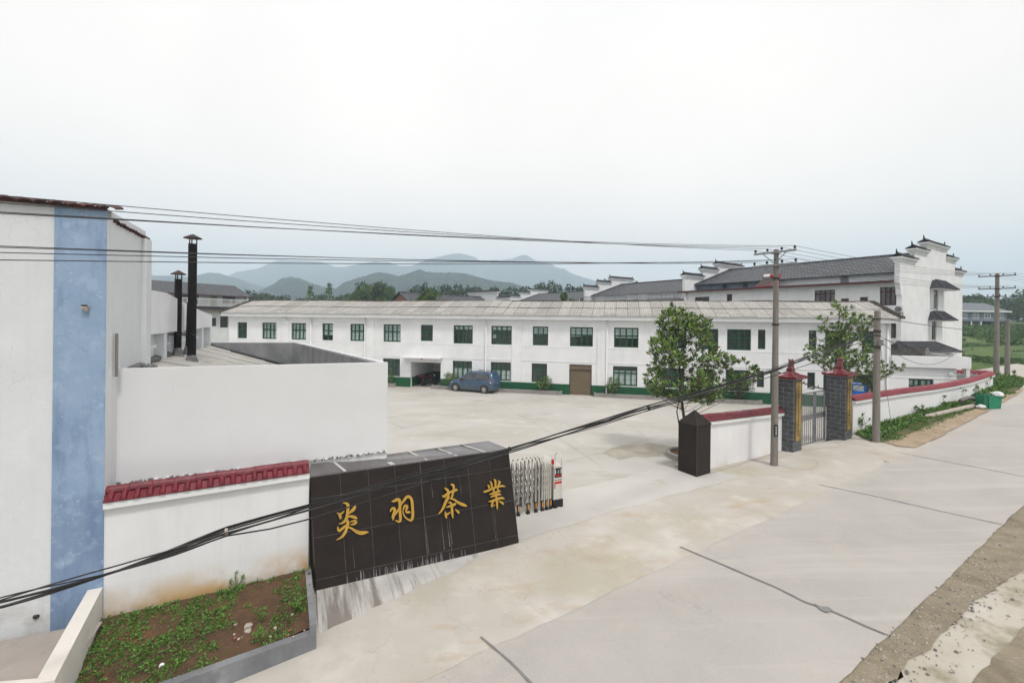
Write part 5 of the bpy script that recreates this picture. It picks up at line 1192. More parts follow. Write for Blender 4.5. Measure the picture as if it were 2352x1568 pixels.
# long wall with its windows
fw = []
for a, b, y0, y1, nn in ((1596, 1629, 681.6, 705, 3), (1669, 1681.5, 675, 705, 2), (1871, 1918, 665.8, 700, 4), (1931, 1949.6, 685.5, 698, 2), (1975, 1993.5, 682, 696, 2), (2021, 2068, 658.6, 701.4, 4), (2021, 2066, 735.5, 776, 4)):
    xa, xb = FQ(a, y0)[0], FQ(b, y0)[0]; za, zb = FQ((a + b) / 2, y1)[1], FQ((a + b) / 2, y0)[1]; fw.append((xa, xb, za, zb, nn, a))
mb = MB(FT); wall_open(mb, n0, n1, -.8, zP0 + .12, [f[:4] for f in fw]); mb.build('front_wall', M['wall'], gh)
mb = MB(FT); mb.box(n0, n1, .25, 1.9, zP0 - 3.35, zP0 - 3.2); mb.box(n0, n1, .25, 8, zP0 - 6.6, zP0 - 6.4); mb.box(n0, n1, 3.2, 3.35, -.8, zP0); mb.build('floor_slab', M['wall2'], gh)
mb = MB(FT)
mb.hexa([(n0 - .9, -.75, zP0 + .06), (n1, -.75, zP0 + .06), (n1, 2.0, zP0 + .26), (n0 - .9, 2.0, zP0 + .26)], [(n0 - .9, -.75, zP0 + .14), (n1, -.75, zP0 + .14), (n1, 2.0, zP0 + .36), (n0 - .9, 2.0, zP0 + .36)])
mb.build('pent_roof', M['tile'], gh)
mb = MB(FT); mb.box(n0 - .92, n1, -.78, -.751, zP0 - .05, zP0 + .15); mb.build('eave_board', M['maroon'], gh)
xs0, xs1 = n0, FQ(1750, 650)[0]
mb = MB(FT); mb.box(xs0, xs1, 1.84, 1.895, zP0 + .3, 10.3); up_ = mb.build('blue_grey_panel', mk('unpainted blue grey render', (.10, .13, .17), (.17, .20, .24), scale=1.2, rough=.9), gh)
for a, b in ((1639, 1649), (1686, 1697)):
    mb = MB(FT); mb.box(FQ(a, 655)[0], FQ(b, 655)[0], 1.80, 1.835, zP0 + .42, 10.2); mb.build('opening', M['black'], up_)
xa, xb = FQ(1911, 640)[0], FQ(1929, 640)[0]
mb = MB(FT); mb.box(xa, xb, 1.82, 1.895, zP0 + .3, 10.3); mb.build('grey_patch', M['greypl'], gh)
for xa, xb, za, zb, nn, px in fw:
    cu = [(0, .28, .02, .98), (.72, 1, .02, .98), (.42, .6, .1, .9)] if px in (1871, 2021) else None
    window(gh, FT, xa, xb, za, zb, nn, .25, mat='maroon', curt=cu, fine=False, t=.05)
def hood(x0, x1, z, proj, name='window_hood'):
    mb = MB(GT_); a, b = x0 - .25, x1 + .25
    mb.box(a, b, -proj, 0, z - .10, z)
    mb.build('hood_slab', M['wall'], gh)
    mb = MB(GT_); e = .15; r0, r1 = a + .55, b - .55; h = .85
    A = [(a - e, -proj - e, z), (b + e, -proj - e, z), (b + e, 0, z), (a - e, 0, z)]
    mb.add(A + [(r0, -proj * .25, z + h), (r1, -proj * .25, z + h), (r0, 0, z + h * .95), (r1, 0, z + h * .95)], [(0, 1, 5, 4), (1, 2, 7, 5), (3, 0, 4, 6), (4, 5, 7, 6), (0, 3, 2, 1)])
    for i in range(7):
        f = (i + .5) / 7; mb.tube([(a - e + (b - a + 2 * e) * f, -proj - e, z + .02), (r0 + (r1 - r0) * f, -proj * .25, z + h)], .05, 5)
    for p, q in ((A[0], (r0, -proj * .25, z + h)), (A[1], (r1, -proj * .25, z + h)), ((r0, -proj * .25, z + h), (r1, -proj * .25, z + h))): mb.tube([p, q], .07, 6)
    mb.build('hood_roof', M['slate'], gh)
for a, b, y0, y1, yh in ((2139.5, 2150, 666, 707, 663), (2136, 2147, 738, 779.5, 735)):
    xa, xb = gx_(a), gx_(b); za, zb = GP(a, y1)[1], GP(a, y0)[1]
    mb = MB(GT_); mb.box(xa, xb, -.05, .0, za, zb); mb.box(xa, xb, -.075, -.0501, za, za + .06); mb.box((xa + xb) / 2 - .03, (xa + xb) / 2 + .03, -.075, -.0501, za + .06, zb - .5); mb.box(xa, xb, -.075, -.0501, zb - .5, zb - .44); wn_ = mb.build('window', M['maroon'], gh)
    mb = MB(GT_); mb.box(xa + .07, xb - .07, -.062, -.0503, za + .07, zb - .06); mb.build('pane', M['glass'], wn_)
    for u, v in ((xb, xb + .55), (xa - .14, xa)): mb = MB(GT_); mb.box(u, v, -.16, .0, za - .05, zb + .05); mb.build('window_jamb', M['wall'], wn_)
    hood(xa - .1, xa + 3.4, GP(a, yh)[1], 1.0)
# air conditioners on the long wall
for k, (a, b, y0, y1) in enumerate(((2043, 2060, 703, 718), (2045, 2058, 780, 792))):
    xa, xb = FQ(a, y0)[0] + .55, FQ(b, y0)[0] + .55; za, zb = FQ(a, y1)[1], FQ(a, y0)[1]
    ac = thing('air_conditioner', FT @ Matrix.Translation((xa, -.5, za)), ('upper', 'lower')[k] + ' of two white air conditioner units hung on the gabled house wall', 'air conditioner')
    mb = MB(FT); mb.box(xa, xb, -.48, -.06, za, zb); mb.build('casing', M['white'], ac)
    mb = MB(FT); T0 = FT @ Matrix.Translation(((xa * .62 + xb * .38), -.49, (za + zb) / 2)) @ Matrix.Rotation(PI / 2, 4, 'X'); mb.T = T0; r = (zb - za) * .42
    mb.lathe([(r, -.009), (r, .02)], (0, 0, 0), 16); mb.build('fan_grille', mk('dark fan grille', (.12, .12, .125), (.2, .2, .2), scale=20), ac)
    mb = MB(FT); mb.box(xa + .1, xa + .15, -.5, 0, za - .06, za - .001); mb.box(xb - .15, xb - .1, -.5, 0, za - .06, za - .001); mb.box(xa + .1, xa + .15, -.06, -.0, za - .3, za - .07); mb.box(xb - .15, xb - .1, -.06, 0, za - .3, za - .07); mb.build('bracket', M['darksteel'], ac)
# solar water heater on the pent roof
sx_ = FQ(1760, 650)[0]; sw = FQ(1783, 640)[0] - FQ(1749, 640)[0]
sT = FT @ Matrix.Translation((sx_, .35, zP0 + .28)); sh_ = thing('solar_water_heater', sT, 'red and white solar water heater standing on the long tiled pent roof', 'solar heater')
mb = MB(sT); mb.tube([(-sw / 2, .75, 1.12), (sw / 2, .75, 1.12)], .23, 14); tk = mb.build('tank', M['white'], sh_, smooth=False)
mb = MB(sT); mb.tube([(-.1, .75, 1.12), (sw / 2 - .1, .75, 1.12)], .236, 14); mb.build('red_label', M['red'], tk)
mb = MB(sT); mb.tube([(-sw / 2 - .05, .75, 1.12), (-sw / 2, .75, 1.12)], .24, 14); mb.tube([(sw / 2, .75, 1.12), (sw / 2 + .05, .75, 1.12)], .24, 14); mb.build('end_cap', M['red'], tk)
mb = MB(sT); n = 18
for i in range(n):
    x = -sw / 2 + (i + .5) * sw / n; mb.tube([(x - .25, -.55, .0), (x, .62, .98)], .032, 6)
mb.build('vacuum_tube', mk('dark vacuum tube', (.06, .04, .04), (.09, .06, .06), scale=4, rough=.2), sh_)
mb = MB(sT)
for x in (-sw / 2, sw / 2): mb.tube([(x - .25, -.6, -.03), (x, .72, .95)], .04, 5); mb.tube([(x, .8, 1.0), (x, .9, -.2)], .03, 5)
mb.tube([(-sw / 2 - .28, -.58, -.02), (sw / 2 - .22, -.58, -.02)], .05, 6); mb.build('stand', M['red'], sh_)
# two more houses of the same kind farther back, and a brick one
def relhouse(name, px, d, L_, label, far=True):
    f = PD(px, 660, d); c = V((f.x, f.y)) - LD_ * L_
    s2 = [(a * .98, b * .98, z) for a, b, z in stp]
    return gabled_house(name, V((c.x, c.y, 0)), L_, label, s2, 9.85, 12.2, 8.9, near=False)
h2 = relhouse('gabled_guesthouse', 1341, 79, 24, 'white house with stepped gable, grey tiles and balcony railing left of the largest gabled house')
mb = MB(h2[1]); mb.hexa([(.4, -.9, 8.5), (24, -.9, 8.5), (24, 1.9, 8.95), (.4, 1.9, 8.95)], [(.4, -.9, 8.62), (24, -.9, 8.62), (24, 1.9, 9.07), (.4, 1.9, 9.07)]); mb.build('pent_roof', M['tile'], h2[0])
mb = MB(h2[1]); mb.box(.4, 24, -.93, -.905, 8.4, 8.6); mb.build('eave_board', M['maroon'], h2[0])
mb = MB(h2[1]); mb.box(.4, 24, 0, .2, -.8, 8.6); mb.build('front_wall', M['wall'], h2[0])
rail(h2[0], h2[1], -2.6, 23, -1.1, 8.65, 1.05, st=.22, mat='steel')
for x in (4.6, 10.6, 13.0, 20.3):
    mb = MB(h2[1]); mb.box(x, x + 1.5, -1.02, -1.0, 8.75, 9.6); mb.build('railing_sign', M['white'], h2[0])
h3 = relhouse('gabled_guesthouse', 1170, 114, 24, 'farthest white stepped gable peeking over the workshop roof before the pines')
mb = MB(h3[1]); mb.box(.4, 24, 0, .2, -.8, 9.2); mb.build('front_wall', M['wall'], h3[0])
r0, r1 = PD(920.6, 670.5, 70), PD(1104, 682, 83.4); r1.z = r0.z; bd = (r1 - r0).to_2d(); BL_ = bd.length; BTf = frame((r0.x, r0.y, 0), bd)
bh = thing('brick_house', frame((r0.x, r0.y, 1.0), bd), 'brick gabled house with grey tile roof and white stepped end wall behind the workshop', 'building')
hw, dr = 4.2, 2.6; zr_ = r0.z
mb = MB(BTf)
for s in (-1, 1): mb.hexa([(-.4, s * (hw + .5), zr_ - dr - .3), (BL_, s * (hw + .5), zr_ - dr - .3), (BL_, 0, zr_ - .1), (-.4, 0, zr_ - .1)], [(-.4, s * (hw + .5), zr_ - dr - .2), (BL_, s * (hw + .5), zr_ - dr - .2), (BL_, 0, zr_), (-.4, 0, zr_)])
mb.box(-.4, BL_, -.12, .12, zr_ - .03, zr_ + .1); mb.build('roof', M['tile'], bh)
mb = MB(BTf); mb.ext([V((0, -hw, .5)), V((0, hw, .5)), V((0, hw, zr_ - dr)), V((0, 0, zr_ - .15)), V((0, -hw, zr_ - dr))], (BL_ - .1, 0, 0)); mb.build('wall', M['redbrick'], bh)
ST = BTf @ Matrix.Translation((BL_ + .4, 0, 0)) @ Matrix.Rotation(-PI / 2, 4, 'Z')
zt_ = zr_ + .55
stepped(bh, ST, [(-6.2, -3.6, zt_ - 1.15), (-3.6, 3.7, zt_), (3.7, 6.4, zt_ - 1.15)], .35, .5)

# ------------------------------------------------------------------ flat-roofed annex of the workshop and small hip-roofed lodge
fa = thing('flat_roof_annex', MT @ Matrix.Translation((XR, 0, 0)), 'low white flat roofed annex with high parapet between the workshop and boundary wall', 'building')
xq = FP(2225, 830)[0]; zt1 = FP(2046, 815.4)[1]; zt2 = FP(2046, 841)[1]; xe = FP(2197, 860)[0]; dp_ = 4.2
mb = MB(MT); g = .02
mb.box(XR + g, xq, -.25, -.05, zt2, zt1); mb.box(xq - .2, xq, -.05, dp_, zt2, zt1 - .002); mb.box(XR + g, xq - .2, dp_ - .2, dp_, zt2, zt1 + .25); mb.build('parapet', M['wall'], fa)
mb = MB(MT); mb.box(XR + g, xq - .2, dp_ - .24, dp_ - .203, zt2, zt1 + .26); mb.box(XR + g, xq - .2, -.05, dp_ - .25, zt2 + .02, zt2 + .1); mb.build('roof', mk('mouldy roof felt', (.06, .058, .055), (.14, .13, .125), scale=2, rough=.95), fa)
w0, w1 = FP(2087, 880)[0], FP(2145, 880)[0]; wz1 = FP(2100, 869.5)[1]
mb = MB(MT); wall_open(mb, XR + g, xe, -.6, zt2, [(w0, w1, wz1 - 1.5, wz1)], y=.0); mb.box(xe - .2, xe, .24, 3.4, -.6, zt2); mb.box(xe, xq, 1.4, 1.6, -.6, zt2); mb.box(xq - .25, xq - .04, -.2, .02, -.6, zt2 - .002)
for z in (zt2 - .55, zt2 - .8): mb.box(XR + g, xe, -.03, 0, z, z + .05)
mb.build('wall', M['wall'], fa)
window(fa, MT, w0, w1, wz1 - 1.5, wz1, 4, .35, curt=[(0, .45, .02, .95), (.55, 1, .02, .95)], fine=False, t=.07)
mb = MB(MT); q = FP(2182, 856); mb.box(q[0] - .12, q[0] + .12, -.12, 0, q[1] - .16, q[1] + .08); mb.lathe([(.05, .1), (.07, .16), (.03, .22)], (q[0] + .02, -.06, q[1] + .02), 8); mb.build('meter_box', M['white'], fa)
mb = MB(MT); mb.box(xq - .9, xq - .55, 3.0, 3.3, zt2 + .1, zt1 + .18); mb.lathe([(.1, zt1 + .18), (.12, zt1 + .3), (.05, zt1 + .42)], (xq - .72, 3.15, 0), 10); mb.build('roof_vent', M['plaingrey'], fa)
B = PZ(2116, 808, 3.45); LT = frame((B.x, B.y, 0), V((1, .06)))
lg_ = thing('lodge', frame((B.x, B.y, -.5), V((1, .06))), 'small white lodge with dark hip roof in front of the stepped gable', 'building')
mb = MB(LT); A, Bq, Cq, Dq = (-1.35, .75), (0, 0), (4.05, .25), (3.2, 3.2); R0, R1 = (-.95, 1.0), (2.9, 1.6); zr2 = PD(2090, 785, B.y + 1.1).z
P = [(*A, 3.45), (*Bq, 3.42), (*Cq, 3.42), (*Dq, 3.45), (-1.0, 3.2, 3.45), (*R0, zr2), (*R1, zr2)]
mb.add(P, [(0, 1, 5), (1, 2, 6, 5), (2, 3, 6), (4, 0, 5), (3, 4, 5, 6), (0, 4, 3, 2, 1)])
for i, j in ((1, 5), (2, 6), (5, 6), (0, 5)): mb.tube([P[i], P[j]], .06, 6)
for k in range(1, 5):
    f = k / 5; a, b = V(P[1]).lerp(V(P[5]), f), V(P[2]).lerp(V(P[6]), f); mb.tube([a, b], .035, 4)
    a, b = V(P[0]).lerp(V(P[5]), f), V(P[1]).lerp(V(P[5]), f); mb.tube([a, b], .035, 4)
mb.build('hip_roof', M['slate'], lg_)
mb = MB(LT); mb.box(-.4, 2.9, .5, 2.8, -.5, 3.40); mb.box(2.75, 3.15, .35, .75, -.5, 3.41); mb.box(-.9, 3.7, .2, 2.9, 3.36, 3.415); mb.build('wall', M['wall'], lg_)

# ------------------------------------------------------------------ far left house with balcony
q0 = PD(300, 680, 66); LDr = V((.448, .894)).normalized(); BT2 = frame((q0.x, q0.y, 0), LDr); BI2 = BT2.inverted()
def BQ(px, py): q = BI2 @ PP(px, py, q0, LDr); return q.x, q.z
bl = thing('balcony_house', frame((q0.x, q0.y, 2), LDr), 'white two storey house with grey tiles and white balcony railing beyond the flue pipes', 'building')
xl, xr = 0, BQ(561, 690)[0]; zE_ = BQ(540, 682)[1]; zS = BQ(540, 705.5)[1]
fw = []
for a, b, y0, y1, nn in ((415, 457, 671, 698, 4), (511, 541, 675, 696, 3), (345, 372, 667, 690, 3), (480.6, 497, 730, 749, 2), (506, 524, 716, 752, 2)):
    fw.append((BQ(a, y0)[0], BQ(b, y0)[0], BQ((a + b) / 2, y1)[1], BQ((a + b) / 2, y0)[1], nn))
mb = MB(BT2); wall_open(mb, xl, xr, 1.0, zE_ + .3, [f[:4] for f in fw]); mb.box(xr - .2, xr, .24, 8, 1, zE_ + .3); mb.box(xl, xl + .2, .24, 8, 1, zE_ + .3); mb.box(xl + .2, xr - .2, 7.8, 8, 1, zE_ + .3)
mb.box(xr - .35, xr - .05, -1.3, -1.0, zS, zE_ + .1); mb.build('wall', M['wall'], bl)
mb = MB(BT2)
for a, b, za, zb in ((-1.5, 3.7, zE_, zE_ + 2.1), (8.6, 3.7, zE_, zE_ + 2.1)): mb.hexa([(xl - .5, a, za), (xr + .5, a, za), (xr + .5, b, zb), (xl - .5, b, zb)], [(xl - .5, a, za + .1), (xr + .5, a, za + .1), (xr + .5, b, zb + .1), (xl - .5, b, zb + .1)])
mb.build('roof', M['tile'], bl)
mb = MB(BT2); mb.box(xl - .5, xr + .5, -1.54, -1.51, zE_ - .05, zE_ + .1); mb.build('eave_board', M['maroon'], bl)
mb = MB(BT2); mb.hexa([(xl, -1.4, zS - .45), (xr + .2, -1.4, zS - .45), (xr + .2, 0, zS - .2), (xl, 0, zS - .2)], [(xl, -1.4, zS), (xr + .2, -1.4, zS), (xr + .2, 0, zS + .02), (xl, 0, zS + .02)]); mb.build('balcony_slab', M['tile'], bl)
mb = MB(BT2); mb.box(xl, xr + .2, -1.44, -1.41, zS - .5, zS - .36); mb.build('slab_edge', M['maroon'], bl)
rail(bl, BT2, xl, xr - .1, -1.35, zS, 1.3, st=.17)
for f in fw: window(bl, BT2, *f[:4], f[4], .3, mat='maroon', fine=False, t=.08)
mb = MB(BT2); a, b = BQ(482, 690)[0], BQ(497.6, 690)[0]; mb.box(a, b, -.05, 0, zS, BQ(490, 674)[1])
for k in (0, 1):
    for z in (.15, .75, 1.4): mb.box(a + .1 + k * (b - a) / 2, a + (b - a) / 2 - .06 + k * (b - a) / 2, -.075, -.05, zS + z, zS + z + .45)
mb.build('door', M['cream'], bl)

# ------------------------------------------------------------------ unfinished grey house on the hillside
hq = PD(2195, 754, 118); hd = V((1, .10)); UT = frame((hq.x, hq.y, 0), hd); UI = UT.inverted()
def UQ(px, py): q = UI @ PP(px, py, hq, hd.normalized()); return q.x, q.z
ug = thing('hillside_house', frame((hq.x, hq.y, hq.z - .5), hd), 'grey two storey house with hip roof on the green hillside at right', 'building')
x0, x1 = UQ(2180, 730)[0], UQ(2311, 730)[0]; zb_, ze_, zf_ = UQ(2240, 757)[1], UQ(2240, 715.5)[1], UQ(2240, 736.5)[1]
fw = [(UQ(a, 725)[0], UQ(b, 725)[0], UQ(a, 731.5)[1], UQ(a, 718.8)[1], 4) for a, b in ((2207.5, 2221), (2234, 2248), (2260, 2275), (2291, 2304))] + [(UQ(a, 745)[0], UQ(b, 745)[0], UQ(a, 752)[1], UQ(a, 741)[1], 2) for a, b in ((2206, 2212), (2215, 2222))]
dk = [(UQ(2226, 745)[0], UQ(2236, 745)[0], zb_ + .05, zf_ - .5), (UQ(2255, 745)[0], UQ(2277, 745)[0], zb_ + .05, zf_ - .35)]
gp_ = mk('blue grey facade tile', (.17, .20, .235), (.14, .165, .195), scale=2, rough=.6)
mb = MB(UT); wall_open(mb, x0, x1, zb_ - 1.5, ze_, [f[:4] for f in fw] + dk); mb.box(x0, x0 + .2, .24, 9, zb_ - 1.5, ze_); mb.build('front_wall', gp_, ug)
mb = MB(UT); mb.hexa([(x1 - .2, .0, zb_ - 1.5), (x1 + 6, 4.5, zb_ - 1.5), (x1 + 5, 10, zb_ - 1.5), (x1 - .2, 9, zb_ - 1.5)], [(x1 - .2, 0, ze_), (x1 + 6, 4.5, ze_), (x1 + 5, 10, ze_), (x1 - .2, 9, ze_)]); mb.build('side_wall', mk('bare cement brick', (.27, .25, .22), (.2, .19, .17), scale=2, rough=.95), ug)
mb = MB(UT); mb.box(x0, x1, 3, 3.2, zb_ - 1, ze_); mb.build('inner_wall', M['greypl'], ug)
mb = MB(UT); E_ = [(x0 - .8, -.8, ze_), (x1 + .6, -.8, ze_), (x1 + 7, 4, ze_), (x1 + 5.5, 10.5, ze_), (x0 - .8, 10, ze_)]; zr3 = UQ(2240, 697)[1] + .4
P = E_ + [(x0 + 5, 4.6, zr3), (x1 - .5, 4.8, zr3)]
mb.add(P, [(0, 1, 6, 5), (1, 2, 6), (2, 3, 6), (3, 4, 5, 6), (4, 0, 5), (4, 3, 2, 1, 0)]); mb.build('hip_roof', brickmat('blue grey roof tile', (.13, .145, .165), (.17, .185, .205), (.08, .09, .1), .3, .35, .03, rough=.6), ug)
mb = MB(UT); mb.box(x0 - .82, x1 + .62, -.85, -.81, ze_ - .1, ze_ + .25); mb.build('eave_board', M['white'], ug)
mb = MB(UT); mb.box(x0, x1 + .3, -1.6, -.01, zf_ - .12, zf_ + .25); mb.build('balcony_slab', gp_, ug)
for px in (2239, 2278, 2217):
    x = UQ(px, 745)[0]; mb = MB(UT); mb.box(x - .16, x + .16, -1.5, -1.2, zb_ - 1, zf_ - .13); mb.build('column', M['white'], ug)
for px in (2228, 2253):
    x = UQ(px, 745)[0]; mb = MB(UT); mb.box(x - .22, x + .22, -.12, -.01, zb_ - .5, zf_ - .13); mb.build('red_pillar', M['redbrick'], ug)
M['wframe'] = M['white']
for f in fw: window(ug, UT, *f[:4], f[4], .3, mat='wframe', fine=False, t=.12, y=-.06)
# ------------------------------------------------------------------ blue van
w0, w1 = PG(1046, 898), PG(1111.5, 903.5); cd = (w1 - w0).to_2d().normalized(); cl = V((-cd.y, cd.x))
co = V((w0.x, w0.y)) - cd * .78; cz0 = zg(w0.x, w0.y) + .004
CT = frame((co.x, co.y, cz0), cd); van = thing('parked_van', CT, 'dusty blue family van parked before the green windows, its tail towards the road', 'van')
WB = (w1 - w0).to_2d().length; YC = .84; s_ = WB / 2.72
SEC = [(0.0, .30, .50, .60, .64, .60, .50), (.06, .24, .50, .68, .73, .70, .58), (.2, .20, .55, .80, .85, .79, .66), (.5, .19, .6, .90, .97, .83, .72), (.95, .19, .62, .98, 1.07, .845, .74), (1.12, .19, .63, 1.0, 1.13, .85, .74), (1.45, .19, .64, 1.02, 1.42, .85, .68),
       (1.78, .19, .65, 1.03, 1.645, .85, .635), (2.1, .19, .65, 1.04, 1.715, .85, .625), (2.8, .19, .65, 1.05, 1.735, .85, .62), (3.5, .19, .66, 1.06, 1.725, .85, .62), (3.9, .20, .66, 1.06, 1.70, .845, .61), (4.08, .22, .66, 1.05, 1.655, .84, .60), (4.17, .26, .66, 1.04, 1.40, .83, .65), (4.25, .28, .66, 1.0, 1.10, .82, .72), (4.31, .30, .62, .86, .92, .79, .70), (4.33, .36, .55, .68, .72, .74, .66)]
def secv(x):
    for a, b in zip(SEC[:-1], SEC[1:]):
        if x <= b[0]: t = (x - a[0]) / (b[0] - a[0]); return [a[i] + (b[i] - a[i]) * t for i in range(7)]
    return list(SEC[-1])
def sidep(x, t, off=.006, far=False):
    q = secv(x); y = q[5] * .985 + (q[6] + .02 - q[5] * .985) * t; z = q[3] + (q[4] - .05 - q[3]) * t
    return V((x * s_, YC + (1 if far else -1) * (y + off), z))
xs_ = sorted(set([s[0] for s in SEC] + [i * .12 for i in range(37) if i * .12 < 4.33])); rings = []
for x in xs_:
    _, zb, zm, zs, zt, w, wt = secv(x)
    prof = [(-w * .90, zb), (-w * .985, zb + .07), (-w * 1.0, zm - .05), (-w * 1.005, zm + .1), (-w * .985, zs), (-(wt + .02), zt - .05), (-wt + .05, zt - .012), (-wt * .5, zt + .012), (0, zt + .018)]
    rings.append([V((x * s_, YC + y, z)) for y, z in prof] + [V((x * s_, YC - y, z)) for y, z in prof[:-1][::-1]])
k = len(rings[0]); mb = MB(CT)
mb.add([p for r in rings for p in r], [(i * k + j, (i + 1) * k + j, (i + 1) * k + (j + 1) % k, i * k + (j + 1) % k) for i in range(len(rings) - 1) for j in range(k)] + [list(range(k))[::-1], list(range((len(rings) - 1) * k, len(rings) * k))])
paint = mk('dusty blue car paint', (.019, .058, .122), (.026, .068, .132), scale=1.5, rough=.3, spec=.5, coat=.5, layers=[dict(c=(.14, .15, .14), s=2.5, lo=.25, hi=.6, k=.75, zr=(.15, .85)), dict(c=(.11, .15, .2), s=3, lo=.5, hi=.7, k=.5)])
bd_ = mb.build('body', paint, van, smooth=True)
blackg = mk('black window frame', (.01, .01, .011), rough=.25, spec=.5); cglass = mk('tinted car glass', (.03, .03, .034), (.075, .075, .08), scale=3, rough=.08, spec=.6)
def patch(pts, name, mat, par=van, th=.004):
    mb = MB(CT); mb.add(pts, [list(range(len(pts)))]); return mb.build(name, mat, par)
for far in (False, True):
    o = patch([sidep(x, t, .007, far) for x, t in ((1.22, .04), (2.0, .02), (2.9, .02), (3.72, .02), (3.86, .12), (3.86, .80), (3.72, .92), (2.8, .93), (1.98, .91), (1.72, .86), (1.42, .50))], 'window_surround', blackg)
    for q in (((1.36, .08), (1.96, .07), (1.96, .84), (1.76, .80), (1.52, .52)), ((2.05, .07), (2.84, .07), (2.84, .86), (2.05, .85)), ((2.93, .07), (3.70, .07), (3.80, .16), (3.80, .76), (3.68, .85), (2.93, .86))):
        patch([sidep(x, t, .012, far) for x, t in q], 'side_window', cglass)
    for xq in (.78, 3.50):
        mb = MB(CT @ Matrix.Translation((xq * s_, YC + (.853 if far else -.853), .325)) @ Matrix.Rotation(PI / 2, 4, 'X')); mb.lathe([(.40, -.008), (.40, .008)], (0, 0, 0), 26); mb.build('wheel_arch', M['black'], van)
        mb = MB(CT @ Matrix.Translation((xq * s_, YC + (.80 if far else -.80), .315)) @ Matrix.Rotation(PI / 2, 4, 'X')); mb.lathe([(.2, -.095), (.29, -.09), (.315, -.06), (.315, .06), (.29, .09), (.2, .095)], (0, 0, 0), 26); wh = mb.build('wheel', mk('dusty tyre', (.07, .063, .055), (.04, .037, .033), scale=8, rough=.9), van)
        sg_ = -1 if far else 1
        mb = MB(CT @ Matrix.Translation((xq * s_, YC + (.80 if far else -.80), .315)) @ Matrix.Rotation(PI / 2, 4, 'X')); mb.lathe([(.205, sg_ * .085), (.205, sg_ * .099), (.185, sg_ * .1), (.185, sg_ * .086)], (0, 0, 0), 24)
        mb.lathe([(.06, sg_ * .085), (.06, sg_ * .108), (.03, sg_ * .112)], (0, 0, 0), 12)
        for q in range(6): a = q * PI / 3; mb.tube([(.04 * math.cos(a), .04 * math.sin(a), sg_ * .1), (.19 * math.cos(a), .19 * math.sin(a), sg_ * .094)], [.034, .024], 5, flat=.5)
        mb.build('rim', mk('alloy rim', (.55, .53, .50), rough=.35, metal=.7), wh)
    y = YC + (.862 if far else -.862)
    for x, nm in ((1.98, 'door_handle'), (2.78, 'door_handle')): mb = MB(CT); mb.box(x * s_ - .08, x * s_ + .08, y - .012, y + .012, .95, .98); mb.build(nm, paint, van)
    mb = MB(CT); q0, q1 = sidep(1.36, .12, .02, far), sidep(1.36, .12, .16, far); mb.tube([q0, q1], .03, 6); q1.z -= .02; mb.box(q1.x - .06, q1.x + .07, q1.y - .07, q1.y + .07, q1.z - .05, q1.z + .12); mb.build('mirror', mk('dark red mirror cap', (.10, .015, .02), rough=.35), van)
    mb = MB(CT); q = [V((x * s_, YC + (.56 if far else -.56), secv(x)[4] + dz)) for x, dz in ((1.9, .0), (2.1, .055), (2.9, .06), (3.6, .055), (3.8, .0))]; mb.tube(q, .018, 6); mb.build('roof_rail', blackg, van)
    mb = MB(CT); mb.add([V((x * s_, YC + (1 if far else -1) * (secv(x)[5] * f + .006), z)) for x, f, z in ((4.02, .985, 1.12), (4.15, .95, 1.12), (4.24, .97, .9), (4.27, .985, .66), (4.10, 1.0, .68), (4.02, 1.0, .9))], [(0, 1, 2, 3, 4, 5)]); tl = mb.build('tail_light', mk('tail light red', (.55, .012, .02), rough=.2, coat=.6), van)
    mb = MB(CT); mb.add([V((x * s_, YC + (1 if far else -1) * (secv(x)[5] * f + .011), z)) for x, f, z in ((4.03, .997, .98), (4.20, .965, .98), (4.235, .97, .90), (4.03, 1.0, .90))], [(0, 1, 2, 3)]); mb.build('clear_lens', M['white'], tl)
    mb = MB(CT); mb.add([V((x * s_, YC + (1 if far else -1) * (secv(x)[5] * f + .008), z)) for x, f, z in ((.05, 1.0, .62), (.30, 1.0, .80), (.46, 1.0, .88), (.33, 1.0, .70), (.12, 1.0, .58))], [(0, 1, 2, 3, 4)]); mb.build('headlight', mk('clear headlight', (.6, .62, .62), rough=.12, coat=.6), van)
def rearp(y, x, z): return V((x * s_ + .012, YC + y, z))
patch([rearp(-.60, 4.155, 1.14), rearp(.60, 4.155, 1.14), rearp(.54, 4.075, 1.60), rearp(-.54, 4.075, 1.60)], 'rear_window', cglass)
patch([V((1.12 * s_ - .01, YC - .66, 1.13)), V((1.12 * s_ - .01, YC + .66, 1.13)), V((1.76 * s_ - .02, YC + .57, 1.645)), V((1.76 * s_ - .02, YC - .57, 1.645))], 'windscreen', cglass)
mb = MB(CT); mb.box(4.29 * s_, 4.325 * s_, YC - .24, YC + .24, .74, .88); mb.build('number_plate', mk('plain blue plate', (.08, .13, .3), (.25, .27, .3), scale=14, rough=.5), van)
mb = MB(CT); mb.box(4.27 * s_, 4.29 * s_, YC - .38, YC + .38, .95, 1.0); mb.build('tailgate_trim', M['chrome'], van)
mb = MB(CT); mb.box(4.33 * s_, 4.36 * s_, YC - .7, YC + .7, .36, .5); mb.build('rear_bumper', paint, van)
mb = MB(CT); mb.box(.45 * s_, 3.95 * s_, YC - .7, YC + .7, .17, .30); mb.build('underbody', M['black'], van)

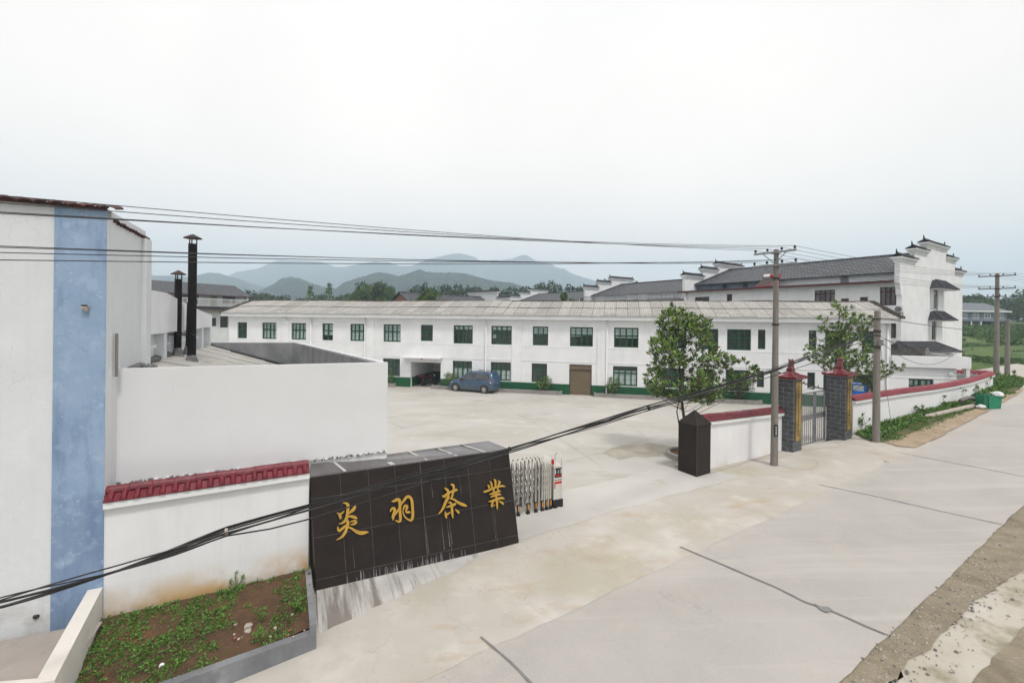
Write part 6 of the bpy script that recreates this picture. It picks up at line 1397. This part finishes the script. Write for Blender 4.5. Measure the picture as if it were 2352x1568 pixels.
# ------------------------------------------------------------------ small blue cargo tricycle behind the long wall, a person beside it
tp = PD(1971, 900, 29.6); tz = zg(tp.x, tp.y); TT = frame((tp.x, tp.y, tz), V((.93, -.36)))
bt = thing('cargo_tricycle', TT, 'bright blue cargo tricycle cab seen over the boundary wall by the farther brick pier', 'tricycle')
bl_ = mk('bright blue van paint', (.01, .14, .52), (.012, .115, .44), scale=2, rough=.35, coat=.4); zt_ = PD(1976, 881, 29.6).z - tz
mb = MB(TT); hw = .34
for x in (-hw, hw - .06):
    for y in (-.05, .55): mb.box(x, x + .06, y, y + .05, .7, zt_ - .06)
mb.box(-hw - .03, hw + .03, -.10, .65, zt_ - .06, zt_); mb.box(-hw - .03, hw + .03, -.1, .65, .35, .7); mb.tube([(hw + .08, .3, zt_ - .03), (hw + .14, .3, zt_ - .2), (hw + .16, .3, .7)], .03, 6); mb.build('cab', bl_, bt)
for y0, y1 in ((-.06, -.045), (.595, .61)): mb = MB(TT); mb.box(-hw + .06, hw - .06, y0, y1, .705, zt_ - .065); mb.build('windscreen', mk('pale dusty windscreen', (.42, .46, .45), (.3, .33, .33), scale=2, rough=.2), bt)
mb = MB(TT); mb.box(-.5, .5, .75, 2.1, .3, .62); mb.build('cargo_box', bl_, bt)
for x, y in ((0, -.0), (-.5, 1.7), (.5, 1.7)):
    mb = MB(TT @ Matrix.Translation((x, y, .27)) @ Matrix.Rotation(PI / 2, 4, 'Y')); mb.lathe([(.15, -.06), (.27, -.05), (.27, .05), (.15, .06)], (0, 0, 0), 18); mb.build('wheel', M['black'], bt)
def person(P, rot, label, shirt, trousers, scale=1.0):
    Tm = Matrix.Translation(P) @ Matrix.Rotation(rot, 4, 'Z') @ Matrix.Scale(scale, 4); r = thing('person', Matrix.Translation(P) @ Matrix.Rotation(rot, 4, 'Z'), label, 'person')
    nodes = {'pelvis': ((0, 0, .93), .15), 'waist': ((0, 0, 1.08), .135), 'chest': ((0, .01, 1.28), .165), 'neckb': ((0, .015, 1.43), .085), 'neck': ((0, .0, 1.50), .052), 'chin': ((0, -.015, 1.56), .062), 'head': ((0, -.01, 1.63), .088), 'crown': ((0, 0, 1.70), .075)}
    edges = [('pelvis', 'waist'), ('waist', 'chest'), ('chest', 'neckb'), ('neckb', 'neck'), ('neck', 'chin'), ('chin', 'head'), ('head', 'crown')]
    for s, n in ((-1, 'l'), (1, 'r')):
        for key, p, q in (('hip', (s * .09, 0, .86), .10), ('knee', (s * .10, -.02, .48), .062), ('ank', (s * .105, .02, .09), .043), ('toe', (s * .12, -.13, .04), .04), ('sh', (s * .185, .01, 1.39), .062), ('elb', (s * .24, .03, 1.10), .044), ('wri', (s * .22, -.12, .90), .030), ('palm', (s * .21, -.17, .83), .034)): nodes[n + key] = (p, q)
        edges += [('pelvis', n + 'hip'), (n + 'hip', n + 'knee'), (n + 'knee', n + 'ank'), (n + 'ank', n + 'toe'), ('neckb', n + 'sh'), (n + 'sh', n + 'elb'), (n + 'elb', n + 'wri'), (n + 'wri', n + 'palm')]
        for f in range(5):
            o = (f - 2) * .016; L = (.05, .075, .085, .078, .06)[f]; a = n + f'f{f}a'; b = n + f'f{f}b'
            if f == 0: nodes[a] = ((s * .185, -.19, .84), .010); nodes[b] = ((s * .18, -.215, .80), .008)
            else: nodes[a] = ((s * (.21), -.17 + o, .80 - .01), .0095); nodes[b] = ((s * .20, -.175 + o, .80 - L), .008)
            edges += [(n + 'palm', a), (a, b)]
    me = bpy.data.meshes.new('figure'); ks = list(nodes); me.from_pydata([nodes[q][0] for q in ks], [(ks.index(a), ks.index(b)) for a, b in edges], [])
    o = bpy.data.objects.new('figure', me); COL.objects.link(o); sk = o.modifiers.new('s', 'SKIN'); ss = o.modifiers.new('d', 'SUBSURF'); ss.levels = 2; ss.render_levels = 2
    for i, q in enumerate(ks): v = me.skin_vertices[0].data[i]; v.radius = (nodes[q][1], nodes[q][1] * (.8 if q in ('chest', 'waist', 'pelvis') else 1)); v.use_root = q == 'pelvis'
    bpy.context.view_layer.update(); em = bpy.data.meshes.new_from_object(o.evaluated_get(bpy.context.evaluated_depsgraph_get())); bpy.data.objects.remove(o)
    mb = MB(Tm); mb.add([v.co.copy() for v in em.vertices], [list(p.vertices) for p in em.polygons]); mb.m = []
    for p in em.polygons:
        c = p.center; mb.m.append(0 if c.z > 1.47 or (abs(c.x) > .16 and c.z < 1.06 and c.z > .6 and c.y < -.07) else 1 if c.z > .95 else 2 if c.z > .1 else 3)
    skin = mk('tanned skin', (.34, .17, .105), (.30, .15, .09), scale=6, rough=.6)
    b = mb.build('body', [skin, shirt, trousers, M['black']], r, smooth=True, recalc=False)
    mb = MB(Tm); bm_ = bmesh.new(); bmesh.ops.create_icosphere(bm_, subdivisions=3, radius=1)
    vs = [V((v.co.x * .098, v.co.y * .112 + .012, v.co.z * .105 + 1.675)) for v in bm_.verts]; fs = [[v.index for v in f.verts] for f in bm_.faces if not (f.calc_center_median().z < .25 and f.calc_center_median().y < .25)]; bm_.free()
    mb.add(vs, fs); mb.build('hair', mk('black hair', (.012, .011, .01), rough=.5), r, smooth=True)
    for s in (-1, 1):
        mb = MB(Tm); mb.lathe([(.003, -.008), (.011, 0), (.003, .008)], (s * .033, -.092, 1.64), 8); mb.build('eye', M['ink'], r)
        mb = MB(Tm); mb.lathe([(.01, -.03), (.018, 0), (.01, .03)], (s * .095, .005, 1.63), 8); mb.build('ear', skin, r)
    mb = MB(Tm); mb.add([(-.014, -.092, 1.605), (.014, -.092, 1.605), (0, -.122, 1.602), (0, -.09, 1.65)], [(0, 1, 2), (0, 2, 3), (1, 3, 2)]); mb.build('nose', skin, r)
    mb = MB(Tm); mb.box(-.024, .024, -.088, -.08, 1.573, 1.581); mb.build('mouth', mk('lips', (.25, .09, .08), rough=.6), r)
    return r
pp = PD(1997.5, 900, 28.8); pz = zg(pp.x, pp.y)
person(V((pp.x, pp.y, pz)), .5, 'dark haired person in grey top standing behind the long wall beside the blue tricycle', mk('grey shirt', (.16, .16, .17), (.12, .12, .13), scale=5), mk('dark trousers', (.03, .032, .04), scale=5), (PD(1997.5, 890.5, 28.8).z - pz) / 1.77)

# ------------------------------------------------------------------ motorcycle in the garage
gx, gz_ = FP(976, 870); MTn = MT @ Matrix.Translation((gx - .15, 1.35, 0)) @ Matrix.Rotation(.95, 4, 'Z')
dred = mk('dark red motorcycle paint', (.16, .012, .015), (.10, .01, .012), scale=5, rough=.4)
mc = thing('motorcycle', MTn, 'red and black motorcycle parked in the dark garage opening', 'motorcycle')
for x in (-.62, .62):
    mb = MB(MTn @ Matrix.Translation((x, 0, .3)) @ Matrix.Rotation(PI / 2, 4, 'X')); mb.lathe([(.2, -.05), (.3, -.04), (.3, .04), (.2, .05)], (0, 0, 0), 20); wh = mb.build('wheel', M['black'], mc)
    mb = MB(MTn @ Matrix.Translation((x, 0, .3)) @ Matrix.Rotation(PI / 2, 4, 'X')); mb.lathe([(.19, -.02), (.19, .02)], (0, 0, 0), 14); mb.build('rim', M['steel'], wh)
mb = MB(MTn); mb.tube([(-.62, 0, .32), (-.1, 0, .5), (.42, 0, .9)], [.05, .12, .05], 8); mb.tube([(.62, 0, .32), (.5, 0, .7), (.38, 0, 1.0)], .035, 6); mb.box(-.2, .2, -.14, .14, .25, .55); mb.build('frame', M['darksteel'], mc)
mb = MB(MTn); mb.tube([(.35, 0, .82), (.15, 0, .88), (-.05, 0, .8)], [.07, .14, .09], 10); mb.tube([(-.85, 0, .62), (-.6, 0, .66), (-.35, 0, .66)], [.05, .08, .05], 8); mb.build('fuel_tank', dred, mc)
mb = MB(MTn); mb.tube([(-.02, 0, .84), (-.3, 0, .80), (-.66, 0, .86)], [.08, .12, .09], 8, flat=.6); mb.build('seat', M['black'], mc)
mb = MB(MTn); mb.tube([(.28, -.36, 1.08), (.38, -.1, 1.04), (.38, .1, 1.04), (.28, .36, 1.08)], .02, 6); mb.build('handlebar', M['steel'], mc)
mb = MB(MTn); mb.box(-1.0, -.72, -.2, .2, .82, 1.1); mb.build('top_box', dred, mc)
mb = MB(MTn); mb.lathe([(.02, -.07), (.08, -.05), (.09, .05), (.04, .07)], (.52, 0, .9), 10); mb.build('headlight', M['white'], mc)
# ------------------------------------------------------------------ vegetation
def leaf(mb, p, d, side, L, wd, m, fold=.18):
    up = d.cross(side).normalized() * (fold * wd)
    a = p + d * L * .5
    mb.add([p, a + side * wd * .5 + up, p + d * L, a - side * wd * .5 + up], [(0, 1, 2), (0, 2, 3)], m)
def rnd_dir(rg):
    z = rg.uniform(-1, 1); a = rg.uniform(0, 2 * PI); r = math.sqrt(1 - z * z); return V((r * math.cos(a), r * math.sin(a), z))
def rosette(mb, p, ax, rg, n, L, wts, drop=0):
    ax = ax.normalized(); s = ax.cross(V((0, 0, 1)) if abs(ax.z) < .9 else V((1, 0, 0))).normalized(); t = ax.cross(s)
    for i in range(n):
        a = i * 2.4 + rg.uniform(-.3, .3); el = rg.uniform(.1, 1.0) if i > n * .35 else rg.uniform(.7, 1.35)
        d = ((s * math.cos(a) + t * math.sin(a)) * math.cos(el) + ax * math.sin(el)); d.z -= drop * rg.random(); d.normalize()
        sd = d.cross(ax + rnd_dir(rg) * .25).normalized(); l = L * rg.uniform(.65, 1.15)
        m = rg.choices((0, 1, 2, 3), wts)[0]
        leaf(mb, p - ax * L * .4 * rg.random() * (i > n * .4), d, sd, l, l * .38, m)
def magnolia(name, base, prof, tips, label, seed, L=.19, trunk_top=None, fork=None):
    rg = random.Random(seed); d0 = base.y; t_ = thing(name, base, label, 'tree')
    ys = [q[0] for q in prof]; axis_px = (prof[len(prof) // 2][1] + prof[len(prof) // 2][2]) / 2
    def env(y):
        for a, b in zip(prof[:-1], prof[1:]):
            if y <= b[0]: t = (y - a[0]) / (b[0] - a[0]); return a[1] + (b[1] - a[1]) * t, a[2] + (b[2] - a[2]) * t
        return prof[-1][1:]
    tr = MB(); cr_ = MB(); top = PD((prof[1][1] + prof[1][2]) / 2, prof[1][0], d0)
    tp_ = [base + V((0, 0, -.2))] + [base.lerp(top, k / 7) + V((rg.uniform(-.07, .07), rg.uniform(-.07, .07), 0)) * (1 if k else 0) for k in range(8)]
    tr.tube(tp_, [.085, .075, .07, .062, .055, .045, .034, .022, .01], 8)
    if fork: tr.tube([base + V((-.1, .05, -.1)), base + V((-.22, .1, .9)), base + V((-.42, .1, 1.9)), base + V((-.3, 0, 2.9))], [.035, .03, .025, .012], 6)
    def trunk_at(z):
        for a, b in zip(tp_[:-1], tp_[1:]):
            if z <= b.z: return a.lerp(b, clamp((z - a.z) / (b.z - a.z + 1e-6)))
        return tp_[-1]
    wid = [max(4, q[2] - q[1]) for q in prof]; n = 0; guard = 0; pts = []; done = []
    while n < tips and guard < tips * 60:
        guard += 1; y = rg.uniform(ys[0], ys[-1]); a, b = env(y)
        if rg.random() > (b - a) / max(wid): continue
        u = rg.uniform(-1, 1); px = (a + b) / 2 + u * (b - a) / 2; hw_ = (b - a) / 2 / FPX * d0
        dd = rg.uniform(-1, 1) * math.sqrt(max(0, 1 - u * u * .9)) * min(hw_, 1.5)
        p = PD(px, y, d0); p = V((p.x, p.y + dd, p.z))
        nv = noise.noise(p * .95 + V((seed, 0, 0))) + .5 * noise.noise(p * 2.3)
        if nv < -.09 + (.13 if abs(u) < .8 else -.04): continue
        if any((p - q).length < L * .85 for q in pts): continue
        pts.append(p); n += 1
        r = (p - trunk_at(p.z)).length
        near_ = [(q, (q - p).length + max(0, q.z - p.z + .15) * 2) for q, rq in done if rq < r - .12]
        near_ = min(near_, key=lambda e: e[1]) if near_ else None
        done.append((p, r)); root = trunk_at(max(base.z + 1.0, p.z - .2 - r * rg.uniform(.2, .5))); 
        if near_ and near_[1] < .9: root = near_[0] - V((0, 0, .06))
        mid_ = root.lerp(p, .55) + V((0, 0, -.06 * (p - root).length)) + rnd_dir(rg) * .05
        tr.tube([root, root.lerp(mid_, .5) + V((0, 0, -.03 * r)), mid_, p], [.014, .011, .008, .004], 4, caps=False)
        out = (p - trunk_at(p.z)); out.z = 0
        ax_ = (out.normalized() * .6 if out.length > .01 else V((0, 0, 0))) + V((0, 0, .85)) + rnd_dir(rg) * .45
        sun_ = clamp(.5 + nv * .4 + (p.z - base.z) * .05 + rg.uniform(-.3, .3))  # paler leaves higher up and by clump: sunlight put into the leaf colours
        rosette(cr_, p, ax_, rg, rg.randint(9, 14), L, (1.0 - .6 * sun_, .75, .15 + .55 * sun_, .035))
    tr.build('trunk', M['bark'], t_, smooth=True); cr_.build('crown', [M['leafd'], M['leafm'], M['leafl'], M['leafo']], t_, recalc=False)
    return t_
prof1 = [(701, 1545, 1553), (712, 1536, 1566), (724, 1514, 1596), (738, 1512, 1624), (760, 1522, 1628), (785, 1497, 1636), (808, 1494, 1645), (822, 1500, 1690), (845, 1496, 1728), (865, 1490, 1730), (888, 1484, 1690), (905, 1500, 1655), (922, 1540, 1622)]
rb = PG(1578, 1049)
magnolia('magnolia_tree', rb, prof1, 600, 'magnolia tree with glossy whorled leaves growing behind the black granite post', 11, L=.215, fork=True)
ring = thing('tree_planter', rb, 'round concrete planting ring of the magnolia behind the black granite post', 'planter')
mb = MB(); mb.lathe([(.86, -.2), (.86, .20), (.84, .22), (.72, .22), (.70, .18), (.70, -.1)], rb, 28); mb.build('ring', M['plaingrey'], ring)
mb = MB(); mb.lathe([(.695, .1), (.5, .13), (.01, .16)], rb, 20); mb.build('soil', mk('leaf litter', (.13, .06, .025), (.07, .045, .02), scale=9, rough=.95, bump=.8), ring)
prof2 = [(692, 1924, 1950), (706, 1904, 1954), (722, 1892, 1960), (732, 1888, 2004), (750, 1898, 2006), (768, 1876, 1996), (788, 1874, 1990), (806, 1856, 1990), (826, 1864, 2010), (838, 1884, 2062), (850, 1900, 2046), (866, 1940, 2012), (884, 1956, 1988)]
tb = PD(1914, 905, 25.6); tb.z = zg(tb.x, tb.y)
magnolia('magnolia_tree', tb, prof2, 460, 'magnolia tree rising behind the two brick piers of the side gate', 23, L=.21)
# shrubs in the planters
def shrub(name, px, py, wpx, hpx, label, seed, n=220, mats=None, L=.13, d=None, grp=None):
    b = MT @ V((FP(px, py)[0], -.32, .22)); rg = random.Random(seed); t_ = thing(name, b, label, 'shrub', grp); w = wpx / FPX * b.y / 2; h = hpx / FPX * b.y
    cr_, st = MB(), MB()
    for i in range(n):
        q = rnd_dir(rg) * rg.random() ** .4; p = b + V((q.x * w, q.y * w * .8, h * .56 + q.z * h * .46)) * 1.0; p += rnd_dir(rg) * .05
        if noise.noise(p * 2.2 + V((seed, 0, 0))) < -.22: continue
        rosette(cr_, p, q + V((0, 0, .6)), rg, 7, L, (.6, .8, .25, .0))
        if i % 6 == 0: st.tube([b, b.lerp(p, .5) + V((0, 0, .05)), p], [.02, .012, .005], 4, caps=False)
    st.build('stem', M['bark'], t_); cr_.build('crown', mats or [M['leafd'], M['leafm'], M['leafl'], M['leafo']], t_, recalc=False)
    return t_
shrub('shrub', 1040, 879, 40, 34, 'dark green shrub in the planter in front of the blue van bonnet', 1)
shrub('shrub', 1251, 896, 38, 36, 'round green shrub in the planter left of the brown roller shutter', 2)
shrub('shrub', 1408, 907, 34, 40, 'small green shrub in the planter right of the brown roller shutter', 3)
shrub('shrub', 1692, 918, 74, 62, 'wide feathery dark shrub in the planter right of the magnolia', 4, n=330, mats=[M['needle'], M['leafd'], M['leafm'], M['leafo']])
shrub('shrub', 899, 875, 22, 34, 'small shrub at the corner of the white annex beside the first planter', 5, n=90)
# trees beyond the workshop
def tuft(mb, p, s, rg, m, n=5):
    for i in range(n):
        d = rnd_dir(rg); sd = d.cross(rnd_dir(rg)).normalized(); leaf(mb, p + rnd_dir(rg) * s * .4, d, sd, s * rg.uniform(.7, 1.2), s * .55, m)
def far_tree(name, style, seed):
    rg = random.Random(seed); mb = MB(); H = 10.0
    mb.tube([(0, 0, -1), (.1, 0, H * .4), (0, .1, H * .93)], [.22, .16, .05], 6, 3)
    if style == 'pine':
        for k in range(26):
            t = rg.uniform(.2, 1); z = H * t; R = (1 - t) ** .36 * 2.6 + .3
            for j in range(max(3, int(R * 4.2))):
                a = rg.uniform(0, 2 * PI); r = R * rg.uniform(.45, 1); tuft(mb, V((math.cos(a) * r, math.sin(a) * r, z - r * .12 + rg.uniform(-.2, .2))), .62, rg, rg.choices((0, 1), (.8, .2))[0], 5)
    elif style == 'layer':
        for k in range(9):
            t = .25 + .75 * k / 8; z = H * t; R = (1 - t) * 3.0 + .5
            for j in range(int(7 + R * 6)):
                a = rg.uniform(0, 2 * PI); r = R * rg.uniform(.3, 1); tuft(mb, V((math.cos(a) * r, math.sin(a) * r, z + .3 * rg.random() + r * .1)), .55, rg, rg.choices((1, 2), (.5, .5))[0], 5)
    else:
        lobes = [(V((rg.uniform(-1.9, 1.9), rg.uniform(-1.9, 1.9), H * rg.uniform(.4, .86))), rg.uniform(1.1, 1.9)) for _ in range(9)] + [(V((0, 0, H * .85)), 1.5)]
        for c, R in lobes:
            for j in range(60):
                q = rnd_dir(rg); tuft(mb, c + q * R * rg.uniform(.6, 1.05) * (1 if q.z > -.4 else .7), .6, rg, rg.choices((0, 1, 2), (.35, .45, .2) if style == 'broad' else (.05, .4, .55))[0], 5)
    o = mb.build(name, [M['needle'], M['broad'], M['broadl'], M['pine_trunk']], recalc=False, origin=V((0, 0, 0)))
    return o
protos = {'pine': [far_tree('pine_tree', 'pine', s) for s in (1, 2, 3)], 'broad': [far_tree('broadleaf_tree', 'broad', s) for s in (4, 5, 6)], 'light': [far_tree('pale_tree', 'light', s) for s in (7, 8)], 'layer': [far_tree('layered_tree', 'layer', s) for s in (9, 10)]}
used = set()
LB = {'pine': ('dark pine tree rising behind the long workshop roof before the hazy hills', 'pines behind the workshop'), 'broad': ('bushy green tree behind the long workshop roof before the hazy hills', 'broadleaf trees behind the workshop')}
def put(style, px, ytop, wpx, d, label=None, group=None, zb=2.5, k=0):
    pr = protos[style]; p0 = pr[k % len(pr)]
    if p0.name in used: o = p0.copy(); COL.objects.link(o)
    else: o = p0; used.add(p0.name)
    tp = PD(px, ytop, d); H = tp.z - zb; W = wpx / FPX * d * (1.75 if style == 'pine' else 1.25)
    o.location = (tp.x, tp.y, zb); o.scale = (W / 5.2, W / 5.2, H / 10.0); o.rotation_euler = (0, 0, k * 1.7)
    l, g = LB.get(style, (None, None)); tag(o, label or l, 'tree', None if label else g)
    if group: o['group'] = group
    return o
X2 = lambda c: 861.3 + .21972 * c
Y2 = lambda c: 620.2 + .21972 * c
k = 0
for cx_, cy_, w, st in ((40, 142, 100, 'pine'), (145, 182, 95, 'broad'), (-60, 150, 90, 'pine'), (395, 172, 70, 'pine'), (455, 165, 90, 'pine'), (524, 133, 62, 'pine'), (600, 165, 90, 'pine'), (690, 172, 80, 'pine'), (745, 152, 120, 'pine'), (815, 200, 80, 'broad'), (870, 152, 100, 'pine'), (930, 190, 70, 'pine'), (985, 158, 76, 'pine'), (1040, 178, 70, 'pine'), (1088, 180, 70, 'pine'), (1120, 200, 60, 'pine'),
                       (1222, 190, 90, 'broad'), (1275, 200, 70, 'pine'), (1350, 198, 90, 'pine'), (1435, 184, 110, 'pine'), (1570, 174, 120, 'pine'), (1650, 190, 70, 'broad'), (1690, 160, 80, 'pine'), (1747, 130, 100, 'pine'), (1800, 155, 80, 'pine'), (1845, 118, 90, 'pine'), (1915, 148, 80, 'pine'), (2040, 148, 110, 'pine'), (2135, 180, 70, 'pine'), (2180, 165, 80, 'broad')):
    put(st, X2(cx_), Y2(cy_), w * .22 * 1.15, 125 + (k * 37 % 45), k=k); k += 1
for px, y, w in ((556, 671, 26), (572, 668, 30), (590, 676, 24), (610, 672, 30), (635, 680, 26), (655, 678, 22), (690, 684, 26), (730, 679, 20), (742, 676, 20), (776, 680, 20), (790, 678, 22), (804, 674, 22), (815, 668, 18)):
    put('pine' if k % 3 else 'broad', px, y, w * 1.2, 150 + (k * 29 % 40), k=k); k += 1
put('layer', 713, 662, 30, 120, 'pale layered tree farthest left above the workshop roof', k=0)
put('layer', 757, 656, 30, 120, 'taller pale layered tree second from left above the workshop roof', k=1)
put('light', 831, 648, 36, 118, 'broad light green tree left of the dark pines above the workshop roof', k=0)
put('broad', 868, 651, 36, 122, 'big dark round tree between the light green tree and brick house', k=1)
put('light', 893, 660, 28, 118, 'rounded mid green tree just left of the brick gable', k=1)
for px, y, w in ((1352, 668, 26), (1364, 660, 30), (1376, 652, 34), (1390, 645, 34), (1402, 641, 30), (1413, 640, 22), (1424, 645, 18), (1441, 642, 12), (1463, 644, 14), (1446, 650, 20)):
    put('broad' if k % 2 else 'pine', px, y, w, 150 + k % 7 * 3, 'dark green tree of the wooded knoll behind the stepped gables', 'trees on the wooded knoll', k=k, zb=3); k += 1
put('light', 981, 663, 42, 62, 'bright leafy tree top showing above the brick house roof', k=0, zb=4.2)
put('light', 975, 684, 16, 55, 'lowest leafy sprig poking above the workshop ridge before brick house', k=1, zb=5.2)
put('light', 1293, 671, 18, 56, 'slender leafy tree top above the workshop ridge near the railing', k=1, zb=4.8)
put('light', 1311, 686, 14, 55, 'tiny leafy sprig above the workshop ridge beside slender tree top', k=0, zb=5.4)
put('light', 875, 684, 18, 70, 'small pale leafy top above workshop ridge left of brick gable', k=1, zb=5)
# trees above the hillside house
for i, (px, y, w, st) in enumerate(((2212, 675, 26, 'pine'), (2226, 680, 30, 'broad'), (2243, 676, 30, 'broad'), (2259, 688, 26, 'light'), (2275, 684, 28, 'light'), (2290, 689, 26, 'broad'), (2302, 684, 12, 'pine'), (2312, 683, 12, 'pine'), (2326, 690, 24, 'broad'), (2340, 682, 28, 'light'), (2352, 666, 30, 'pine'), (2372, 676, 40, 'broad'))):
    put(st, px, y, w * 1.2, 150 + i % 3 * 6, 'leafy tree behind the grey hillside house at the right', 'trees behind the hillside house', k=i, zb=4)
def weeds(name, fn, n, L, mats, wts, seed, per=7, up=.8):
    rg = random.Random(seed); mb = MB(); c = 0; g = 0
    while c < n and g < n * 40:
        g += 1; p, s = fn(rg)
        if p is None: continue
        c += 1
        for i in range(per):
            d = V((rg.uniform(-1, 1), rg.uniform(-1, 1), rg.uniform(.2, 1.2) * up)).normalized(); sd = d.cross(rnd_dir(rg)).normalized(); l = L * s * rg.uniform(.5, 1.2)
            leaf(mb, p + V((rg.uniform(-.5, .5), rg.uniform(-.5, .5), rg.uniform(0, .5))) * L * s, d, sd, l, l * rg.uniform(.25, .6), rg.choices(range(len(mats)), wts)[0])
    return kind(mb.build(name, mats, recalc=False), 'stuff')
def inpoly(x, y, P):
    c = False; j = len(P) - 1
    for i in range(len(P)):
        if (P[i][1] > y) != (P[j][1] > y) and x < (P[j][0] - P[i][0]) * (y - P[i][1]) / (P[j][1] - P[i][1]) + P[i][0]: c = not c
        j = i
    return c
SP = [(p.x, p.y) for p in S]
def plot_pt(rg):
    x = rg.uniform(min(p[0] for p in SP), max(p[0] for p in SP)); y = rg.uniform(min(p[1] for p in SP), max(p[1] for p in SP))
    if not inpoly(x, y, SP): return None, 0
    nv = noise.noise((x * 1.3, y * 1.3, 3)) + .6 * noise.noise((x * 3.5, y * 3.5, 8)); nv += .35 if x < -5.6 else .02
    if nv + rg.uniform(-.28, .28) < .10: return None, 0
    return V((x, y, soilz(x, y) + .02)), rg.choice((.5, .8, 1.0, 1.7))
weeds('garden_weeds', plot_pt, 3000, .036, [M['weed'], M['weed2'], M['leafm']], (.5, .35, .25), 5, per=7)
VG = [(p.x, p.y) for p in vg]
def verge_pt(rg):
    x = rg.uniform(min(p[0] for p in VG), max(p[0] for p in VG)); y = rg.uniform(min(p[1] for p in VG), max(p[1] for p in VG))
    if not inpoly(x, y, VG): return None, 0
    nv = noise.noise((x * .7, y * .7, 5)); r, n_ = rn(x, y)
    edge = 1.0 if n_ > 8.9 else .45
    if nv < -.15 and edge < 1: return None, 0
    return V((x, y, zg(x, y) + .04)), rg.uniform(.5, 1.2) * edge * (1 + .6 * max(0, nv)) * (1.6 if x > 30 else 1)
weeds('verge_weeds', verge_pt, 3600, .16, [M['weed'], M['weed2'], M['leafm']], (.55, .25, .3), 6, per=9)
def hill_pt(rg):
    y = 53 + 70 * rg.random() ** 1.3; x = y * rg.uniform(.90, 1.25); nv = noise.noise((x * .15, y * .12, 4))
    if nv < -.12 + (.12 if y < 80 else 0): return None, 0
    return V((x, y, hz_(x, y) + .05)), rg.uniform(.5, 1.3) * (1 if y > 80 else .5)
weeds('hillside_undergrowth', hill_pt, 5200, .6, [M['weed'], M['broad'], M['broadl']], (.3, .45, .25), 7, per=7, up=.6)
for px, py, h, lb in ((545, 1352, .34, 'tallest leafy weed at the foot of the garden wall above the plot'), (600, 1425, .22, 'bright bushy weed in the plot next to the two pale stones'), (598, 1465, .18, 'low round weed just below the two pale stones'), (682, 1400, .2, 'leafy weed beside the dark kerb near the granite sign'), (520, 1370, .2, 'small weed left of the tallest weed under the garden wall')):
    q = PZ(px, py, -.1); t_ = thing('weed_plant', q, lb, 'weed'); rg = random.Random(px); mb, st = MB(), MB()
    for i in range(9):
        e = q + V((rg.uniform(-.12, .12), rg.uniform(-.1, .1), h * rg.uniform(.4, 1))); st.tube([q, q.lerp(e, .5) + rnd_dir(rg) * .02, e], .005, 4); rosette(mb, e, V((0, 0, 1)), rg, 6, .07, (.1, .5, .4, 0))
    st.build('stem', M['weed'], t_); mb.build('foliage', [M['weed'], M['weed'], M['weed2'], M['weed']], t_, recalc=False)
for i, (px, py, h) in enumerate(((1968, 992, .9), (2150, 935, .8), (2192, 922, .9), (2262, 900, 1.1), (2272, 890, 1.0), (2110, 952, .5), (2236, 912, .8), (2330, 880, .9), (2300, 880, .8))):
    q = PG(px, py); rg = random.Random(i + 50); t_ = thing('roadside_weed', q, 'tall leafy weed growing at the foot of the long boundary wall or its end poles', 'weed', 'tall weeds along the boundary wall'); mb, st = MB(), MB()
    for j in range(16):
        e = q + V((rg.uniform(-.45, .45), rg.uniform(-.35, .35), h * rg.uniform(.3, 1))); st.tube([q, q.lerp(e, .5) + rnd_dir(rg) * .05, e], .008, 4); rosette(mb, e, V((0, 0, 1)), rg, 7, .19, (.2, .5, .3, 0))
    st.build('stem', M['weed'], t_); mb.build('foliage', [M['weed'], M['weed'], M['weed2'], M['weed']], t_, recalc=False)

# loose stones of the gravel strips
def gravel_stones(name, fn, n, seed):
    rg = random.Random(seed); mb = MB(); c = g = 0
    while c < n and g < n * 30:
        g += 1; p, s = fn(rg)
        if p is None: continue
        c += 1; r = s * rg.uniform(.5, 1.2); a = rg.uniform(0, 6.28); ca, sa = math.cos(a) * r, math.sin(a) * r; h = r * rg.uniform(.4, .8)
        q = [V((ca, sa, 0)), V((-sa * .8, ca * .8, 0)), V((-ca * .9, -sa * .9, 0)), V((sa, -ca, 0))]
        mb.add([p + v for v in q] + [p + v * .55 + V((0, 0, h)) for v in q], [(0, 1, 5, 4), (1, 2, 6, 5), (2, 3, 7, 6), (3, 0, 4, 7), (4, 5, 6, 7)], rg.choices((0, 1, 2), (.5, .35, .15))[0])
    return kind(mb.build(name, [M['stone'], M['conc'], M['rubble']], recalc=True), 'stuff')
def strip_pt(rg):
    r = rg.uniform(3, 16) if rg.random() < .75 else rg.uniform(16, 32); n = rg.gauss(3.42 - .02 * r, .16 + .012 * r)
    if n > 3.56: return None, 0
    x, y = xy(r, n); return V((x, y, zg(x, y) + .02 + (.016 if n > 3.5 else 0))), rg.choice((.012, .02, .02, .035))
gravel_stones('gravel', strip_pt, 1700, 3)
DPp = [(p.x, p.y) for p in dp]
def dirt_pt(rg):
    x = rg.uniform(min(p[0] for p in DPp), max(p[0] for p in DPp)); y = rg.uniform(min(p[1] for p in DPp), max(p[1] for p in DPp))
    return (V((x, y, zg(x, y) + .07)), rg.choice((.015, .025, .04))) if inpoly(x, y, DPp) else (None, 0)
gravel_stones('gravel', dirt_pt, 350, 4)
